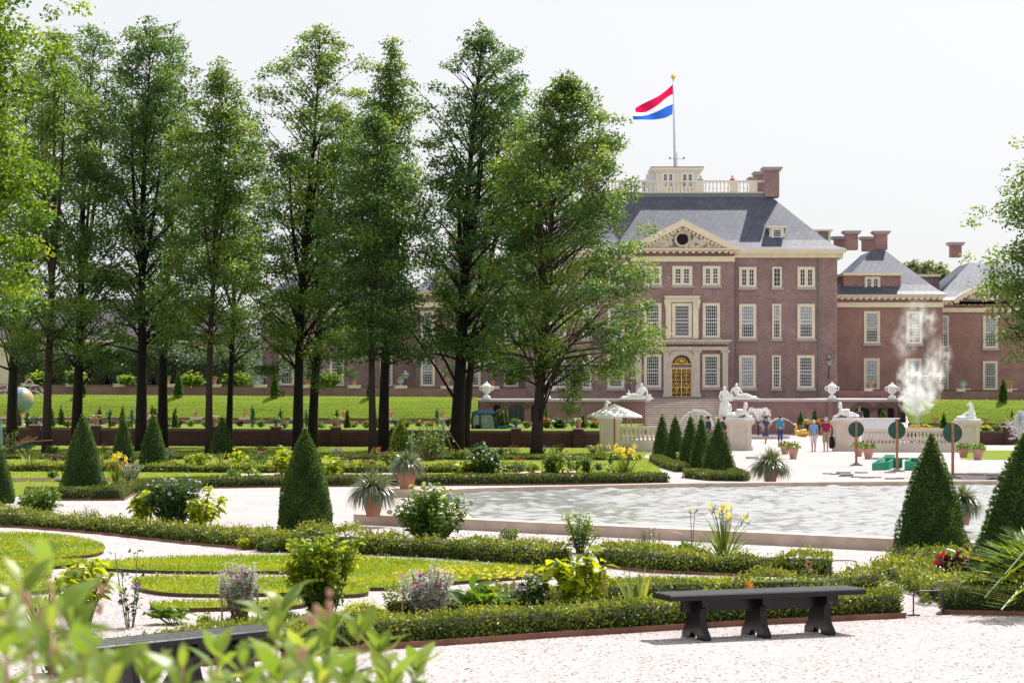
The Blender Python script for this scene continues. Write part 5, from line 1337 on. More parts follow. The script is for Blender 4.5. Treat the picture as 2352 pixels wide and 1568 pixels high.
hedge('outer box mound beside the huge yew at the right edge', line((2060,1292),(2200,1302),(2300,1330), k=3, back=.2), .9, .24, 'boxl', .04, 650, .08, .05)
hedge('trim box hedge on the far side of the pool, left of the cone row', line((330,1130),(480,1121),(800,1117),(1200,1114),(1534,1111), k=4, back=.22), .42, .30, 'boxd', .06, 380, .01, 0, edging=(-1,.05))
hedge('low box hedge corner around the big four sided pyramid', line((60,1150),(150,1149),(279,1149),(300,1137),(338,1131), k=2, back=.22), .42, .3, 'boxd', .05, 420, .01, 0, edging=(-1,.05))
for (q, lb) in ((((-60,1082),(250,1083),(480,1085),(640,1086)),'low box line with yellowish tips behind the left hose'),(((770,1086),(900,1087),(1040,1085),(1200,1083)),'low box line with yellowish tips behind the right hose')):
    hedge(lb, line(*q, k=3), .45, .26, 'boxl', .07, 260, .05, .03)
for (q, lb) in ((((-60,1054),(300,1055),(700,1055)),'farthest thin box line on the lawn, left half'),(((760,1055),(1100,1056),(1470,1057)),'farthest thin box line on the lawn, right half')):
    hedge(lb, line(*q, k=3), .4, .18, 'boxd', .08, 160, .01, 0)
hedge('box edging left of the row of five cones', line((1500,1059),(1530,1075),(1562,1084), k=3, back=.1), .45, .26, 'boxd', .06, 380, .01, 0)
hedge('box edging at the foot of the large pyramid before the stairs', line((1575,1097),(1640,1104),(1712,1105), k=3, back=.2), .6, .26, 'boxd', .06, 380, .01, 0)
hedge('box edging behind the pyramid beside the plaza gravel', line((1712,1101),(1690,1092),(1672,1082), k=2, back=.2), .4, .24, 'boxd', .06, 320, .01, 0)
# tunnel hedges (clipped hornbeam)
def tunnel(label, x0, x1, ytop, yb, d, w_, dome, arches):
    a, c = sx(x0,d), sx(x1,d); z0, z1 = 3.45, sz(ytop,d); t = thing('tunnel_hedge', label, 'hedge', ((a+c)/2, d, z0), 'clipped hornbeam tunnels')
    cs = [(-.5,0),(-.5,.7),(-.42,.86),(-.25,.97),(0,1.0),(.25,.97),(.42,.86),(.5,.7),(.5,0)]
    nx = 18; v = []; f = []
    hh = lambda u: (z1-z0)*(1+(dome[2]*max(0,1-((u-dome[0])/dome[1])**2)**.5 if dome and abs(u-dome[0]) < dome[1] else 0))
    for i in range(nx+1):
        u = i/nx; x = a+(c-a)*u; e = 1 if 0 < i < nx else .93
        for q, zz in cs: v.append((x, d+w_/2+q*w_*.96*e, z0+zz*hh(u)*.97))
    for i in range(nx):
        for j in range(8): f.append((i*9+j, i*9+j+1, (i+1)*9+j+1, (i+1)*9+j))
    f += [tuple(range(9)), tuple(range(nx*9, (nx+1)*9))[::-1]]
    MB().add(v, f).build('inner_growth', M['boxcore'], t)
    n = int((c-a)*14*42); u = RNG.random(n); q = RNG.random(n)**.75*8; j = np.minimum(q.astype(int),7); fr = q-j; cs_ = np.array(cs)
    o = cs_[j]*(1-fr)[:,None]+cs_[j+1]*fr[:,None]; hv = np.array([hh(x) for x in u])
    P = np.stack([a+(c-a)*u, d+w_/2+o[:,0]*w_, z0+o[:,1]*hv], 1); Nn = np.stack([RNG.normal(0,.1,n), np.where(np.abs(o[:,0]) > .35, np.sign(o[:,0]), o[:,0]*1.5), np.where(o[:,1] > .72, 1., .12)], 1)
    e = int(14*60*2); ux = RNG.random(e); 
    P = np.concatenate([P, np.stack([np.full(e, c), d+w_*RNG.random(e), z0+(z1-z0)*.9*ux], 1)]); Nn = np.concatenate([Nn, np.tile([1.,0,.1],(e,1))])
    n = len(P); ok = np.ones(n, bool)
    for (p, hwid, yt) in arches:
        x = sx(p,d); hw = hwid*d/F; zt2 = sz(yt,d); ok &= ~((np.abs(P[:,0]-x) < hw) & (P[:,1] < d+w_*.5) & (P[:,2]-z0 < (zt2-z0)*np.sqrt(np.clip(1-((P[:,0]-x)/hw)**4,0,1))))
    P, Nn = P[ok], Nn[ok]; n = len(P)
    LV = Leaves(); LV.add(P, Nn*.6+RNG.normal(0,.7,(n,3))+np.array([0,0,-.3]), Nn+RNG.normal(0,.45,(n,3)), .26*RNG.uniform(.7,1.3,n), .15, .2, .1)
    LV.build('foliage', M['horn'], t)
    for (p, hwid, yt) in arches:
        x = sx(p,d); hw = hwid*d/F; zt2 = sz(yt,d)
        MB().prism([(x+hw*math.cos(PI*k/8), z0+(zt2-z0)*(.5+.5*math.sin(PI*k/8))) for k in range(9)][::-1]+[(x-hw,z0),(x+hw,z0)][::1], d-.05, d+.03).build('arch_opening', M['dark'], t)
tunnel('longer clipped tunnel hedge with a rounded dome, beyond the left parapet', 30, 408, 794, 885, 189, 7, (.76,.15,.16), ((120,7,866),(243,13,863),(300,9,866),(350,9,865)))
tunnel('shorter clipped tunnel hedge with its right end in the sun', 405, 560, 802, 885, 188, 7.5, None, ((440,0.1,884),))
# ================================================================ flowers and plants
def flower_mesh(kind, mat):
    """one bloom, unit size, facing +Z"""
    L = Leaves()
    if kind == 'lily':
        a = np.arange(6)*PI/3; L.add(np.zeros((6,3)), np.stack([np.cos(a),np.sin(a),np.full(6,.75)],1), np.stack([-np.cos(a)*.6,-np.sin(a)*.6,np.ones(6)],1), 1.0, .36, .15, .35)
    elif kind == 'open':
        a = np.arange(5)*PI*.4; L.add(np.zeros((5,3)), np.stack([np.cos(a),np.sin(a),np.full(5,.25)],1), np.tile([0,0,1.],(5,1)), .75, .7, .1, .05)
    elif kind == 'pom':
        n = 26; d = RNG.normal(0,1,(n,3)); d[:,2] = np.abs(d[:,2])*.8; L.add(unit(d)*.2, d, RNG.normal(0,1,(n,3)), .5, .32)
    elif kind == 'spike':
        n = 34; z = RNG.random(n)*3; a = RNG.uniform(0,6.3,n); r = .35*(1-z/3.3); L.add(np.stack([np.cos(a)*r*.3,np.sin(a)*r*.3,z],1), np.stack([np.cos(a),np.sin(a),np.full(n,.6)],1), RNG.normal(0,1,(n,3)), .25+r*.8, .3)
    V = np.concatenate(L.V); me = L.build('tmp', mat).data
    bpy.data.objects.remove(bpy.data.objects['tmp']); me.name = 'flower'; return me
FM = {}
def fm(kind, mat):
    k = (kind, mat)
    if k not in FM:
        if kind == 'globe':
            me = bpy.data.meshes.new('flower'); b_ = MB().ball((0,0,.5), .5, 10, 8); me.from_pydata(b_.v, [], b_.f); me.update(); me.materials.append(M[mat]); me.polygons.foreach_set('use_smooth', [True]*len(me.polygons)); FM[k] = me
        else: FM[k] = flower_mesh(kind, M[mat])
    return FM[k]
def put_flower(par, kind, mat, pos, size, tilt=None, nm='flower'):
    o = bpy.data.objects.new(nm, fm(kind, mat)); COL.objects.link(o); o.parent = par
    p = Vector(pos)-LOC[par]; o.location = p; o.scale = (size,)*3
    if tilt is not None: o.rotation_euler = Vector(tilt).to_track_quat('Z', 'Y').to_euler()
    else: o.rotation_euler = (random.gauss(0,.3), random.gauss(0,.3), random.uniform(0,6))
    LOC[o] = LOC[par]; return o
def stems(base, n, H, R, rng, top=.65, dome=.35, r0=.25, sway=.1):
    out = []
    for i in range(n):
        a = rng.uniform(0,2*PI); q = math.sqrt(rng.random()); h = H*(top+(1-top)*rng.random())*(1-dome*q*q)
        e = Vector((base.x+R*q*math.cos(a), base.y+R*q*math.sin(a), base.z+h)); s = Vector((base.x+R*r0*q*math.cos(a), base.y+R*r0*q*math.sin(a), base.z))
        md = s.lerp(e,.5)+Vector((rng.normal(0,sway*R),rng.normal(0,sway*R),H*.06)); out.append((s, md, e))
    return out
def bez(st, t): s, m, e = st; return s.lerp(m,t).lerp(m.lerp(e,t),t)
SEED = [0]
def plant(px, by, ty, hw, label, leaf='shrub', L=.06, W=.5, n=900, ns=26, name='shrub', cat='shrub', fl=(), stakes=0, stem='stemg', droop=.2, t0=.12, dome=.35, top=.65, z=0., d=None, group=None, up=.35, fold=.2, srad=.006, leaf2=None, jit=None, ring_=False):
    SEED[0] += 1; rng = np.random.default_rng(500+SEED[0])
    base = gp(px, by, z) if d is None else Vector((sx(px,d), d, sz(by,d)))
    s = F/base.y; H = (by-ty)/s; R = hw/s
    t = thing(name, label, cat, base, group)
    ST = stems(base, ns, H, R, rng, top, dome); n = int(n*(1.9 if L < .2 else 1.5)); L = L*1.12
    idx = rng.integers(0,ns,n); tt = t0+(1-t0)*rng.random(n)**.75
    P = np.array([tuple(bez(ST[i],u)) for i, u in zip(idx,tt)]); T = np.array([tuple((ST[i][2]-ST[i][0]).normalized()) for i in idx])
    a = rng.uniform(0,2*PI,n); D = np.stack([np.cos(a),np.sin(a),np.full(n,up)],1)+rng.normal(0,.25,(n,3))
    j = L*.5 if jit is None else jit; P = P+rng.normal(0,1,(n,3))*j
    P[:,2] = np.maximum(P[:,2], base.z+L*.3)
    Nn = np.array([0,0,1.])+rng.normal(0,.45,(n,3))
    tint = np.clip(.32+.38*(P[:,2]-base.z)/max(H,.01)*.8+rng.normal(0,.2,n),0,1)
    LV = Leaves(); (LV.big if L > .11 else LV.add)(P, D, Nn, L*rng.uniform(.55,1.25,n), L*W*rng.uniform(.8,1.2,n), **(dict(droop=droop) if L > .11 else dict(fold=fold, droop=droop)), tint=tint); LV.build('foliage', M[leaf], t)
    if leaf2:
        lm, lo, n2 = leaf2; idx = rng.integers(0,ns,n2); tt = lo[0]+(lo[1]-lo[0])*rng.random(n2); P = np.array([tuple(bez(ST[i],u)) for i, u in zip(idx,tt)])+rng.normal(0,1,(n2,3))*j
        a = rng.uniform(0,2*PI,n2); LV = Leaves(); LV.add(P, np.stack([np.cos(a),np.sin(a),rng.normal(-.2,.5,n2)],1), np.array([0,0,1.])+rng.normal(0,.6,(n2,3)), L*rng.uniform(.65,1.3,n2), L*W, fold, droop, rng.random(n2)); LV.build('withered_leaves', M[lm], t)
    m = MB()
    for st in ST[:40]: m.tube([bez(st,u) for u in (0,.35,.7,1)], [srad*1.4,srad*1.2,srad,srad*.6], 4)
    m.build('stems', M[stem], t)
    for (kind, mt, cnt, size, lo) in fl:
        for c in range(cnt):
            st = ST[(c*7) % ns]; u = lo+(1-lo)*rng.random(); p = bez(st,u)+Vector((rng.normal(0,R*.12),rng.normal(0,R*.12),size*.5))
            put_flower(t, kind, mt, p, size*rng.uniform(.8,1.2))
    for c in range(stakes):
        x = base.x+R*(-.75+1.5*c/max(1,stakes-1)); y = base.y-R*.3*(1 if c % 2 == 0 else -1)
        MB().tube([(x,y,base.z-.01),(x+rng.normal(0,.015),y,base.z+H*rng.uniform(.5,.8))], .011, 6).build('stake', M['stake'], t)
    return t
def straps(px, by, ty, hw, label, leaf='strap', n=60, W=.02, sag=1.0, name='strap_plant', cat='plant', fl=(), z=0., d=None, group=None, seg=6, parent=None, base=None, H=None, R=None, stem='stemg', upr=.5, buds=0):
    SEED[0] += 1; rng = np.random.default_rng(500+SEED[0])
    if base is None:
        base = gp(px, by, z) if d is None else Vector((sx(px,d), d, sz(by,d)))
        s = F/base.y; H = (by-ty)/s; R = hw/s
    t = parent or thing(name, label, cat, base, group)
    a = rng.uniform(0,2*PI,n); q = rng.random(n)
    D = np.stack([np.cos(a)*q*upr*1.6,np.sin(a)*q*upr*1.6,np.ones(n)],1)
    P = np.stack([base.x+np.cos(a)*q*R*.25,base.y+np.sin(a)*q*R*.25,np.full(n,base.z)],1)
    hl = H if not fl else H*fl[0][5]
    LV = Leaves(); LV.strips(P, D, hl*rng.uniform(.75,1.25,n)*(1+.35*q), W*rng.uniform(.7,1.2,n), seg, sag*rng.uniform(.6,1.3,n)*(.4+q), np.clip(rng.normal(.45,.25,n),0,1))
    LV.build('leaves', M[leaf], t)
    for f_ in fl:
        kind, mt, cnt, size, lo = f_[:5]; m = MB()
        for c in range(cnt):
            an = rng.uniform(0,2*PI); rr = R*rng.uniform(.15,.75); h = H*rng.uniform(lo,1)
            e = Vector((base.x+rr*math.cos(an), base.y+rr*math.sin(an)*.8, base.z+h)); m.tube([base, base.lerp(e,.6)+Vector((0,0,h*.12)), e], [.007,.006,.004], 5)
            put_flower(t, kind, mt, e, size*rng.uniform(.8,1.2), (math.cos(an)*.9, math.sin(an)*.9-.35, .5))
            for k in range(buds):
                b_ = e+Vector((rng.normal(0,size*.7),rng.normal(0,size*.5),rng.normal(-.04,size*.5))); m.tube([e-Vector((0,0,.05)), b_, b_+Vector((0,0,size*.7))], [.003,.008,.003], 5)
        m.build('flower_stalks', M[stem], t)
    return t
# ---- near bed
plant(1332,1412,1252,72,'tall staked plant with large drooping yellow green leaves in front of the long turf','yellowg',.155,.55,130,10,'amaranth_plant','plant',stakes=3,droop=.45,up=.1,t0=.25,top=.75,srad=.012,jit=.03,dome=.2)
plant(1216,1412,1300,46,'staked mallow with mauve flowers left of the big leaved amaranth','shrubd',.075,.8,110,9,'mallow_plant','plant',fl=(('open','f_mauve',11,.06,.45),),stakes=3,t0=.1,top=.5,dome=.1)
plant(1112,1428,1358,52,'rosette of broad pointed green leaves, no flowers, next to the mallow','shrub',.34,.3,34,12,'broadleaf_rosette','plant',up=.9,droop=.35,t0=.0,top=.3,dome=0,srad=.004,jit=.01)
plant(976,1430,1292,68,'silver leaved campion with magenta flowers beside the feathery marigold','silver',.05,.35,1500,50,'rose_campion','plant',fl=(('open','f_mag',18,.062,.9),),stakes=2,stem='silver_stem' if 'silver_stem' in M else 'stemb',top=.55,dome=.15,leaf2=('dry',(.02,.25),160),t0=.3)
plant(552,1432,1284,52,'silver leaved campion with magenta flowers behind the left bench','silver',.05,.35,1300,44,'rose_campion','plant',fl=(('open','f_mag',16,.062,.9),),stakes=2,stem='stemb',top=.55,dome=.15,leaf2=('dry',(.02,.25),140),t0=.3)
plant(835,1440,1382,50,'feathery light green marigold mound with orange flowers','yellowg',.05,.25,1500,40,'marigold_mound','plant',fl=(('pom','f_orange',9,.03,.8),),dome=.3,top=.8)
plant(640,1440,1395,34,'small feathery mound with one orange flower near the left bench','shrub',.05,.25,700,24,'marigold_mound','plant',fl=(('pom','f_orange',3,.03,.8),),dome=.3,top=.8)
plant(742,1424,1218,84,'dense upright shrub with yellow leaf tips in the middle foreground','shrub',.07,.55,1300,64,'golden_shrub','shrub',top=.5,dome=.1,leaf2=('yellowg',(.66,1.0),1500),srad=.006,t0=.05,jit=.025)
straps(1465,1418,1322,58,'iris clump with upright grey green blades by the black bench','iris',26,.034,.5,'iris_clump','plant',upr=.35)
plant(180,1452,1278,80,'tall plant with big bright yellow green leaves at lower left','yellowg',.15,.55,130,11,'amaranth_plant','plant',stakes=1,droop=.4,up=.1,t0=.3,top=.75,srad=.012,jit=.03,dome=.2)
plant(300,1440,1245,40,'spindly mallow sapling with few leaves right of the big yellow green plant','shrubd',.06,.8,46,6,'mallow_sapling','plant',fl=(('open','f_mauve',4,.06,.1),),top=.35,dome=.0,srad=.005)
plant(398,1432,1398,48,'low rosette of bluish green leaves behind the left bench','shrub',.2,.35,34,12,'broadleaf_rosette','plant',up=.7,droop=.4,t0=0,top=.4,dome=0,srad=.004,jit=.01)
straps(95,1462,1380,50,'iris clump with some yellowing blades at lower left','iris',26,.03,.5,'iris_clump','plant',upr=.35)
straps(1718,1388,1330,40,'thin daylily with one orange flower behind the black bench','strap',22,.012,1.0,'daylily','plant',fl=(('lily','f_orange',2,.055,.7,.75),),buds=1)
plant(1860,1352,1300,28,'pink snapdragon behind the right end of the bench','shrub',.05,.3,150,10,'snapdragon','plant',fl=(('spike','f_pink',3,.035,.9),),top=.5)
plant(1560,1352,1318,34,'wispy green seedling on the turf behind the bench','shrubd',.05,.4,110,10,'seedling','plant',top=.4)
straps(1625,1362,1322,40,'grassy tuft with seed heads behind the bench seat','strap',26,.008,.8,'grass_tuft','plant')
plant(1500,1420,1368,60,'leafy bluish clump behind the left leg of the black bench','shrub',.07,.5,200,20,'leafy_clump','plant')
# ---- middle bed by the pool
plant(992,1250,1112,88,'large globe thistle bush with round grey heads in front of the pool','shrub',.125,.34,1500,56,'globe_thistle','shrub',fl=(('globe','thistle',18,.075,.93),),top=.62,dome=.28,srad=.010,droop=.4,t0=.05,jit=.05)
plant(400,1210,1082,64,'large globe thistle bush with round grey heads left of the gravel','shrubd',.125,.34,1300,50,'globe_thistle','shrub',fl=(('globe','thistle',16,.075,.93),),top=.62,dome=.28,srad=.010,droop=.4,t0=.05,jit=.05)
plant(337,1206,1105,38,'staked yellow green big leaved plant left of the dark thistle bush','yellowg',.16,.55,135,11,'amaranth_plant','plant',stakes=2,droop=.5,up=0,t0=.25,top=.7,srad=.012,jit=.03)
plant(470,1212,1118,50,'yellow green big leaved plant right of the dark thistle bush','yellowg',.16,.55,150,12,'amaranth_plant','plant',stakes=0,droop=.5,up=0,t0=.2,top=.65,srad=.012,jit=.03)
plant(92,1196,1108,52,'glossy dark rounded rose bush at left beside the box corner','shrub',.07,.6,1000,46,'rose_bush','shrub',fl=(('open','f_white',12,.05,.6),),top=.5,dome=.3)
plant(200,1208,1158,32,'small staked seedlings with a yellow bloom before the gravel','shrub',.06,.4,160,14,'seedling','plant',fl=(('open','f_yellow',3,.05,.5),),stakes=2)
plant(262,1212,1178,30,'small violet flowered seedling beside the staked ones','shrub',.07,.5,110,10,'seedling','plant',fl=(('open','f_mauve',3,.05,.6),),stakes=1)
plant(1166,1254,1206,26,'small staked grey green plant in front of the pool rim','shrub',.06,.4,260,18,'seedling','plant',stakes=2,top=.7)
plant(1106,1260,1228,30,'low green rosette between thistle bush and pool','shrub',.15,.4,40,12,'broadleaf_rosette','plant',up=.9,t0=0,top=.4,jit=.01)
plant(1333,1270,1174,42,'rose bush with light tips standing against the pool rim','shrub',.06,.6,420,22,'rose_bush','shrub',top=.4,dome=.1,leaf2=('yellowg',(.8,1),60))
plant(1492,1284,1208,30,'thin staked grey plant against the water','shrubd',.05,.35,180,12,'seedling','plant',stakes=2,top=.35,dome=0)
plant(1560,1290,1244,40,'bright leafy rosette left of the yellow daylilies by the pool','shrub',.2,.35,40,12,'broadleaf_rosette','plant',up=.9,t0=0,top=.5,jit=.01)
straps(1662,1292,1152,72,'big daylily clump with yellow flowers in front of the water','strap',95,.018,1.25,'daylily','plant',fl=(('lily','f_yellow',10,.085,.70,.68),),buds=2)
straps(1590,1290,1165,26,'tall thin lily stalk with closed buds left of the big daylily','strap',10,.014,1.0,'daylily','plant',fl=(('lily','f_yellow',2,.05,.9,.5),),buds=2)
plant(2196,1352,1262,52,'purple leaved canna with a red flower under the tall yew pyramid','cannal',.17,.42,44,9,'canna_lily','plant',fl=(('pom','f_red',3,.10,.95),),up=.8,droop=.25,t0=.2,top=.6,srad=.012,stem='purplel' if False else 'stemb',jit=.02)
plant(2240,1345,1262,26,'red canna bloom with few leaves between the two large yews','cannal',.15,.4,18,5,'canna_lily','plant',fl=(('pom','f_red',4,.09,.9),),up=.8,t0=.2,top=.7,stem='stemb')
plant(2040,1372,1338,40,'loose yellow flowered edging plant by the front wire hoop','boxl',.05,.5,260,20,'seedling','plant',fl=(('pom','f_yellow',7,.025,.7),))
# ---- far bed rows
A = [ (650,1102,1022,26,'tall yellow green amaranth left of the round fat cone','yellowg',.26,.6,75,9,'amaranth_plant',(),2), (763,1100,1048,24,'short yellow green amaranth right of the round fat cone','yellowg',.26,.6,70,8,'amaranth_plant',(),1),
 (1078,1098,1056,24,'yellow green amaranth left of the far thistle bush','yellowg',.26,.6,70,8,'amaranth_plant',(),1), (1112,1098,1018,40,'globe thistle bush in the bed beyond the pool','shrubd',.18,.45,460,32,'globe_thistle',(('globe','thistle',16,.08,.93),),0),
 (1270,1098,1030,32,'bushy plant with a purple flower spray right of the widest oak trunk','shrub',.11,.5,420,28,'leafy_bush',(('pom','f_wine',5,.08,.9),),1), (1350,1098,1034,19,'staked climber with pale flowers next to the far daylilies','shrub',.09,.5,300,18,'staked_climber',(('open','f_white',8,.07,.6),),2),
 (535,1108,1076,22,'small staked bush on the far hedge line left of centre','shrub',.08,.5,240,18,'leafy_bush',(),2), (590,1108,1082,30,'bluish green rosette beside the small staked bush','shrub',.22,.35,46,14,'broadleaf_rosette',(),0),
 (1160,1100,1080,24,'bluish green rosette in the bed beyond the pool','shrub',.22,.35,40,12,'broadleaf_rosette',(),0), (1395,1100,1076,26,'light green rosette at the foot of the far daylilies','shrub',.22,.35,40,12,'broadleaf_rosette',(),0),
 (1228,1100,1088,22,'low dark purple leaved plant left of the bushy one','purplel',.16,.6,50,14,'purple_heuchera',(),0), (1303,1100,1086,20,'low dark purple leaved plant right of the bushy one','purplel',.16,.6,50,14,'purple_heuchera',(),0), (488,1112,1102,22,'low dark purple leaved plant left on the far hedge line','purplel',.16,.6,50,14,'purple_heuchera',(),0),
 (1185,1098,1062,18,'thin staked plant with small pink flowers','shrubd',.07,.4,90,10,'seedling',(('open','f_pink',4,.06,.7),),2), (1290,1062,1034,18,'wine red dahlia behind the bushy plant','shrub',.09,.5,120,12,'dahlia',(('pom','f_wine',6,.09,.8),),0),
 (1318,1084,1044,24,'pink and wine flowered dahlia left of the staked climber','shrub',.09,.5,160,14,'dahlia',(('pom','f_pink',6,.08,.75),),0), (1215,1086,1058,20,'small mauve flowered plant left of the bushy one','shrub',.09,.5,90,10,'seedling',(('open','f_mauve',4,.07,.7),),0),
 (1022,1078,1058,32,'low marigold patch in the bed right of the pot','shrub',.07,.3,300,26,'marigold_mound',(('pom','f_orange',14,.05,.75),),0), (1056,1058,1024,24,'orange topped marigold in front of the thickest oak','shrub',.1,.4,240,20,'marigold_mound',(('pom','f_orange',12,.06,.9),),0),
 (1102,1046,1020,30,'leafy thistle behind the far globe thistle','shrubd',.16,.45,240,20,'globe_thistle',(('globe','thistle',6,.08,.9),),0), (1148,1052,1030,18,'deep red dahlia right of the far thistle','shrub',.1,.5,120,12,'dahlia',(('pom','f_mag',7,.09,.8),),0), (1140,1086,1062,14,'small crimson dahlia below the deep red one','shrub',.1,.5,90,10,'dahlia',(('pom','f_wine',4,.08,.8),),0),
 (898,1068,1036,34,'leafy dahlia with magenta blooms left of the bright cone','shrub',.13,.5,260,22,'dahlia',(('pom','f_mag',5,.10,.92),),0), (862,1056,1028,17,'coral snapdragon beside the slim trunk','shrub',.08,.3,130,12,'snapdragon',(('spike','f_coral',9,.07,.85),),0),
 (775,1052,1028,22,'purple lavender clump right of the round fat cone','shrub',.07,.2,260,40,'lavender',(('spike','f_purple',22,.05,.8),),0), (388,1058,1030,14,'purple salvia clump right of the ragged yew','shrub',.07,.2,200,26,'lavender',(('spike','f_purple',14,.05,.75),),0),
 (1246,1040,1022,17,'purple salvia beside the widest oak trunk','shrub',.07,.2,160,22,'lavender',(('spike','f_purple',13,.055,.75),),0), (800,1062,1030,22,'magenta mallow beside the lavender','shrubd',.09,.5,90,10,'mallow_plant',(('open','f_mag',9,.08,.5),),0), (797,1074,1056,24,'magenta dahlia low beside the lavender','shrub',.09,.5,130,12,'dahlia',(('pom','f_mag',7,.10,.8),),0),
 (848,1076,1044,22,'dark red amaranth plumes left of the potted strap plants','purplel',.12,.4,80,14,'red_amaranth',(('spike','f_wine',11,.055,.75),),0), (1180,1046,1022,20,'coral pink snapdragon in front of the low dark wall','shrub',.08,.3,120,12,'snapdragon',(('spike','f_coral',9,.06,.8),),0),
 (1195,1078,1050,20,'second coral snapdragon lower in the far bed','shrub',.08,.3,100,12,'snapdragon',(('spike','f_coral',7,.05,.8),),0), (1362,1040,1018,18,'white phlox behind the far daylilies','shrub',.09,.4,140,14,'phlox',(('pom','f_white',8,.08,.85),),0),
 (598,1066,1036,26,'crimson dahlias left of the tall yellow green amaranth','shrub',.1,.5,140,14,'dahlia',(('pom','f_pink',7,.10,.8),),0), (545,1062,1030,28,'yellow green squash like plant at the foot of the small cone','yellowg',.22,.7,46,10,'amaranth_plant',(),0), (460,1072,1030,26,'light green mallow bush right of the ragged yew','yellowg',.1,.55,190,18,'leafy_bush',(),0),
 (190,1066,1036,36,'broad yellow green clump left of the big pyramid','yellowg',.2,.6,70,14,'amaranth_plant',(),0), (232,1042,1018,22,'pink phlox left of the big pyramid','shrub',.09,.4,160,16,'phlox',(('pom','f_pink',10,.09,.85),),0), (178,1044,1022,22,'dark red amaranth near the wheelbarrow','purplel',.12,.4,70,14,'red_amaranth',(('spike','f_wine',8,.07,.75),),0), (118,1044,1018,20,'young bush by the wheelbarrow wheel','shrub',.12,.5,120,12,'leafy_bush',(),0),
 (60,1050,1026,24,'yellow marigolds beside the wheelbarrow','shrub',.07,.3,200,20,'marigold_mound',(('pom','f_yellow',10,.07,.8),),0), (32,1052,1030,14,'purple salvia at the left edge behind the marigolds','shrub',.07,.2,120,18,'lavender',(('spike','f_purple',9,.055,.75),),0),
 (300,1108,1045,34,'silvery campion speckled with magenta behind the box corner','silver',.07,.3,330,34,'rose_campion',(('open','f_mag',14,.06,.6),),0), (130,1058,1042,50,'mixed crimson flowers behind the left irises','purplel',.1,.5,120,20,'red_amaranth',(('pom','f_wine',9,.08,.75),),0)]
for (px, by, ty, hw, lb, lf, L, W, n, ns, nm, fl, sk) in A:
    plant(px, by, ty, hw, lb, lf, L, W, n, ns, nm, 'plant', fl=fl, stakes=sk, top=.6, dome=.3, droop=.35 if L > .15 else .2, up=.2 if nm != 'broadleaf_rosette' else .9, t0=.0 if nm == 'broadleaf_rosette' else .12, srad=.01)
straps(1432,1100,1022,58,'broad daylily clump with many yellow flowers in the bed beyond the pool','strap',90,.03,1.2,'daylily','plant',fl=(('lily','f_yellow',26,.125,.62,.6),))
straps(268,1112,1040,34,'daylilies with golden trumpets in front of the slim yew cone','strap',60,.025,1.2,'daylily','plant',fl=(('lily','f_yellow',9,.15,.75,.6),('lily','f_orange',3,.12,.5,.6)))
straps(1380,1050,1018,30,'small daylilies with pale yellow flowers near the parasol','strap',36,.03,1.1,'daylily','plant',fl=(('lily','f_yellow',8,.14,.7,.6),))
straps(70,1070,1040,32,'fan of yellowing iris blades at the left edge','iris',34,.05,.7,'iris_clump','plant',upr=.6)
straps(236,1066,1036,18,'small iris fan against the big pyramid','iris',16,.045,.6,'iris_clump','plant',upr=.5)
straps(505,1072,1042,26,'iris fan left of the crimson dahlias','iris',26,.05,.7,'iris_clump','plant',upr=.6)
# smaller fillers between the named plants
FILL = [('small leafy clump with crimson flowers in the beds beyond the pool','shrub','f_wine'),('small clump of pink flowers in the beds beyond the pool','shrub','f_pink'),('small yellow green leafy clump in the beds beyond the pool','yellowg',None),('small bluish leafy clump in the beds beyond the pool','shrubd',None)]
rr = random.Random(31)
for i in range(30):
    lb, lf, fc = FILL[i % 4]; px = rr.uniform(-20,1470); by = rr.choice((1046,1066,1080,1098)); hh = rr.uniform(14,30)
    if 140 < px < 250 or 640 < px < 760: continue
    plant(px, by, by-hh, hh*.62, lb, lf, .09, .5, 110, 14, 'bed_plant', 'plant', fl=((('pom',fc,7,.08,.7),) if fc else ()), group=lb.replace('small','small repeated')[:60], srad=.008)
FILN = [('low glossy seedling between box hedge and gravel scrolls','shrub',None),('low mauve flowered seedling between box hedge and gravel scrolls','shrubd','f_mauve'),('wispy yellow green seedling between box hedge and gravel scrolls','yellowg',None)]
for i, (px, by) in enumerate(((130,1216),(290,1226),(560,1262),(620,1268),(860,1272),(905,1272),(1060,1284),(1230,1296),(1420,1300),(1750,1318),(1815,1322),(1165,1420),(1270,1416),(1390,1410),(900,1432),(1010,1436),(1550,1400),(1640,1392),(880,1446),(690,1448),(470,1440),(610,1446))):
    lb, lf, fc = FILN[i % 3]; hh = rr.uniform(24,46)
    plant(px, by, by-hh, hh*.55, lb, lf, .045, .45, 150, 16, 'bed_seedling', 'plant', fl=((('open',fc,4,.04,.7),) if fc else ()), group=lb, top=.45, dome=.1)
# trellised apple left of the thickest trunk
plant(985,1058,962,52,'espaliered apple on blue poles right of the bright yew cone','shrub',.11,.6,620,26,'apple_trellis','tree',top=.3,dome=.0,srad=.02,stem='stemb',t0=.2,jit=.16)
tp_ = thing('trellis_poles', 'pale blue pole tripod with strings beside the espaliered apple', 'trellis', gp(1018,1057))
b0 = LOC[tp_]
for (px, y1) in ((1017,962),(975,990),(945,985)):
    p = Vector((sx(px,b0.y), b0.y+(.3 if px < 1000 else 0), 0)); MB().tube([p, (p.x+.02,p.y,sz(y1,p.y))], .045, 6).build('pole', M['pole_teal'], tp_)
m = MB(); tpz = Vector((sx(1017,b0.y), b0.y, sz(972,b0.y)))
for k in range(6): a_ = k*1.05; m.tube([tpz, (b0.x+1.1*math.cos(a_), b0.y+1.1*math.sin(a_), .02)], .008, 4)
m.build('strings', M['stake'], tp_)
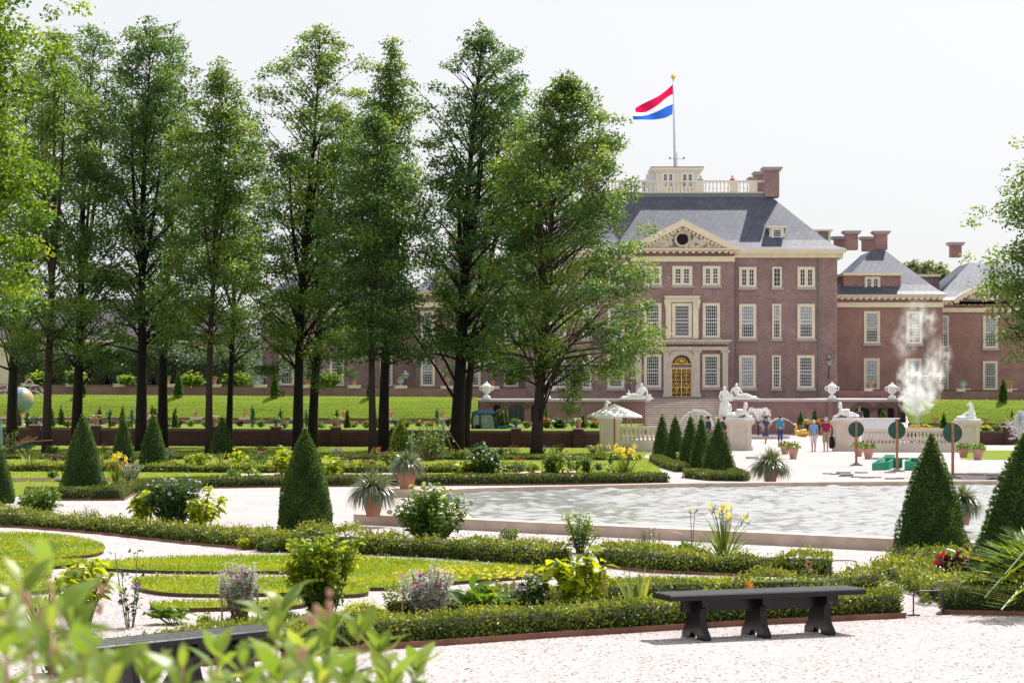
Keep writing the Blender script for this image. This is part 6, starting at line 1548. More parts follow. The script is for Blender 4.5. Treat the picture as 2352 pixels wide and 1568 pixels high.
plant(22,1052,985,20,'sapling tied to a blue pole at the left edge','shrub',.09,.6,120,10,'sapling','plant',top=.4,dome=0,srad=.015,stem='stemb')
p = gp(3,1055); MB().tube([p,(p.x,p.y,sz(965,p.y))], .05, 6).build('blue_pole', M['pole_teal'], None, p); tag(bpy.data.objects['blue_pole'], 'pale blue plant pole at the very left edge of the bed', 'pole')
# shrubs around the cone row
for (px, by, ty, hw, lb) in ((1540,1052,1022,12,'small rose bush between the first two cones'),(1572,1072,1030,16,'sunlit rose bush between second and middle cone'),(1612,1080,1044,13,'rose bush with yellow tips left of the large pyramid'),(1565,1076,1060,13,'low clipped ball between the cones')):
    plant(px, by, ty, hw, lb, 'shrub', .09, .6, 300, 22, 'rose_bush', 'shrub', top=.5, leaf2=('yellowg',(.7,1),90))
# terrace plants: round bushes behind the left parapet
for (px, by, ty, hw, lb) in ((174,884,852,26,'round pale bush behind the parapet near the third trunk'),(442,886,862,25,'round pale bush behind the parapet by the shorter tunnel hedge'),(545,886,860,25,'round bush in front of the sunlit tunnel end'),(758,888,858,27,'round bush in front of a wing window'),(90,884,862,20,'low bush behind the parapet right of the globe'),(292,884,868,14,'small bush beside the blue urn')):
    plant(px, by, ty, hw, lb, 'shrub', .32, .55, 480, 34, 'round_bush', 'shrub', d=183.5, top=.75, dome=.45, srad=.03, t0=.1, jit=.22, leaf2=('yellowg',(.8,1),60))
straps(1172,884,842,26,'potted fan palm before a window of the left pavilion','strap',70,.09,1.1,'fan_palm','plant',d=190.5,upr=1.0)
# far border fillers: every clump one plant
FBL = [('orange flower clump in the left border beyond the dark wall','f_orange'),('crimson flower clump in the left border beyond the dark wall','f_wine'),('leafy green clump in the left border beyond the dark wall',None),('pink flower clump in the left border beyond the dark wall','f_pink')]
rr = random.Random(21)
for i, px in enumerate((20,65,97,160,185,255,300,318,385,415,440,470,520,548,600,657,690,715,742,812,838,880,930,960,990,1030,1055,1210,1232,1290,1312,1345,1360)):
    lb, fc = FBL[i % 4]; d = rr.uniform(131,146)
    plant(px+rr.uniform(-5,5), sz and 938+ (2.3-1.0)*F/d*1.0, 938+(2.3-1.0)*F/d-rr.uniform(9,19), rr.uniform(7,12), lb, 'shrub' if i % 4 != 1 else 'purplel', .16, .5, 70, 12, 'border_plant', 'plant', d=d, fl=((('pom',fc,8,.13,.6),) if fc else ()), group='plants in the far flower border: '+(lb.split(' in ')[0]), srad=.012)
for i, (px, ty, hw, lb, fc, d) in enumerate(((1855,962,13,'mass of orange yellow flowers left of the tall slender cone','f_orange',155),(1882,962,12,'orange flowers right of the tall slender cone','f_orange',155),(1905,968,10,'yellow flowers behind the man in maroon','f_yellow',155),(1257,955,10,'red canna flowers beyond the dark wall right of the widest oak','f_red',132),(1366,962,9,'tall orange flowers left of the parasol','f_orange',132),(2105,972,18,'green shrub behind the balustrade in front of the mist',None,150),(2128,976,14,'yellow flowers behind the balustrade','f_yellow',150),(2265,978,14,'yellow flowers above the short dark wall','f_yellow',140),(2290,974,12,'leafy clump above the short dark wall',None,142),(2338,980,12,'yellow flower clump at the right edge above the short dark wall','f_yellow',140))):
    by = 990 if px < 2200 else 991
    plant(px, by, ty, hw, lb, 'shrub', .16, .5, 130, 18, 'border_plant', 'plant', d=d, fl=((('pom',fc,16,.15,.7),) if fc else ()), srad=.012)
plant(1285,990,956,17,'rounded blue green vine on a frame right of the widest oak','shrubd',.22,.7,260,26,'vine_mound','plant',d=131,dome=.4,top=.8,srad=.012)
for (px, ty, lb) in ((62,945,'thin vine pole by the globe fountain'),(252,942,'thin vine pole beyond the wall between two trunks'),(303,940,'reddish vine on a pole left of the tall oak'),(580,935,'thin blue pole beyond the wall behind the small cone'),(645,940,'vine pole left of the dark urn'),(703,945,'vine pole behind the two central trunks'),(1005,940,'vine pole near the espaliered apple'),(1057,935,'tall rose on a pole left of the tractor cab')):
    t = plant(px, 985, ty, 4, lb, 'shrubd', .16, .6, 60, 6, 'vine_pole', 'plant', d=134, top=.9, dome=0, srad=.02)
    b0 = LOC[t]; MB().tube([b0,(b0.x,b0.y,sz(ty-6,134))], .04, 5).build('pole', M['pole_teal'], t)
# ================================================================ pots
def pot(base, h, r, mat, parent, swag=True):
    pf = [(.52,0),(.56,.04),(.54,.08),(.66,.35),(.80,.70),(.86,.80),(.84,.83),(.96,.88),(1.0,.93),(1.0,1.0),(.9,1.0),(.86,.92)]
    return MB().lathe(base, [(q*r, z*h) for q, z in pf], 20).build('pot', M[mat], parent, smooth=False)
def strap_pot(px, ypot, ytop, hw, potw, label, z=0., ptop=None):
    b0 = gp(px, ypot, z); s = F/b0.y; hp = potw*.95/s; t = thing('potted_strap_plant', label, 'potted plant', b0, 'pots of arching strap leaves round the pool')
    o = pot(b0, hp, potw/2/s, 'terra', t); smooth_angle(o, .6)
    R = hw/s; H = (ypot-ytop)/s-hp
    lt = [None]
    straps(0,0,0,0,'', 'agap', 760, .024*130/s*.9, 3.2, base=Vector((b0.x,b0.y,b0.z+hp*.93)), H=H*1.3, R=R*.95, parent=t, upr=1.05, seg=7)
    MB().lathe((b0.x,b0.y,b0.z+hp*.9), [(potw/2/s*.86,0),(potw/2/s*.5,.06),(.02,.1)], 12).build('soil', M['soil'], t)
strap_pot(857,1186,1088,50,60,'terracotta pot with arching grey strap leaves on the near corner of the pool rim',.2)
strap_pot(934,1122,1040,48,58,'terracotta pot with arching grey strap leaves behind the near corner pot',.2)
strap_pot(1770,1112,1037,43,44,'terracotta pot with arching strap leaves on the gravel beyond the pool',0)
strap_pot(2212,1205,1122,26,50,'potted strap plant mostly hidden behind the tall yew pyramid',.2)
def small_pot(px, yb, yt, hw, label, mat='terra', plantm='shrub', d=None, z=0., fc=None, urn=False, ratio=.55, group=None, nl=160, base=None):
    b0 = base if base is not None else (gp(px, yb, z) if d is None else Vector((sx(px,d), d, sz(yb,d))))
    s = F/b0.y; H = (yb-yt)/s; hp = H*ratio; r = hw/s
    t = thing('planted_urn' if urn else 'flower_pot', label, 'urn' if urn else 'flower pot', b0, group)
    if urn:
        MB().lathe(b0, [(r*.6,0),(r*.6,.06*hp),(r*.25,.15*hp),(r*.22,.25*hp),(r*.6,.42*hp),(r*.8,.7*hp),(r*.72,.9*hp),(r,.97*hp),(r*.95,hp)], 14).build('urn_body', M[mat], t)
        m = MB()
        for q in (-1,1): m.tube([(b0.x+q*r*.75,b0.y,b0.z+.5*hp),(b0.x+q*r*1.1,b0.y,b0.z+.65*hp),(b0.x+q*r*.9,b0.y,b0.z+.85*hp)], r*.1, 5)
        m.build('handle', M[mat], t)
    else: pot(b0, hp, r*.86, mat, t)
    n = nl; c = np.array([b0.x,b0.y,b0.z+hp*.95]); q = unit(RNG.normal(0,1,(n,3))); q[:,2] = np.abs(q[:,2])*(.9*(H-hp)/r); P = c+q*r*RNG.uniform(.5,1,n)[:,None]
    LV = Leaves(); LV.add(P, q+RNG.normal(0,.5,(n,3)), np.array([0,0,1.])+RNG.normal(0,.6,(n,3)), r*.42, r*.22, .2, .2); LV.build('foliage', M[plantm], t)
    if fc:
        for k in range(6): put_flower(t, 'pom', fc, tuple(c+unit(RNG.normal(0,1,(1,3)))[0]*np.array([r,r,0])+np.array([0,0,(H-hp)*.8])), r*.35)
GP = 'pedestal pots of clipped plants on the plaza'
for (px, yb, yt, hw, lb) in ((1803,1043,1012,15,'low terracotta pot with clipped plant, left of a touching pair on the plaza'),(1822,1054,1014,16,'terracotta footed pot, right and nearer of the touching pair on the plaza'),(1972,1048,1012,16,'footed pot under the first round sign'),(1994.6,1054,1016,17,'footed pot right of the first round sign at the balustrade'),(2213,1050,1016.6,17,'footed pot right of the third round sign'),(2245.7,1056,1018,18,'footed pot on the side lawn below the last pedestal')):
    small_pot(px, yb, yt, hw, lb, 'terra_l', 'shrub', group=GP, ratio=.66)
PP = 'pots along the parapets'
def parapet(px): # top of the parapet under a pot
    t = (px+420)/(1207+420); x0, x1 = sx(-420,181), sx(1207,189.5)
    k = (px-CX)/F; q = (x0-k*181)/(k*8.5-(x1-x0)); y = 181+8.5*q; return Vector((k*y, y, sz(879,181)+(sz(889,189.5)-sz(879,181))*q))
for i, (px, kind, lb) in enumerate(((64,'t','terracotta pot on the parapet above the globe fountain'),(166,'t','terracotta pot on the parapet beside the dark trunk near the round bush'),(275,'u','pale blue urn on the parapet before the tunnel arches'),(385.5,'t','terracotta pot on the parapet beside a slim trunk'),(492.7,'t','terracotta pot on the parapet behind the light green oak'),(597.6,'u','pale blue urn on the parapet next to the lamp post'),(705,'t','terracotta pot on the parapet between the two central trunks'),(813,'t','terracotta pot on the parapet between window and crooked trunk'),(920,'u','pale blue urn on the parapet left of a lamp post'),(1026,'t','terracotta pot on the parapet left of the thickest trunk'),(1133,'t','terracotta pot on the parapet behind the first white urn'))):
    b0 = parapet(px); s = F/b0.y
    m = MB().box(b0.x-.62, b0.x+.62, b0.y-.3, b0.y+.3, b0.z-.20, b0.z+.10).build('pot_slab', M['stone'], None, b0); tag(m, 'pale stone slab on the parapet under the '+('blue urn' if kind == 'u' else 'terracotta pot'), 'slab', 'stone slabs under the parapet pots: '+kind)
    b0 = b0+Vector((0,0,.102)); yb = YH-(b0.z-EYE)*s
    small_pot(px, yb, yb-20, 7.5, lb, 'blueurn' if kind == 'u' else 'terra', 'shrub', base=b0, urn=kind == 'u', group=PP, nl=70, ratio=.66)
for (px, kind, lb) in ((1999.6,'t','terracotta pot on the right parapet before a dark window pane'),(2104,'t','terracotta pot on the right parapet in the fountain mist'),(2211.6,'u','pale blue urn on the right parapet'),(2319.7,'t','terracotta pot on the right parapet beside the small cone')):
    d = 189.5-8.5*(px-1926)/(2480-1926)*1.0; b0 = Vector((sx(px,d), d, 0)); x0, x1 = sx(1926,189.5), sx(2480,181); q = (b0.x-x0)/(x1-x0); b0.y = 189.5-8.5*q; b0.z = sz(893,189.5)+(sz(896,181)-sz(893,189.5))*q
    m = MB().box(b0.x-.62, b0.x+.62, b0.y-.3, b0.y+.3, b0.z-.20, b0.z+.10).build('pot_slab', M['stone'], None, b0); tag(m, 'pale stone slab on the parapet under the '+('blue urn' if kind == 'u' else 'terracotta pot'), 'slab', 'stone slabs under the parapet pots: '+kind)
    b0.z += .102; s = F/b0.y; yb = YH-(b0.z-EYE)*s
    small_pot(px, yb, yb-20, 7.5, lb, 'blueurn' if kind == 'u' else 'terra', 'shrub', base=b0, urn=kind == 'u', group=PP, nl=70, ratio=.66)
WP = 'urns and pots on the piers of the dark wall'
for px, kind, lb in ((83,'u','dark urn on a wall pier beside the globe fountain'),(221,'t','terracotta pot of white flowers on a wall pier right of the big pyramid'),(354,'t','terracotta pot on the wall pier behind the ragged yew'),(492,'t','terracotta pot on the wall pier behind the lone yew cone'),(634,'u','dark urn with spiky plant on a wall pier left of the central trunks'),(771.5,'t','terracotta pot of pale flowers on a wall pier right of the central trunks'),(909,'u','dark urn with spiky plant behind the bright yew cone'),(1185,'u','dark blue urn on a wall pier right of the tractor cab'),(1328,'t','terracotta pot on the last wall pier before the parasol')):
    p, z = PIERS[px]; b0 = Vector((p.x,p.y,z+.002)); s = F/p.y; yb = YH-(b0.z-EYE)*s
    small_pot(px, yb, yb-(23 if kind == 't' else 21), 10.5, lb, 'darkurn' if kind == 'u' else 'terra', 'shrub' if kind == 'u' else 'boxl', base=b0, urn=kind == 'u', group=WP, fc='f_white' if kind == 't' else None, nl=90, ratio=.62 if kind == 't' else .7)
p, z = PIER_R; small_pot(2316, 978, 956, 11, 'low stone pot on the pier of the short right wall', 'stone', 'boxl', base=Vector((p.x,p.y,z+.002)), group=WP, nl=90, ratio=.5)
LP = 'pots on the low wall below the left bank'
for px in (15,222,339.7,451,563,680,790,900,1015.5):
    b0 = Vector((sx(px,168.3),168.3,sz(956+5*(px+420)/1518,168.3))); yb = YH-(b0.z-EYE)*F/168.3
    m = MB().box(b0.x-.5, b0.x+.5, b0.y-.25, b0.y+.25, b0.z-.16, b0.z+.06).build('pot_slab', M['stone'], None, b0); tag(m, 'pale stone slab on the low wall under a pink geranium pot', 'slab', 'stone slabs on the low wall')
    b0.z += .062; small_pot(px, yb, yb-19, 7.5, 'pink geranium pot on the low wall below the left bank', 'terra_l', 'boxl', base=b0, group=LP, fc='f_coral', nl=50, ratio=.6)
small_pot(2271,0,0,0,'',base=None) if False else None
b0 = Vector((sx(2178,168.3),168.3,sz(971.5,168.3)))
small_pot(2149, 971.5, 951, 8, 'coral geranium pot on the low wall below the right bank', 'terra_l', 'boxl', base=Vector((sx(2149,168.3),168.3,sz(971.5,168.3)+.002)), fc='f_coral', nl=60, ratio=.6, group='pots on the low right wall')
small_pot(2262, 971.5, 955, 7, 'green planted pot on the low wall right of the sea beast statue', 'terra_l', 'boxl', base=Vector((sx(2262,168.3),168.3,sz(971.5,168.3)+.002)), nl=60, ratio=.6, group='pots on the low right wall')
# ================================================================ palm fronds, near foliage
pm = thing('palm', 'low palm with arching yellow tipped fronds reaching in at the right edge', 'palm', gp(2440,1400))
b0 = LOC[pm]
MB().lathe(b0, [(.22,0),(.26,.2),(.2,.5),(.12,.7)], 12).build('trunk', M['stemb'], pm)
def frond(pts, n, Lf, W=.021):
    P = [Vector(p) for p in pts]; m = MB().tube(P, [.018,.014,.010,.005][:len(P)], 5)
    st = (P[0], P[1]*2-P[0].lerp(P[2],.5) if len(P) == 3 else P[1], P[-1]); LV = Leaves(); pp=[]; dd=[]; ll=[]
    for k in range(n):
        t = (k+.5)/n*.94+.05; p = bez((P[0],P[1],P[-1]), t); tg = (bez((P[0],P[1],P[-1]), min(1,t+.03))-p).normalized()
        for sd in (-1,1):
            side = tg.cross(Vector((0,0,1))).normalized()*sd; pp.append(tuple(p)); dd.append(tuple(side*.7+tg*.8+Vector((0,0,.55))+Vector(RNG.normal(0,.07,3)))); ll.append(Lf*(.55+.45*math.sin(PI*min(1,t*1.1))))
    q = len(pp); LV.strips(np.array(pp), np.array(dd), np.array(ll), W, 4, .12, np.clip(RNG.normal(.3,.25,q),0,1))
    f = m.build('frond', M['palml'], pm); LV.build('leaflets', M['palml'], f)
d_ = b0.y
for (tx, ty, dy, mz) in ((2262,1372,-1.2,.28),(2205,1345,-.3,.30),(2255,1290,.3,.15),(2330,1245,.6,.1),(2300,1400,-1.5,.1),(2420,1240,.5,.1)):
    e = ap(tx, ty, d_+dy); s0 = b0+Vector((0,0,.6)); md = s0.lerp(e,.5)+Vector((0,0,mz)); frond([s0,md,e], 36, .46)
nf = thing('near_shrub', 'out of focus leafy shrub filling the lower left corner close to the camera', 'shrub', (-.7,3.1,.7))
rng = np.random.default_rng(77)
tips = [(100,1290,2.9),(45,1345,2.7),(170,1395,3.0),(10,1400,2.5),(120,1450,2.4),(60,1480,2.5),(215,1490,2.8),(650,1385,4.4),(625,1430,4.0),(700,1500,3.6),(765,1450,4.2),(830,1440,4.6),(870,1490,4.3),(260,1520,2.6),(420,1535,2.9),(340,1530,3.2),(560,1530,2.9),(640,1545,3.0),(740,1545,3.2),(900,1560,3.9),(960,1535,4.4),(180,1540,2.3),(10,1510,2.3),(500,1500,3.6),(800,1550,3.5)]
LV = Leaves(); m = MB(); PP_=[];DD=[];NN=[];LL=[]
for (px, py, d) in tips:
    d *= 1.28; e = ap(px, py, d); s0 = Vector((-.7+(e.x+.7)*.45+rng.normal(0,.1), d+rng.normal(.1,.1), .7)); md = s0.lerp(e,.55)+Vector((rng.normal(0,.05),rng.normal(0,.05),.05)); ST = (s0,md,e)
    m.tube([bez(ST,u) for u in (0,.3,.6,.85,1)], [.007,.006,.005,.0035,.002], 6)
    a = rng.uniform(0,6)
    for k in range(13):
        t = 1-.5*(k/13)**1.2; p = bez(ST,t); a += 1.7+rng.normal(0,.3)
        for sd in (0,PI):
            u = Vector((math.cos(a+sd),math.sin(a+sd)*.8,.55+.9*(k < 3)+rng.normal(0,.25))); PP_.append(tuple(p)); DD.append(tuple(u)); NN.append((-u.x*.5+rng.normal(0,.4),-u.y*.5+rng.normal(0,.4),1)); LL.append(rng.uniform(.08,.145)*(.6 if k < 1 else 1)*(d/3.2)**.55)
LV.big(PP_, DD, NN, np.array(LL), np.array(LL)*rng.uniform(.22,.34,len(LL)), .35, .10, np.clip(rng.normal(.5,.22,len(LL)),0,1)); LV.build('foliage', M['fore'], nf)
m.build('stems', M['stemp'], nf, smooth=True)
mb = MB()
for (px, py, d) in ((90,1430,2.9),(130,1500,2.8),(690,1500,3.1),(735,1400,3.2),(760,1385,3.2),(230,1380,2.9),(720,1430,3.1),(60,1390,2.8)):
    for k in range(4): mb.ball(ap(px+rng.normal(0,10), py+rng.normal(0,12), d*1.1), .0035+.003*rng.random(), 7, 5, sc=(1,1,1.5))
mb.build('seed_heads', M['stemp'], nf, smooth=True)
# ================================================================ benches
def bench(p0, p1, label, legs, z=.46):
    """p0,p1 front top corners of the seat (world xy); depth goes to the left normal"""
    a, b = Vector(p0), Vector(p1); tg = (b-a).normalized(); nr = Vector((-tg.y, tg.x)); ln = (b-a).length; w_ = .44
    t = thing('garden_bench', label, 'bench', (a.x, a.y, 0), 'black wooden benches')
    def loc(u, v, zz): q = a+tg*u+nr*v; return (q.x, q.y, zz)
    n = 4
    for k in range(n):
        v0 = k*w_/n+.004; v1 = (k+1)*w_/n-.004; ch = .014
        prof = [(v0,z-.06),(v0,z-ch),(v0+ch,z),(v1-ch,z),(v1,z-ch),(v1,z-.06)]
        vs = [loc(0,v,zz) for v, zz in prof]+[loc(ln,v,zz) for v, zz in prof]
        MB().add(vs, [tuple(range(6)),tuple(range(11,5,-1))]+[(i,i+6,(i+1) % 6+6,(i+1) % 6) for i in range(6)]).build('seat_plank', M['black'], t)
    m = MB(); zz0, zz1 = z-.19, z-.062
    vs = [loc(u,v,q) for u in (.22,ln-.22) for v, q in ((w_*.42,zz0),(w_*.42,zz1),(w_*.58,zz1),(w_*.58,zz0))]
    m.add(vs, [(0,1,2,3),(7,6,5,4)]+[(i,i+4,(i+1) % 4+4,(i+1) % 4) for i in range(4)]).build('stretcher', M['black'], t)
    # shaped board legs: wide foot, waisted, wide head, arched cut-out below
    half = [(.265,0),(.265,.04),(.245,.065),(.19,.12),(.165,.19),(.155,.26),(.175,.31),(.215,.335),(.215,z-.061)]
    arch_ = [(.055,0),(.05,.03),(.03,.055),(0,.065)]
    pf = [(-x,q) for x, q in reversed(half)]
    outl = [(x,q) for x, q in half]+[(-x,q) for x, q in reversed(half)]+[(-.085,0),(-.08,.03),(-.05,.055),(0,.07),(.05,.055),(.08,.03),(.085,0)]
    for u in legs:
        n_ = len(outl); th = .07
        vs = [loc(u-th/2,w_/2+x,q) for x, q in outl]+[loc(u+th/2,w_/2+x,q) for x, q in outl]
        MB().add(vs, [tuple(range(n_)),tuple(range(2*n_-1,n_-1,-1))]+[(i,i+n_,(i+1) % n_+n_,(i+1) % n_) for i in range(n_)]).build('leg', M['black'], t)
    return t
q0, q1 = gp(1541,1367,.46), gp(1990,1351,.46)
bench(q0.to_2d(), q1.to_2d(), 'black bench with shaped board legs standing in full view at lower right', (.38,1.05,1.78))
q0 = gp(222,1484,.46); q1 = gp(660,1440,.46)
bench(q0.to_2d(), q1.to_2d(), 'black bench at lower left, mostly hidden by the blurred near leaves', (.4,1.0,1.55))
# wire hoops
def hoop(p0, p1, h, label):
    a, b = gp(*p0), gp(*p1); t = thing('wire_hoop', label, 'barrier', (a.x,a.y,0), 'low wire hoop barriers'); r = .05
    z = Vector((0,0,h)); d = (b-a).normalized()
    MB().tube([a, a+z*.85, a+z*.97+d*r*.4, a+z+d*r*1.5, b+z-d*r*1.5, b+z*.97-d*r*.4, b+z*.85, b], .009, 6).build('wire', M['iron'], t, smooth=True)
    for p in (a, b): MB().box(p.x-.07,p.x+.07,p.y-.03,p.y+.03,.0,.014).build('foot_plate', M['iron'], t)
hoop((1908,1327),(1967,1327),.24,'thin wire hoop across the gap between pool hedge and box mound')
hoop((2098,1413),(2166,1411),.27,'thin wire hoop across the gap in the front hedge right of the bench')
hoop((505,1118),(520,1117),.22,'tiny wire hoop on the far hedge line') if False else None
# round signs seen from behind
def sign(px, yd, r, ytop, yb, label, bw):
    b0 = gp(px, yb-4); s = F/b0.y; t = thing('round_sign', label, 'sign', b0, 'round signs seen from behind')
    R = r/s; zc_ = sz(yd,b0.y); zt2 = sz(ytop,b0.y)
    MB().box(b0.x-.045,b0.x+.045,b0.y-.045,b0.y,.06,zt2).build('post', M['wood'], t)
    m = MB(); m.lathe((0,0,0), [(R*.96,0),(R,.008),(R,.022),(R*.96,.03)], 36); m.v = [(b0.x+x, b0.y+.006+z, zc_+y) for x, y, z in m.v]; o = m.build('disc', M['signg'], t); smooth_angle(o, .5)
    hw = bw/s/2; MB().box(b0.x-hw,b0.x+hw,b0.y-.22,b0.y+.22,.0,.035).box(b0.x-hw*.8,b0.x+hw*.8,b0.y-.16,b0.y+.16,.035,.065).box(b0.x-.1,b0.x+.1,b0.y-.1,b0.y+.06,.065,.12).build('foot', M['metal'], t)
sign(1966.5,986,18.2,965,1073,'round green sign on a wooden post, leftmost of the three',27)
sign(2060,988,20.2,964,1087,'round green sign on a wooden post, middle one before the balustrade',32)
sign(2188,994,22.6,970,1102,'round green sign on a wooden post, nearest and rightmost, behind the tall yew',36)
# green board frames
t = thing('green_planter_frames', 'bright green wooden frames lying open on the gravel by the signs', 'frame', gp(2060,1078))
s = F/LOC[t].y
def pb(x0,y0,x1,y1,h0,h1):
    a, b = gp(x0,y0), gp(x1,y1); return MB().obox(a, b, .05, .0, (h0,h1)).build('board', M['boardg'], t)
pb(2004,1080,2041,1079,.26,.32); pb(2041,1078.6,2054,1073,.32,.34); pb(2006,1079,2033,1069,.28,.42); pb(2034,1073.5,2072,1074.5,.40,.38); pb(2034,1069,2054,1066,.45,.4)
pb(2078,1080,2107,1080.5,.36,.30); pb(2079,1079.5,2096,1073,.34,.4); pb(2082,1074,2110,1075,.38,.38)
# flat boards
for i, (px, py, w_) in enumerate(((1900,1088,20),(1918,1089.5,20),(1937,1086.2,32),(1945,1091.3,28),(1943,1094.2,32),(1966,1096,22),(1978,1086,27),(1990,1097.5,28),(2013,1096.8,20),(2045,1085.5,24),(2046,1100,24),(2066,1099.6,18),(2204,1089,28),(2233,1090,20),(2247,1090.8,22),(2278,1092.5,24),(2286,1097.5,24),(2280,1101,26))):
    b0 = gp(px, py); s = F/b0.y; hw = w_/2/s
    o = MB().box(b0.x-hw,b0.x+hw,b0.y-.13,b0.y+.13,.0+i*.0004,.035+.004*(i % 4)).build('wooden_board', M['signg' if i in (2,3,17) else 'board'], None, b0)
    o['label'] = 'narrow weathered board lying flat on the gravel among others below the signs'; o['category'] = 'board'; o['group'] = 'boards lying on the gravel'
# parasol
b0 = gp(1411,1041); d = b0.y; s = F/d
t = thing('parasol', 'open off white parasol beside the left pedestal', 'parasol', b0)
R = 64/s; zt1, zt2 = sz(927,d), sz(955,d); cx_ = b0.x
m = MB(); v = [(cx_,d,zt1)]; f = []; n = 8
for ring_, (q, z) in enumerate(((.5,.52),(1.0,0))):
    for k in range(n*2):
        a_ = PI*k/n; sag = (1 if k % 2 == 0 else .95); v.append((cx_+R*q*sag*math.cos(a_), d+R*q*sag*math.sin(a_), zt2+(zt1-zt2)*z+(0 if k % 2 == 0 else .03)))
N2 = n*2
for k in range(N2): f.append((0,1+k,1+(k+1) % N2)); f.append((1+k,1+N2+k,1+N2+(k+1) % N2,1+(k+1) % N2))
for k in range(N2): v.append((v[1+N2+k][0],v[1+N2+k][1],v[1+N2+k][2]-.10))
for k in range(N2): f.append((1+N2+k,1+2*N2+k,1+2*N2+(k+1) % N2,1+N2+(k+1) % N2))
MB().add(v,f).build('canopy', M['canvas'], t)
MB().tube([b0,(cx_,d,zt1+.06)], .035, 8).build('pole', M['woodr'], t)
m = MB()
for k in range(8): a_ = PI*k/4; m.tube([(cx_,d,zt1-.05),(cx_+R*.96*math.cos(a_),d+R*.96*math.sin(a_),zt2+.02)], .012, 4)
m.build('ribs', M['wood'], t)
t = thing('wooden_trestle', 'reddish wooden A-frame trestle under the right edge of the parasol', 'trestle', gp(1448,1034))
d = LOC[t].y; ap_ = Vector((sx(1444.4,d), d+.15, sz(952,d)))
for (px, py) in ((1427,1022),(1467,1035)): MB().tube([gp(px,py), ap_], .038, 6).build('leg', M['woodr'], t)
MB().box(ap_.x-.06,ap_.x+.06,ap_.y-.05,ap_.y+.05,ap_.z-.05,ap_.z+.05).build('hinge', M['iron'], t)
b0 = gp(1444,1035.5); s = F/b0.y
t = thing('teal_tub', 'round teal tub standing on the grass below the trestle', 'tub', b0); MB().lathe(b0, [(16/s,0),(16.3/s,.03),(16.3/s,.24),(15.6/s,.26),(15.4/s,.2)], 24).build('side', M['teal'], t); MB().lathe((b0.x,b0.y,.2), [(15.4/s,0),(15.3/s,.02)], 24).build('lid', M['cabblue'] if False else M['signg'], t)
# tractor cab beyond the wall
d = 128.0; b0 = Vector((sx(1112,d), d, 1.0)); t = thing('compact_tractor', 'small tractor with blue cab roof and big windows beyond the dark wall', 'tractor', b0)
x0, x1, zr0, zb_ = sx(1084,d), sx(1140,d), sz(949,d), sz(990,d)
prof = [(x0+.10,zb_),(x0,zb_+.5),(x0+.04,zr0-.12),(x0+.12,zr0),(x1-.32,zr0),(x1-.10,zr0-.35),(x1+.04,zb_)]
m = MB()
P3 = lambda y: [Vector((x,y,z)) for x, z in prof]
for y in (d-.62, d+.62): m.tube(P3(y), .07, 6)
m.tube([(sx(1103,d),d-.62,zb_),(sx(1103,d),d-.62,zr0)], .05, 6)
for (x, z) in prof[1:6]: m.tube([(x,d-.62,z),(x,d+.62,z)], .03, 5)
m.build('cab_frame', M['iron'], t, smooth=True)
MB().prism(prof[::-1], d-.60, d-.59).prism(prof[::-1], d+.59, d+.60).build('window', M['cabglass'], t)
rf = MB().prism([(x0-.05,zr0),(x1-.22,zr0),(x1-.05,zr0-.02),(x1-.12,zr0+.12),(x1-.4,zr0+.2),(x0+.3,zr0+.2),(x0-.02,zr0+.1)][::-1][::-1], d-.7, d+.7).build('roof', M['cabblue'], t)
mb = MB().box(x0-.1,x1+1.1,d-.45,d+.45,1.05,1.12).box(x1+.1,x1+1.1,d-.4,d+.4,1.12,1.2); mb.build('bonnet', M['cabblue'], t)
for x, r in ((x0+.35,.14),(x1+.9,.12)):
    for y in (d-.72,d+.5):
        mm = MB(); mm.lathe((0,0,0), [(r*.6,0),(r,.03),(r,.2),(r*.6,.23)], 18); mm.v = [(x+a,y+c,1.0+r+b_) for a,b_,c in mm.v]; wh = mm.build('wheel', M['dark'], t)
MB().ball((x0+.55,d,zb_+.45),.2,8,6,sc=(1,1,1.8)).build('seat', M['iron'], t)
MB().tube([(x1-.75,d,zb_+.1),(x1-.5,d,zb_+.55)],.03,5).tube([(x1-.62+.2*math.cos(a),d+.2*math.sin(a),zb_+.58-.08*math.cos(a)) for a in [k*PI/6 for k in range(13)]],.018,5).build('steering_wheel', M['iron'], t)
MB().tube([(x1-.12,d-.65,zr0-.1),(x1+.2,d-.85,zr0-.15)],.02,5).box(x1+.12,x1+.28,d-.92,d-.86,zr0-.55,zr0-.15).build('mirror', M['iron'], t)
# wheelbarrow with sticks
b0 = gp(58,1047); s = F/b0.y; t = thing('wheelbarrow', 'green wheelbarrow loaded with sticks under the left oaks', 'wheelbarrow', b0); X = lambda px: sx(px,b0.y); Z = lambda py: sz(py,b0.y); y = b0.y
v = [(X(34),y-.25,Z(1027)),(X(44),y-.18,Z(1042)),(X(62),y-.18,Z(1040)),(X(79),y-.3,Z(1016))]; v += [(a,2*y-b_,c) for a,b_,c in v]
MB().add(v, [(0,1,2,3),(7,6,5,4),(0,4,5,1),(1,5,6,2),(2,6,7,3)]).build('tray', M['barrow'], t)
m = MB()
for q in (-.26,.26): m.tube([(X(22),y,.2),(X(44),y+q*.8,Z(1040)),(X(68),y+q,Z(1028)),(X(90),y+q,Z(1018))], .022, 6); m.tube([(X(62),y+q,Z(1036)),(X(60),y+q,Z(1052)),(X(52),y+q,Z(1052)),(X(50),y+q,Z(1038))], .018, 6)
m.build('frame', M['metal'], t, smooth=True)
mm = MB(); mm.lathe((0,0,0), [(.12,0),(.19,.02),(.19,.07),(.12,.09)], 16); mm.v = [(X(23)+a,y-.045+c,.19+b_) for a,b_,c in mm.v]; mm.build('wheel', M['dark'], t)
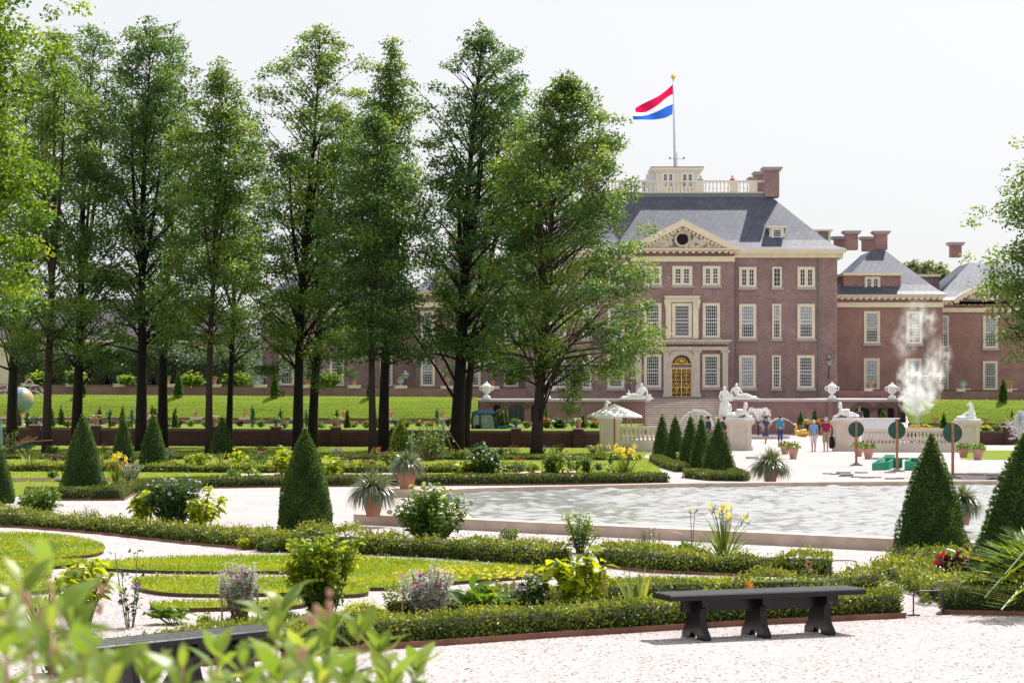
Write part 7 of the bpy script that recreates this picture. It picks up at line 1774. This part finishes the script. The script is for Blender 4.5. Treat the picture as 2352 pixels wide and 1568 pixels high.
for q in (-.26,.26): MB().tube([(X(82),y+q,Z(1022)),(X(92),y+q,Z(1017))], .03, 6).build('grip', M['iron'], t)
bs = thing('stick_bundle', 'bundle of bare sticks and a long handle lying across the wheelbarrow', 'sticks', (X(60),y,Z(1020)))
m = MB(); r_ = random.Random(4)
for k in range(12): m.tube([(X(26+k*2),y+r_.uniform(-.2,.2),Z(1024)),(X(62+r_.uniform(0,28)),y+r_.uniform(-.2,.2),Z(1000+r_.uniform(0,12)))], .012, 5)
m.build('sticks', M['stake'], bs); MB().tube([(X(50),y-.1,Z(1015)),(X(123),y-.2,Z(1010))], .02, 6).build('handle', M['stake'], bs)
# globe fountain
d = 150.0; c = Vector((sx(47.5,d), d, sz(918.5,d))); s = F/d; R = 29.5/s
t = thing('globe_fountain', 'large painted earth globe fountain on a white pedestal at far left', 'fountain', (c.x,d,1.0))
mm = MB().ball(c, R, 32, 20); o = mm.build('globe', M['globe'], t, smooth=True)
MB().lathe((c.x,d,c.z-R-.34), [(.5,0),(.36,.08),(.42,.2),(.30,.3),(.32,.45)], 16).build('gilded_base', M['goldp'], t, smooth=True)
MB().lathe((c.x,d,.95), [(.42,0),(.42,.15),(.30,.2),(.28,.75),(.4,.82),(.4,c.z-R-.34-.95)], 16).build('pedestal', M['marble'], t)
def jet(pts, nd, r=.018, spread=.04, rng=np.random.default_rng(3)):
    m = MB(); P = [Vector(p) for p in pts]
    for k in range(nd):
        u = rng.random(); q = bez((P[0],P[1],P[2]), u); e = spread*(.3+u)
        q = q+Vector(rng.normal(0,e,3)); rr_ = r*rng.uniform(.5,1.4); b = len(m.v)
        m.v += [(q.x+rr_,q.y,q.z),(q.x-rr_,q.y,q.z),(q.x,q.y+rr_,q.z),(q.x,q.y-rr_,q.z),(q.x,q.y,q.z+rr_*1.6),(q.x,q.y,q.z-rr_*1.6)]
        for f in ((0,2,4),(2,1,4),(1,3,4),(3,0,4),(2,0,5),(1,2,5),(3,1,5),(0,3,5)): m.f.append(tuple(b+i for i in f)); m.m.append(0)
    return m
for k, (dx, h, w_) in enumerate(((-.9,.7,1.7),(-.3,.9,1.0),(.3,.95,1.3),(.9,.7,1.6),(-1.0,.2,1.9),(1.0,.1,1.7))):
    sgn = 1 if dx > 0 else -1; p0 = c+Vector((dx*R*.7,-.1,R*math.sqrt(max(0,1-(dx*.7)**2))))
    jet([p0, p0+Vector((sgn*w_*.5,-.2,h*1.6)), p0+Vector((sgn*w_,-.3,-1.0))], 150, .016, .03).build('water_jet', M['drops'], t)
# stair fountains: arching jets and spray
t = thing('stair_fountain', 'arching water jets in front of the stairs between the cone row and the standing statue', 'fountain', (sx(1605,150),150,0))
MB().lathe((sx(1605,150),150,0), [(1.9,-.01),(1.9,.22),(1.7,.24),(1.65,.1)], 24).build('basin', M['sill'], t)
A_ = lambda px, py: ap(px,py,150)
for (p, q, r_) in (((1560,972),(1592,924),(1632,958)),((1572,985),(1585,935),(1610,952)),((1640,985),(1628,940),(1604,946))): jet([A_(*p),A_(*q),A_(*r_)], 420, .030, .06).build('water_jet', M['drops'], t)
t = thing('dome_fountain', 'round bursting dome of water right of the standing statue', 'fountain', (sx(1745,152),152,0)); m = MB(); c0 = ap(1742,966,152)
MB().lathe((c0.x,152,0), [(2.4,-.01),(2.4,.25),(2.2,.27),(2.15,.1)], 28).build('basin', M['sill'], t)
MB().tube([(c0.x,152,0),(c0.x,152,c0.z-.1)], .08, 8).build('nozzle', M['iron'], t)
for k in range(26):
    a_ = 2*PI*k/26; e = Vector((math.cos(a_)*1.0, math.sin(a_)*1.0, -.3))
    m2 = jet([c0, c0+Vector((e.x*.75,e.y*.75,1.9)), c0+e], 40, .03, .07); b = len(m.v); m.v += m2.v; m.f += [tuple(i+b for i in f) for f in m2.f]; m.m += m2.m
m.build('water_dome', M['drops'], t)
# gilded swan fountain
b0 = gp(1838,1004); d = b0.y; s = F/d; t = thing('gilded_swan', 'gilded swan fountain spouting water near the teal shirted man', 'fountain', b0)
k = 33/s
skin('body', [(b0.x+x*k,d+y_*k,z*k,r*k) for x,y_,z,r in ((.1,0,.22,.26),(.42,0,.25,.2),(.72,0,.34,.08),(-.18,0,.3,.2),(-.34,0,.5,.11),(-.26,0,.72,.08),(-.3,0,.88,.08),(-.48,0,.92,.05))], [(0,1),(1,2),(0,3),(3,4),(4,5),(5,6),(6,7)], M['goldp'], t, 2)
MB().ball((b0.x+.25*k,d-.18*k,.36*k), .3*k, 10, 6, sc=(1.3,.35,.7)).ball((b0.x+.25*k,d+.18*k,.36*k), .3*k, 10, 6, sc=(1.3,.35,.7)).build('wings', M['goldp'], t, smooth=True)
h = Vector((b0.x-.5*k,d,.94*k)); jet([h,h+Vector((-1.0,0,.95)),h+Vector((-2.1,0,-.1))], 260, .02, .035).build('water_jet', M['drops'], t)
# pools of the fountain court: low basin kerbs
for (x0, x1, y, lb) in ((1716,1850,1000,'low dark basin kerb crossing the court behind the walkers'),(1714,1745,1053,'short dark kerb strip on the gravel beside the large pyramid'),(2005,2110,1055,'long dark kerb strip along the foot of the balustrade')):
    a, b = gp(x0,y), gp(x1,y); o = MB().obox(a,b,.35,-.01,.10).build('basin_kerb', M['sill'], None, a); tag(o, lb, 'kerb')
# tall misty fountain
d = 150.0
t = thing('misty_fountain', 'tall drifting fountain mist rising before the right pavilion', 'fountain', (sx(2108,d),d,0))
b0 = LOC[t]; MB().lathe((b0.x,d,0), [(1.2,-.01),(1.2,.25),(1.05,.27),(1.0,.1)], 24).build('basin', M['sill'], t)
MISTS = [mist_mat('mist_base',14,2.6),mist_mat('mist_mid',6,2.8),mist_mat('mist_top',1.7,2.6)]
for (px, py, rx, rz, dn) in ((2106,918,46,40,0),(2090,868,34,50,1),(2140,872,34,60,1),(2155,825,38,60,2),(2078,785,34,52,2),(2110,740,50,60,2)):
    c = ap(px,py,d); s = F/d; m = MB().ball((0,0,0), 1, 20, 14); me = bpy.data.meshes.new('mist'); me.from_pydata(m.v,[],m.f); me.update(); me.materials.append(MISTS[dn])
    o = bpy.data.objects.new('mist', me); COL.objects.link(o); o.parent = t; o.location = c-b0; o.scale = (rx/s, rx/s*.8, rz/s); o['kind'] = 'stuff'; LOC[o] = b0
jet([b0+Vector((0,0,.2)), b0+Vector((-.1,0,3.0)), b0+Vector((-.3,0,3.6))], 900, .022, .22).build('spray', M['drops'], t)
d = 60.0; t = thing('splashing_jet', 'foaming white water jet behind the huge yew at the right edge', 'fountain', (sx(2345,d),d,0)); b0 = LOC[t]
m = MB(); rg = np.random.default_rng(8)
for k in range(2600):
    u = rg.random()**.6; z = sz(1012,d)+(sz(944,d)-sz(1012,d))*u; w_ = (24*(1-u**2.2)+4)/(F/d); q = (b0.x+rg.normal(0,.42)*w_, d+rg.normal(0,.42)*w_, z); m2 = .014*rg.uniform(.5,1.6)
    b = len(m.v); m.v += [(q[0]+m2,q[1],q[2]),(q[0]-m2*.6,q[1]+m2,q[2]),(q[0]-m2*.6,q[1]-m2,q[2]),(q[0],q[1],q[2]+m2*1.6)]
    for f in ((0,1,3),(1,2,3),(2,0,3),(0,2,1)): m.f.append(tuple(b+i for i in f)); m.m.append(0)
m.build('foam', M['drops'], t); MB().tube([(b0.x,d,.02),(b0.x,d,sz(1012,d))], .05, 8).build('pipe', M['iron'], t)
# white service cabinet behind the balustrade
d = 128.0; x0, x1 = sx(1982.5,d), sx(2056,d); t = thing('white_cabinet', 'long white service counter with doors behind the balustrade', 'cabinet', ((x0+x1)/2,d,0))
MB().box(x0,x1,d,d+.8,.25,sz(962,d)).build('body', M['machine'], t); MB().box(x0-.06,x1+.3,d-.08,d+.9,sz(962,d),sz(959.5,d)).build('top', M['white'], t)
for k in range(3): xx = x0+.08+k*(x1-x0)/3; MB().box(xx,xx+(x1-x0)/3-.12,d-.02,d-.002,.4,sz(964,d)).build('door', M['machine'], t)
MB().box(x0+.05,x1-.05,d+.1,d+.7,.0,.25).build('plinth', M['dark'], t)
d = 135.0; x0, x1 = sx(2078,d), sx(2150,d); t = thing('yellow_machine', 'low yellow and grey machine just showing over the balustrade rail', 'machine', ((x0+x1)/2,d,0))
MB().box(x0+.2,x1-.3,d,d+1,.35,1.0).box(x0+.5,x0+1.1,d+.1,d+.9,1.0,1.2).build('body', M['f_yellow'] if False else M['goldp'], t)
for x in (x0+.5,x1-.6):
    mm = MB(); mm.lathe((0,0,0), [(.2,0),(.36,.03),(.36,.2),(.2,.23)], 16); mm.v = [(x+a,d-.1+c,.36+b_) for a,b_,c in mm.v]; mm.build('wheel', M['dark'], t)
MB().tube([(x0+.5,d+.4,1.2),(x0+.3,d+.3,1.55),(x0+.05,d+.3,1.6)], .03, 6).build('handle', M['iron'], t)
# hoses
def hose(pts, r, mat, label, ribs=True):
    P = [gp(x,y,r) for x,y in pts]; out = []
    for i in range(len(P)-1):
        for k in range(14): out.append(P[i].lerp(P[i+1],k/14)+Vector((0,.03*math.sin(i*2+k*.45),0)))
    n = len(out); o = MB().tube(out, [r*(1+.08*(k % 2)) for k in range(n)], 10).build('hose', M[mat], None, P[0], smooth=True)
    tag(o, label, 'hose')
hose([(495,1100),(560,1094),(700,1091),(860,1093),(915,1091)], .085, 'hose', 'thick pinkish corrugated hose lying on the far lawn left of the pots')
hose([(975,1093),(1040,1099),(1130,1095),(1220,1088),(1330,1087)], .085, 'hose', 'thick pinkish corrugated hose lying in the bed right of the pots')
hose([(128,1101),(170,1104),(250,1107)], .07, 'metal', 'grey hose end with a dark collar on the lawn by the big pyramid')
# flag and rooftop gear
fp = Vector((sx(1550,D0+10), D0+10, zt_))
t = thing('flagpole', 'pale flagpole on the palace roof with a gilded crown finial', 'flagpole', fp)
top = Vector((sx(1546.3,D0+10), D0+10, sz(183,D0+10)))
MB().tube([fp+Vector((0,0,-.01)), fp.lerp(top,.5), top], [.13,.11,.06], 10).build('pole', M['pole'], t, smooth=True)
MB().lathe(top, [(.06,0),(.2,.12),(.26,.3),(.18,.34),(.16,.46),(.05,.5),(.02,.75)], 10).build('finial', M['goldp'], t, smooth=True)
d = D0+10; ft = thing('tricolour_flag', 'waving flag with red, white and blue bands on the roof pole', 'flag', top-Vector((0,0,.5)))
ctl = [[(1546,193.5),(1530,208),(1512,221),(1492,231),(1472,241),(1459,249)],[(1545.5,216),(1530,226),(1512,241),(1494,252),(1478,259),(1459.5,258)],[(1545,239.5),(1530,245),(1512,255),(1494,262),(1476,266),(1453,266)],[(1544.5,262),(1530,270),(1512,274),(1494,275.5),(1474,275),(1455,275)]]
def cr(P, u):
    n = len(P)-1; i = min(int(u*n), n-1); f_ = u*n-i; g_ = lambda j: Vector(P[max(0,min(n,j))])
    a,b,c,e = g_(i-1),g_(i),g_(i+1),g_(i+2); return .5*((2*b)+(c-a)*f_+(2*a-5*b+4*c-e)*f_*f_+(3*b-a-3*c+e)*f_**3)
for bi, (nm, mt) in enumerate((('red_band','red'),('white_band','flagw'),('blue_band','blue'))):
    v=[]; f=[]; nx=28; ny=6
    for i in range(nx+1):
        u=i/nx; a,b = cr(ctl[bi],u), cr(ctl[bi+1],u)
        for j in range(ny+1):
            w_=j/ny; q=a.lerp(b,w_); vv=bi+w_; v.append(tuple(ap(q.x,q.y,d-.28*math.sin(u*9+vv*1.1)*u**.5-.10*math.sin(u*17-vv*2)*u)))
    for i in range(nx):
        for j in range(ny): f.append((i*(ny+1)+j,i*(ny+1)+j+1,(i+1)*(ny+1)+j+1,(i+1)*(ny+1)+j))
    MB().add(v,f).build(nm, M[mt], ft, smooth=True)
p = Vector((sx(1554,D0+10),D0+9.6,zt_)); t = thing('weather_mast', 'thin weather mast with cups beside the flagpole foot', 'mast', p)
MB().tube([p,p+Vector((0,0,1.6))],.04,6).tube([p+Vector((-.7,0,.95)),p+Vector((.7,0,.95))],.02,5).build('mast', M['metal'], t); MB().ball(p+Vector((.7,0,1.05)),.1,6,5).ball(p+Vector((-.7,0,1.05)),.1,6,5).build('cups', M['iron'], t)
# lamp posts on the terrace
lantern(608.5, 852, 868, 186.5, 'lamp post with gilded finial beside the left blue urn', False); lantern(931, 853, 869, 188.5, 'lamp post with gilded finial right of the pale blue urn', False)
lantern(2126, 858, 874, 188.0, 'lamp post fading into the fountain mist', False)
# ================================================================ people
M['skin'] = plain('skin', (.50,.29,.21), .6, .06); M['hair_d'] = plain('hair_dark', (.025,.018,.014), .6); M['hair_g'] = plain('hair_grey', (.55,.54,.53), .6)
CLM = {}
def cloth(c):
    k = tuple(c)
    if k not in CLM: CLM[k] = plain('cloth', c, .85, .1, 12)
    return CLM[k]
def person(px, by, ty, label, face=PI, shirt=(.2,.4,.7), legs=(.5,.48,.45), short=False, skirt=None, hair='hair_d', cap=None, sleeve='short', d=None, z=None, step=.12, armL=(.0,.0), armR=(0,0), longhair=False, group=None, shoe=(.05,.04,.04)):
    base = gp(px, by) if d is None else Vector((sx(px,d), d, sz(by,d) if z is None else z))
    h = (by-ty)*base.y/F if z is None else (sz(ty,d)-z); k = h/1.74
    t = thing('person', label, 'person', base, group); ca, sa = math.cos(face), math.sin(face)
    # local frame: x right of body, y forward; face = heading angle, 0 looks towards +Y(away)
    def W(x,y,zz): return (base.x+(x*ca-y*sa)*k, base.y+(x*sa+y*ca)*k, base.z+zz*k)
    J=[]; E=[]
    def j(x,y,zz,r,par=None):
        J.append((*W(x,y,zz), r*k)); i=len(J)-1
        if par is not None: E.append((par,i))
        return i
    pel=j(0,0,.94,.125); ab=j(0,0,1.12,.12,pel); ch=j(0,.01,1.32,.135,ab); nk=j(0,0,1.47,.055,ch); hb=j(0,.02,1.55,.075,nk); hm=j(0,.02,1.63,.088,hb); ht=j(0,.01,1.70,.06,hm)
    hands=[]
    for sd,(f1,f2) in ((-1,armL),(1,armR)):
        s1=j(sd*.17,0,1.40,.062,ch); el=j(sd*(.22+.02*abs(f1)),.10*f1,1.13,.042,s1); wr=j(sd*(.23),.10*f1+.22*f2-.0,.90+.18*max(0,f2),.028,el); pm_=j(sd*.235,.10*f1+.27*f2,.84+.2*max(0,f2),.034,wr)
        for q in range(4): j(sd*(.235+.004*q),.10*f1+.27*f2+(q-1.5)*.02+.02,.755+.2*max(0,f2)+(.012 if q in (0,3) else 0),.009,pm_)
        j(sd*.215,.10*f1+.27*f2+.055,.81+.2*max(0,f2),.010,pm_)
    feet=[]
    for sd in (-1,1):
        st=step*sd; hp=j(sd*.085,0,.88,.095,pel); kn=j(sd*.09,st*.45+.02,.49,.060,hp); an=j(sd*.09,st,.09,.038,kn); to=j(sd*.10,st+.14,.03,.032,an); feet.append((sd,st))
    skin('body', J, E, M['skin'], t, 2)
    m = MB()                                             # face
    for sd in (-1,1): m.ball(W(sd*.03,.095,1.645), .012*k, 6, 5)
    m.build('eyes', M['dark'], t); MB().ball(W(0,.112,1.605), .017*k, 6, 5, sc=(1,1,1.4)).build('nose', M['skin'], t)
    for sd in (-1,1): MB().ball(W(sd*.088,.015,1.62), .024*k, 6, 5, sc=(.6,.8,1.3)).build('ear', M['skin'], t)
    MB().ball(W(0,.1,1.56), .014*k, 6, 4, sc=(1.6,.5,.5)).build('mouth', M['f_pink'] if False else M['terra_l'], t)
    hr = MB().ball(W(0,-.012,1.655), .098*k, 10, 7, sc=(1,1.02,.98))
    if longhair: hr.ball(W(0,-.06,1.50), .085*k, 8, 6, sc=(1,.8,1.7))
    hr.v = [v for v in hr.v]; hr.build('hair', M[hair], t, smooth=True)
    if cap: MB().ball(W(0,-.005,1.70), .102*k, 10, 6, sc=(1,1,.62)).ball(W(0,.11,1.685), .07*k, 8, 4, sc=(1,.9,.15)).build('cap', cloth(cap), t, smooth=True)
    # shirt
    S_=[(*W(0,0,.90),.150*k),(*W(0,0,1.12),.146*k),(*W(0,.01,1.32),.158*k),(*W(0,0,1.44),.085*k)]; SE_=[(0,1),(1,2),(2,3)]
    for sd,(f1,f2) in ((-1,armL),(1,armR)):
        i=len(S_); S_.append((*W(sd*.17,0,1.40),.083*k)); SE_.append((2,i))
        if sleeve=='short': S_.append((*W(sd*.205,.06*f1,1.22),.066*k)); SE_.append((i,i+1))
        elif sleeve=='long': S_.append((*W(sd*.22,.10*f1,1.13),.06*k)); SE_.append((i,i+1)); S_.append((*W(sd*.23,.10*f1+.2*f2,.93+.17*max(0,f2)),.042*k)); SE_.append((i+1,i+2))
    skin('shirt', S_, SE_, cloth(shirt), t, 2)
    if skirt:
        m=MB(); n=14
        for (r,zz) in ((.150,1.0),(.165,.85),(.20,.62),(.215,skirt)):
            for q in range(n): a=2*PI*q/n; m.v.append(W(r*math.cos(a)*(1+.06*math.sin(a*5)), r*math.sin(a)*.85+(.03 if zz<.7 else 0), zz))
        for i in range(3):
            for q in range(n): m.f.append((i*n+q,i*n+(q+1)%n,(i+1)*n+(q+1)%n,(i+1)*n+q)); m.m.append(0)
        m.build('skirt', cloth(legs), t, smooth=True)
    else:
        L_=[(*W(0,0,.96),.146*k)]; LE=[]
        for sd,st in feet:
            i=len(L_); L_.append((*W(sd*.085,0,.86),.112*k)); LE.append((0,i)); L_.append((*W(sd*.09,st*.4+.02,.56),.094*k)); LE.append((i,i+1))
            if not short: L_.append((*W(sd*.09,st*.8+.01,.30),.07*k)); LE.append((i+1,i+2)); L_.append((*W(sd*.09,st,.10),.058*k)); LE.append((i+2,i+3))
            elif short == 'knee': L_.append((*W(sd*.09,st*.5+.02,.42),.082*k)); LE.append((i+1,i+2))
        skin('shorts' if short else 'trousers', L_, LE, cloth(legs), t, 2)
    for sd,st in feet: MB().ball(W(sd*.095,st+.06,.04), .05*k, 8, 6, sc=(1,2.4*abs(ca)+1*abs(sa),.85)).build('shoe', cloth(shoe), t, smooth=True)
    return t, W
person(1759,1018,955,'woman in a dark blue patterned dress walking towards the fountain', .25, (.05,.06,.14), (.05,.06,.14), skirt=.46, hair='hair_d', armL=(-.9,.2), armR=(.6,.3), step=.2, shoe=(.3,.12,.1))
person(1792,1017,954,'man in a turquoise shirt and blue jeans seen from behind', -.1, (.01,.30,.50), (.03,.07,.20), hair='hair_d', step=.1, armR=(.3,.5), shoe=(.04,.05,.1))
person(1869,1037,964,'white haired woman in a light blue top and white capri trousers', .05, (.16,.34,.68), (.62,.60,.60), short='knee', hair='hair_g', step=.08, armL=(.2,.1), shoe=(.3,.1,.06))
t_, W_ = person(1897,1037,958,'man in a maroon shirt, beige shorts and cap beside the pedestal', -.05, (.28,.012,.075), (.33,.28,.22), short='knee', hair='hair_g', cap=(.25,.25,.3), step=.1, armL=(.2,.2), shoe=(.5,.5,.52))
b0 = gp(1910,1035.5); t = thing('black_bag', 'black upright bag carried at the side of the man in maroon', 'bag', b0); s = F/b0.y
skin('bag_body', [(b0.x,b0.y,.12,.16),(b0.x+.01,b0.y,.45,.17),(b0.x,b0.y,.75,.13),(b0.x-.02,b0.y,.9,.05)], [(0,1),(1,2),(2,3)], cloth((.02,.02,.025)), t, 2); MB().tube([(b0.x,b0.y,.9),(b0.x+.08,b0.y,1.05),(b0.x-.02,b0.y,1.1)], .012, 5).build('strap', cloth((.02,.02,.025)), t)
person(1627,1024,955,'man in a dark cap and navy waistcoat behind the fourth and nearest cones', -1.2, (.03,.04,.09), (.05,.05,.07), hair='hair_d', cap=(.03,.03,.06), d=118.0, z=0.0, sleeve='long')
person(1664,1026,956,'man in navy waistcoat with white sleeves behind the large pyramid', .3, (.03,.03,.07), (.06,.06,.08), hair='hair_d', d=118.0, z=0.0)
person(1974,1002,934,'person in a dark top standing in the dark terrace arch', 2.6, (.08,.08,.16), (.05,.05,.06), hair='hair_d', d=172.0, z=0.0)
RD = dz+.24
for (px, ty, lb, sh, hr, dd, lh) in ((1428,412.5,'visitor with brown hair at the left end of the roof balustrade',(.5,.45,.4),'hair_d',D0+6.6,False),(1460,408.5,'dark haired visitor looking down on the roof terrace left of the cupola',(.6,.58,.55),'hair_d',D0+6.6,True),(1478,413,'visitor half hidden by the grey hatch panel on the roof',(.3,.1,.1),'hair_d',D0+6.8,False),(1609,403.5,'visitor in a turquoise top right of the roof cupola',(.06,.42,.45),'hair_d',D0+6.6,False),(1682,403.5,'visitor in a red top on the roof terrace near the right chimney',(.45,.08,.08),'hair_d',D0+6.6,True),(1725,416,'child in pale pink at the right end of the roof balustrade',(.7,.5,.48),'hair_d',D0+6.5,False)):
    person(px, 445, ty, lb, 2.7+random.uniform(-.5,.5), sh, (.1,.1,.16), hair=hr, d=dd, z=RD, longhair=lh)
for (px, ty, lb, sh, d) in ((1851,956,'visitor in pale top behind the slender cone by the terrace wall',(.6,.5,.4),168),(1886,955,'visitor in black between the slender cone and the orange flowers',(.03,.03,.04),168)):
    person(px, 1002, ty, lb, .3, sh, (.05,.05,.08), hair='hair_d', d=d, z=0.0)
bake_skins()
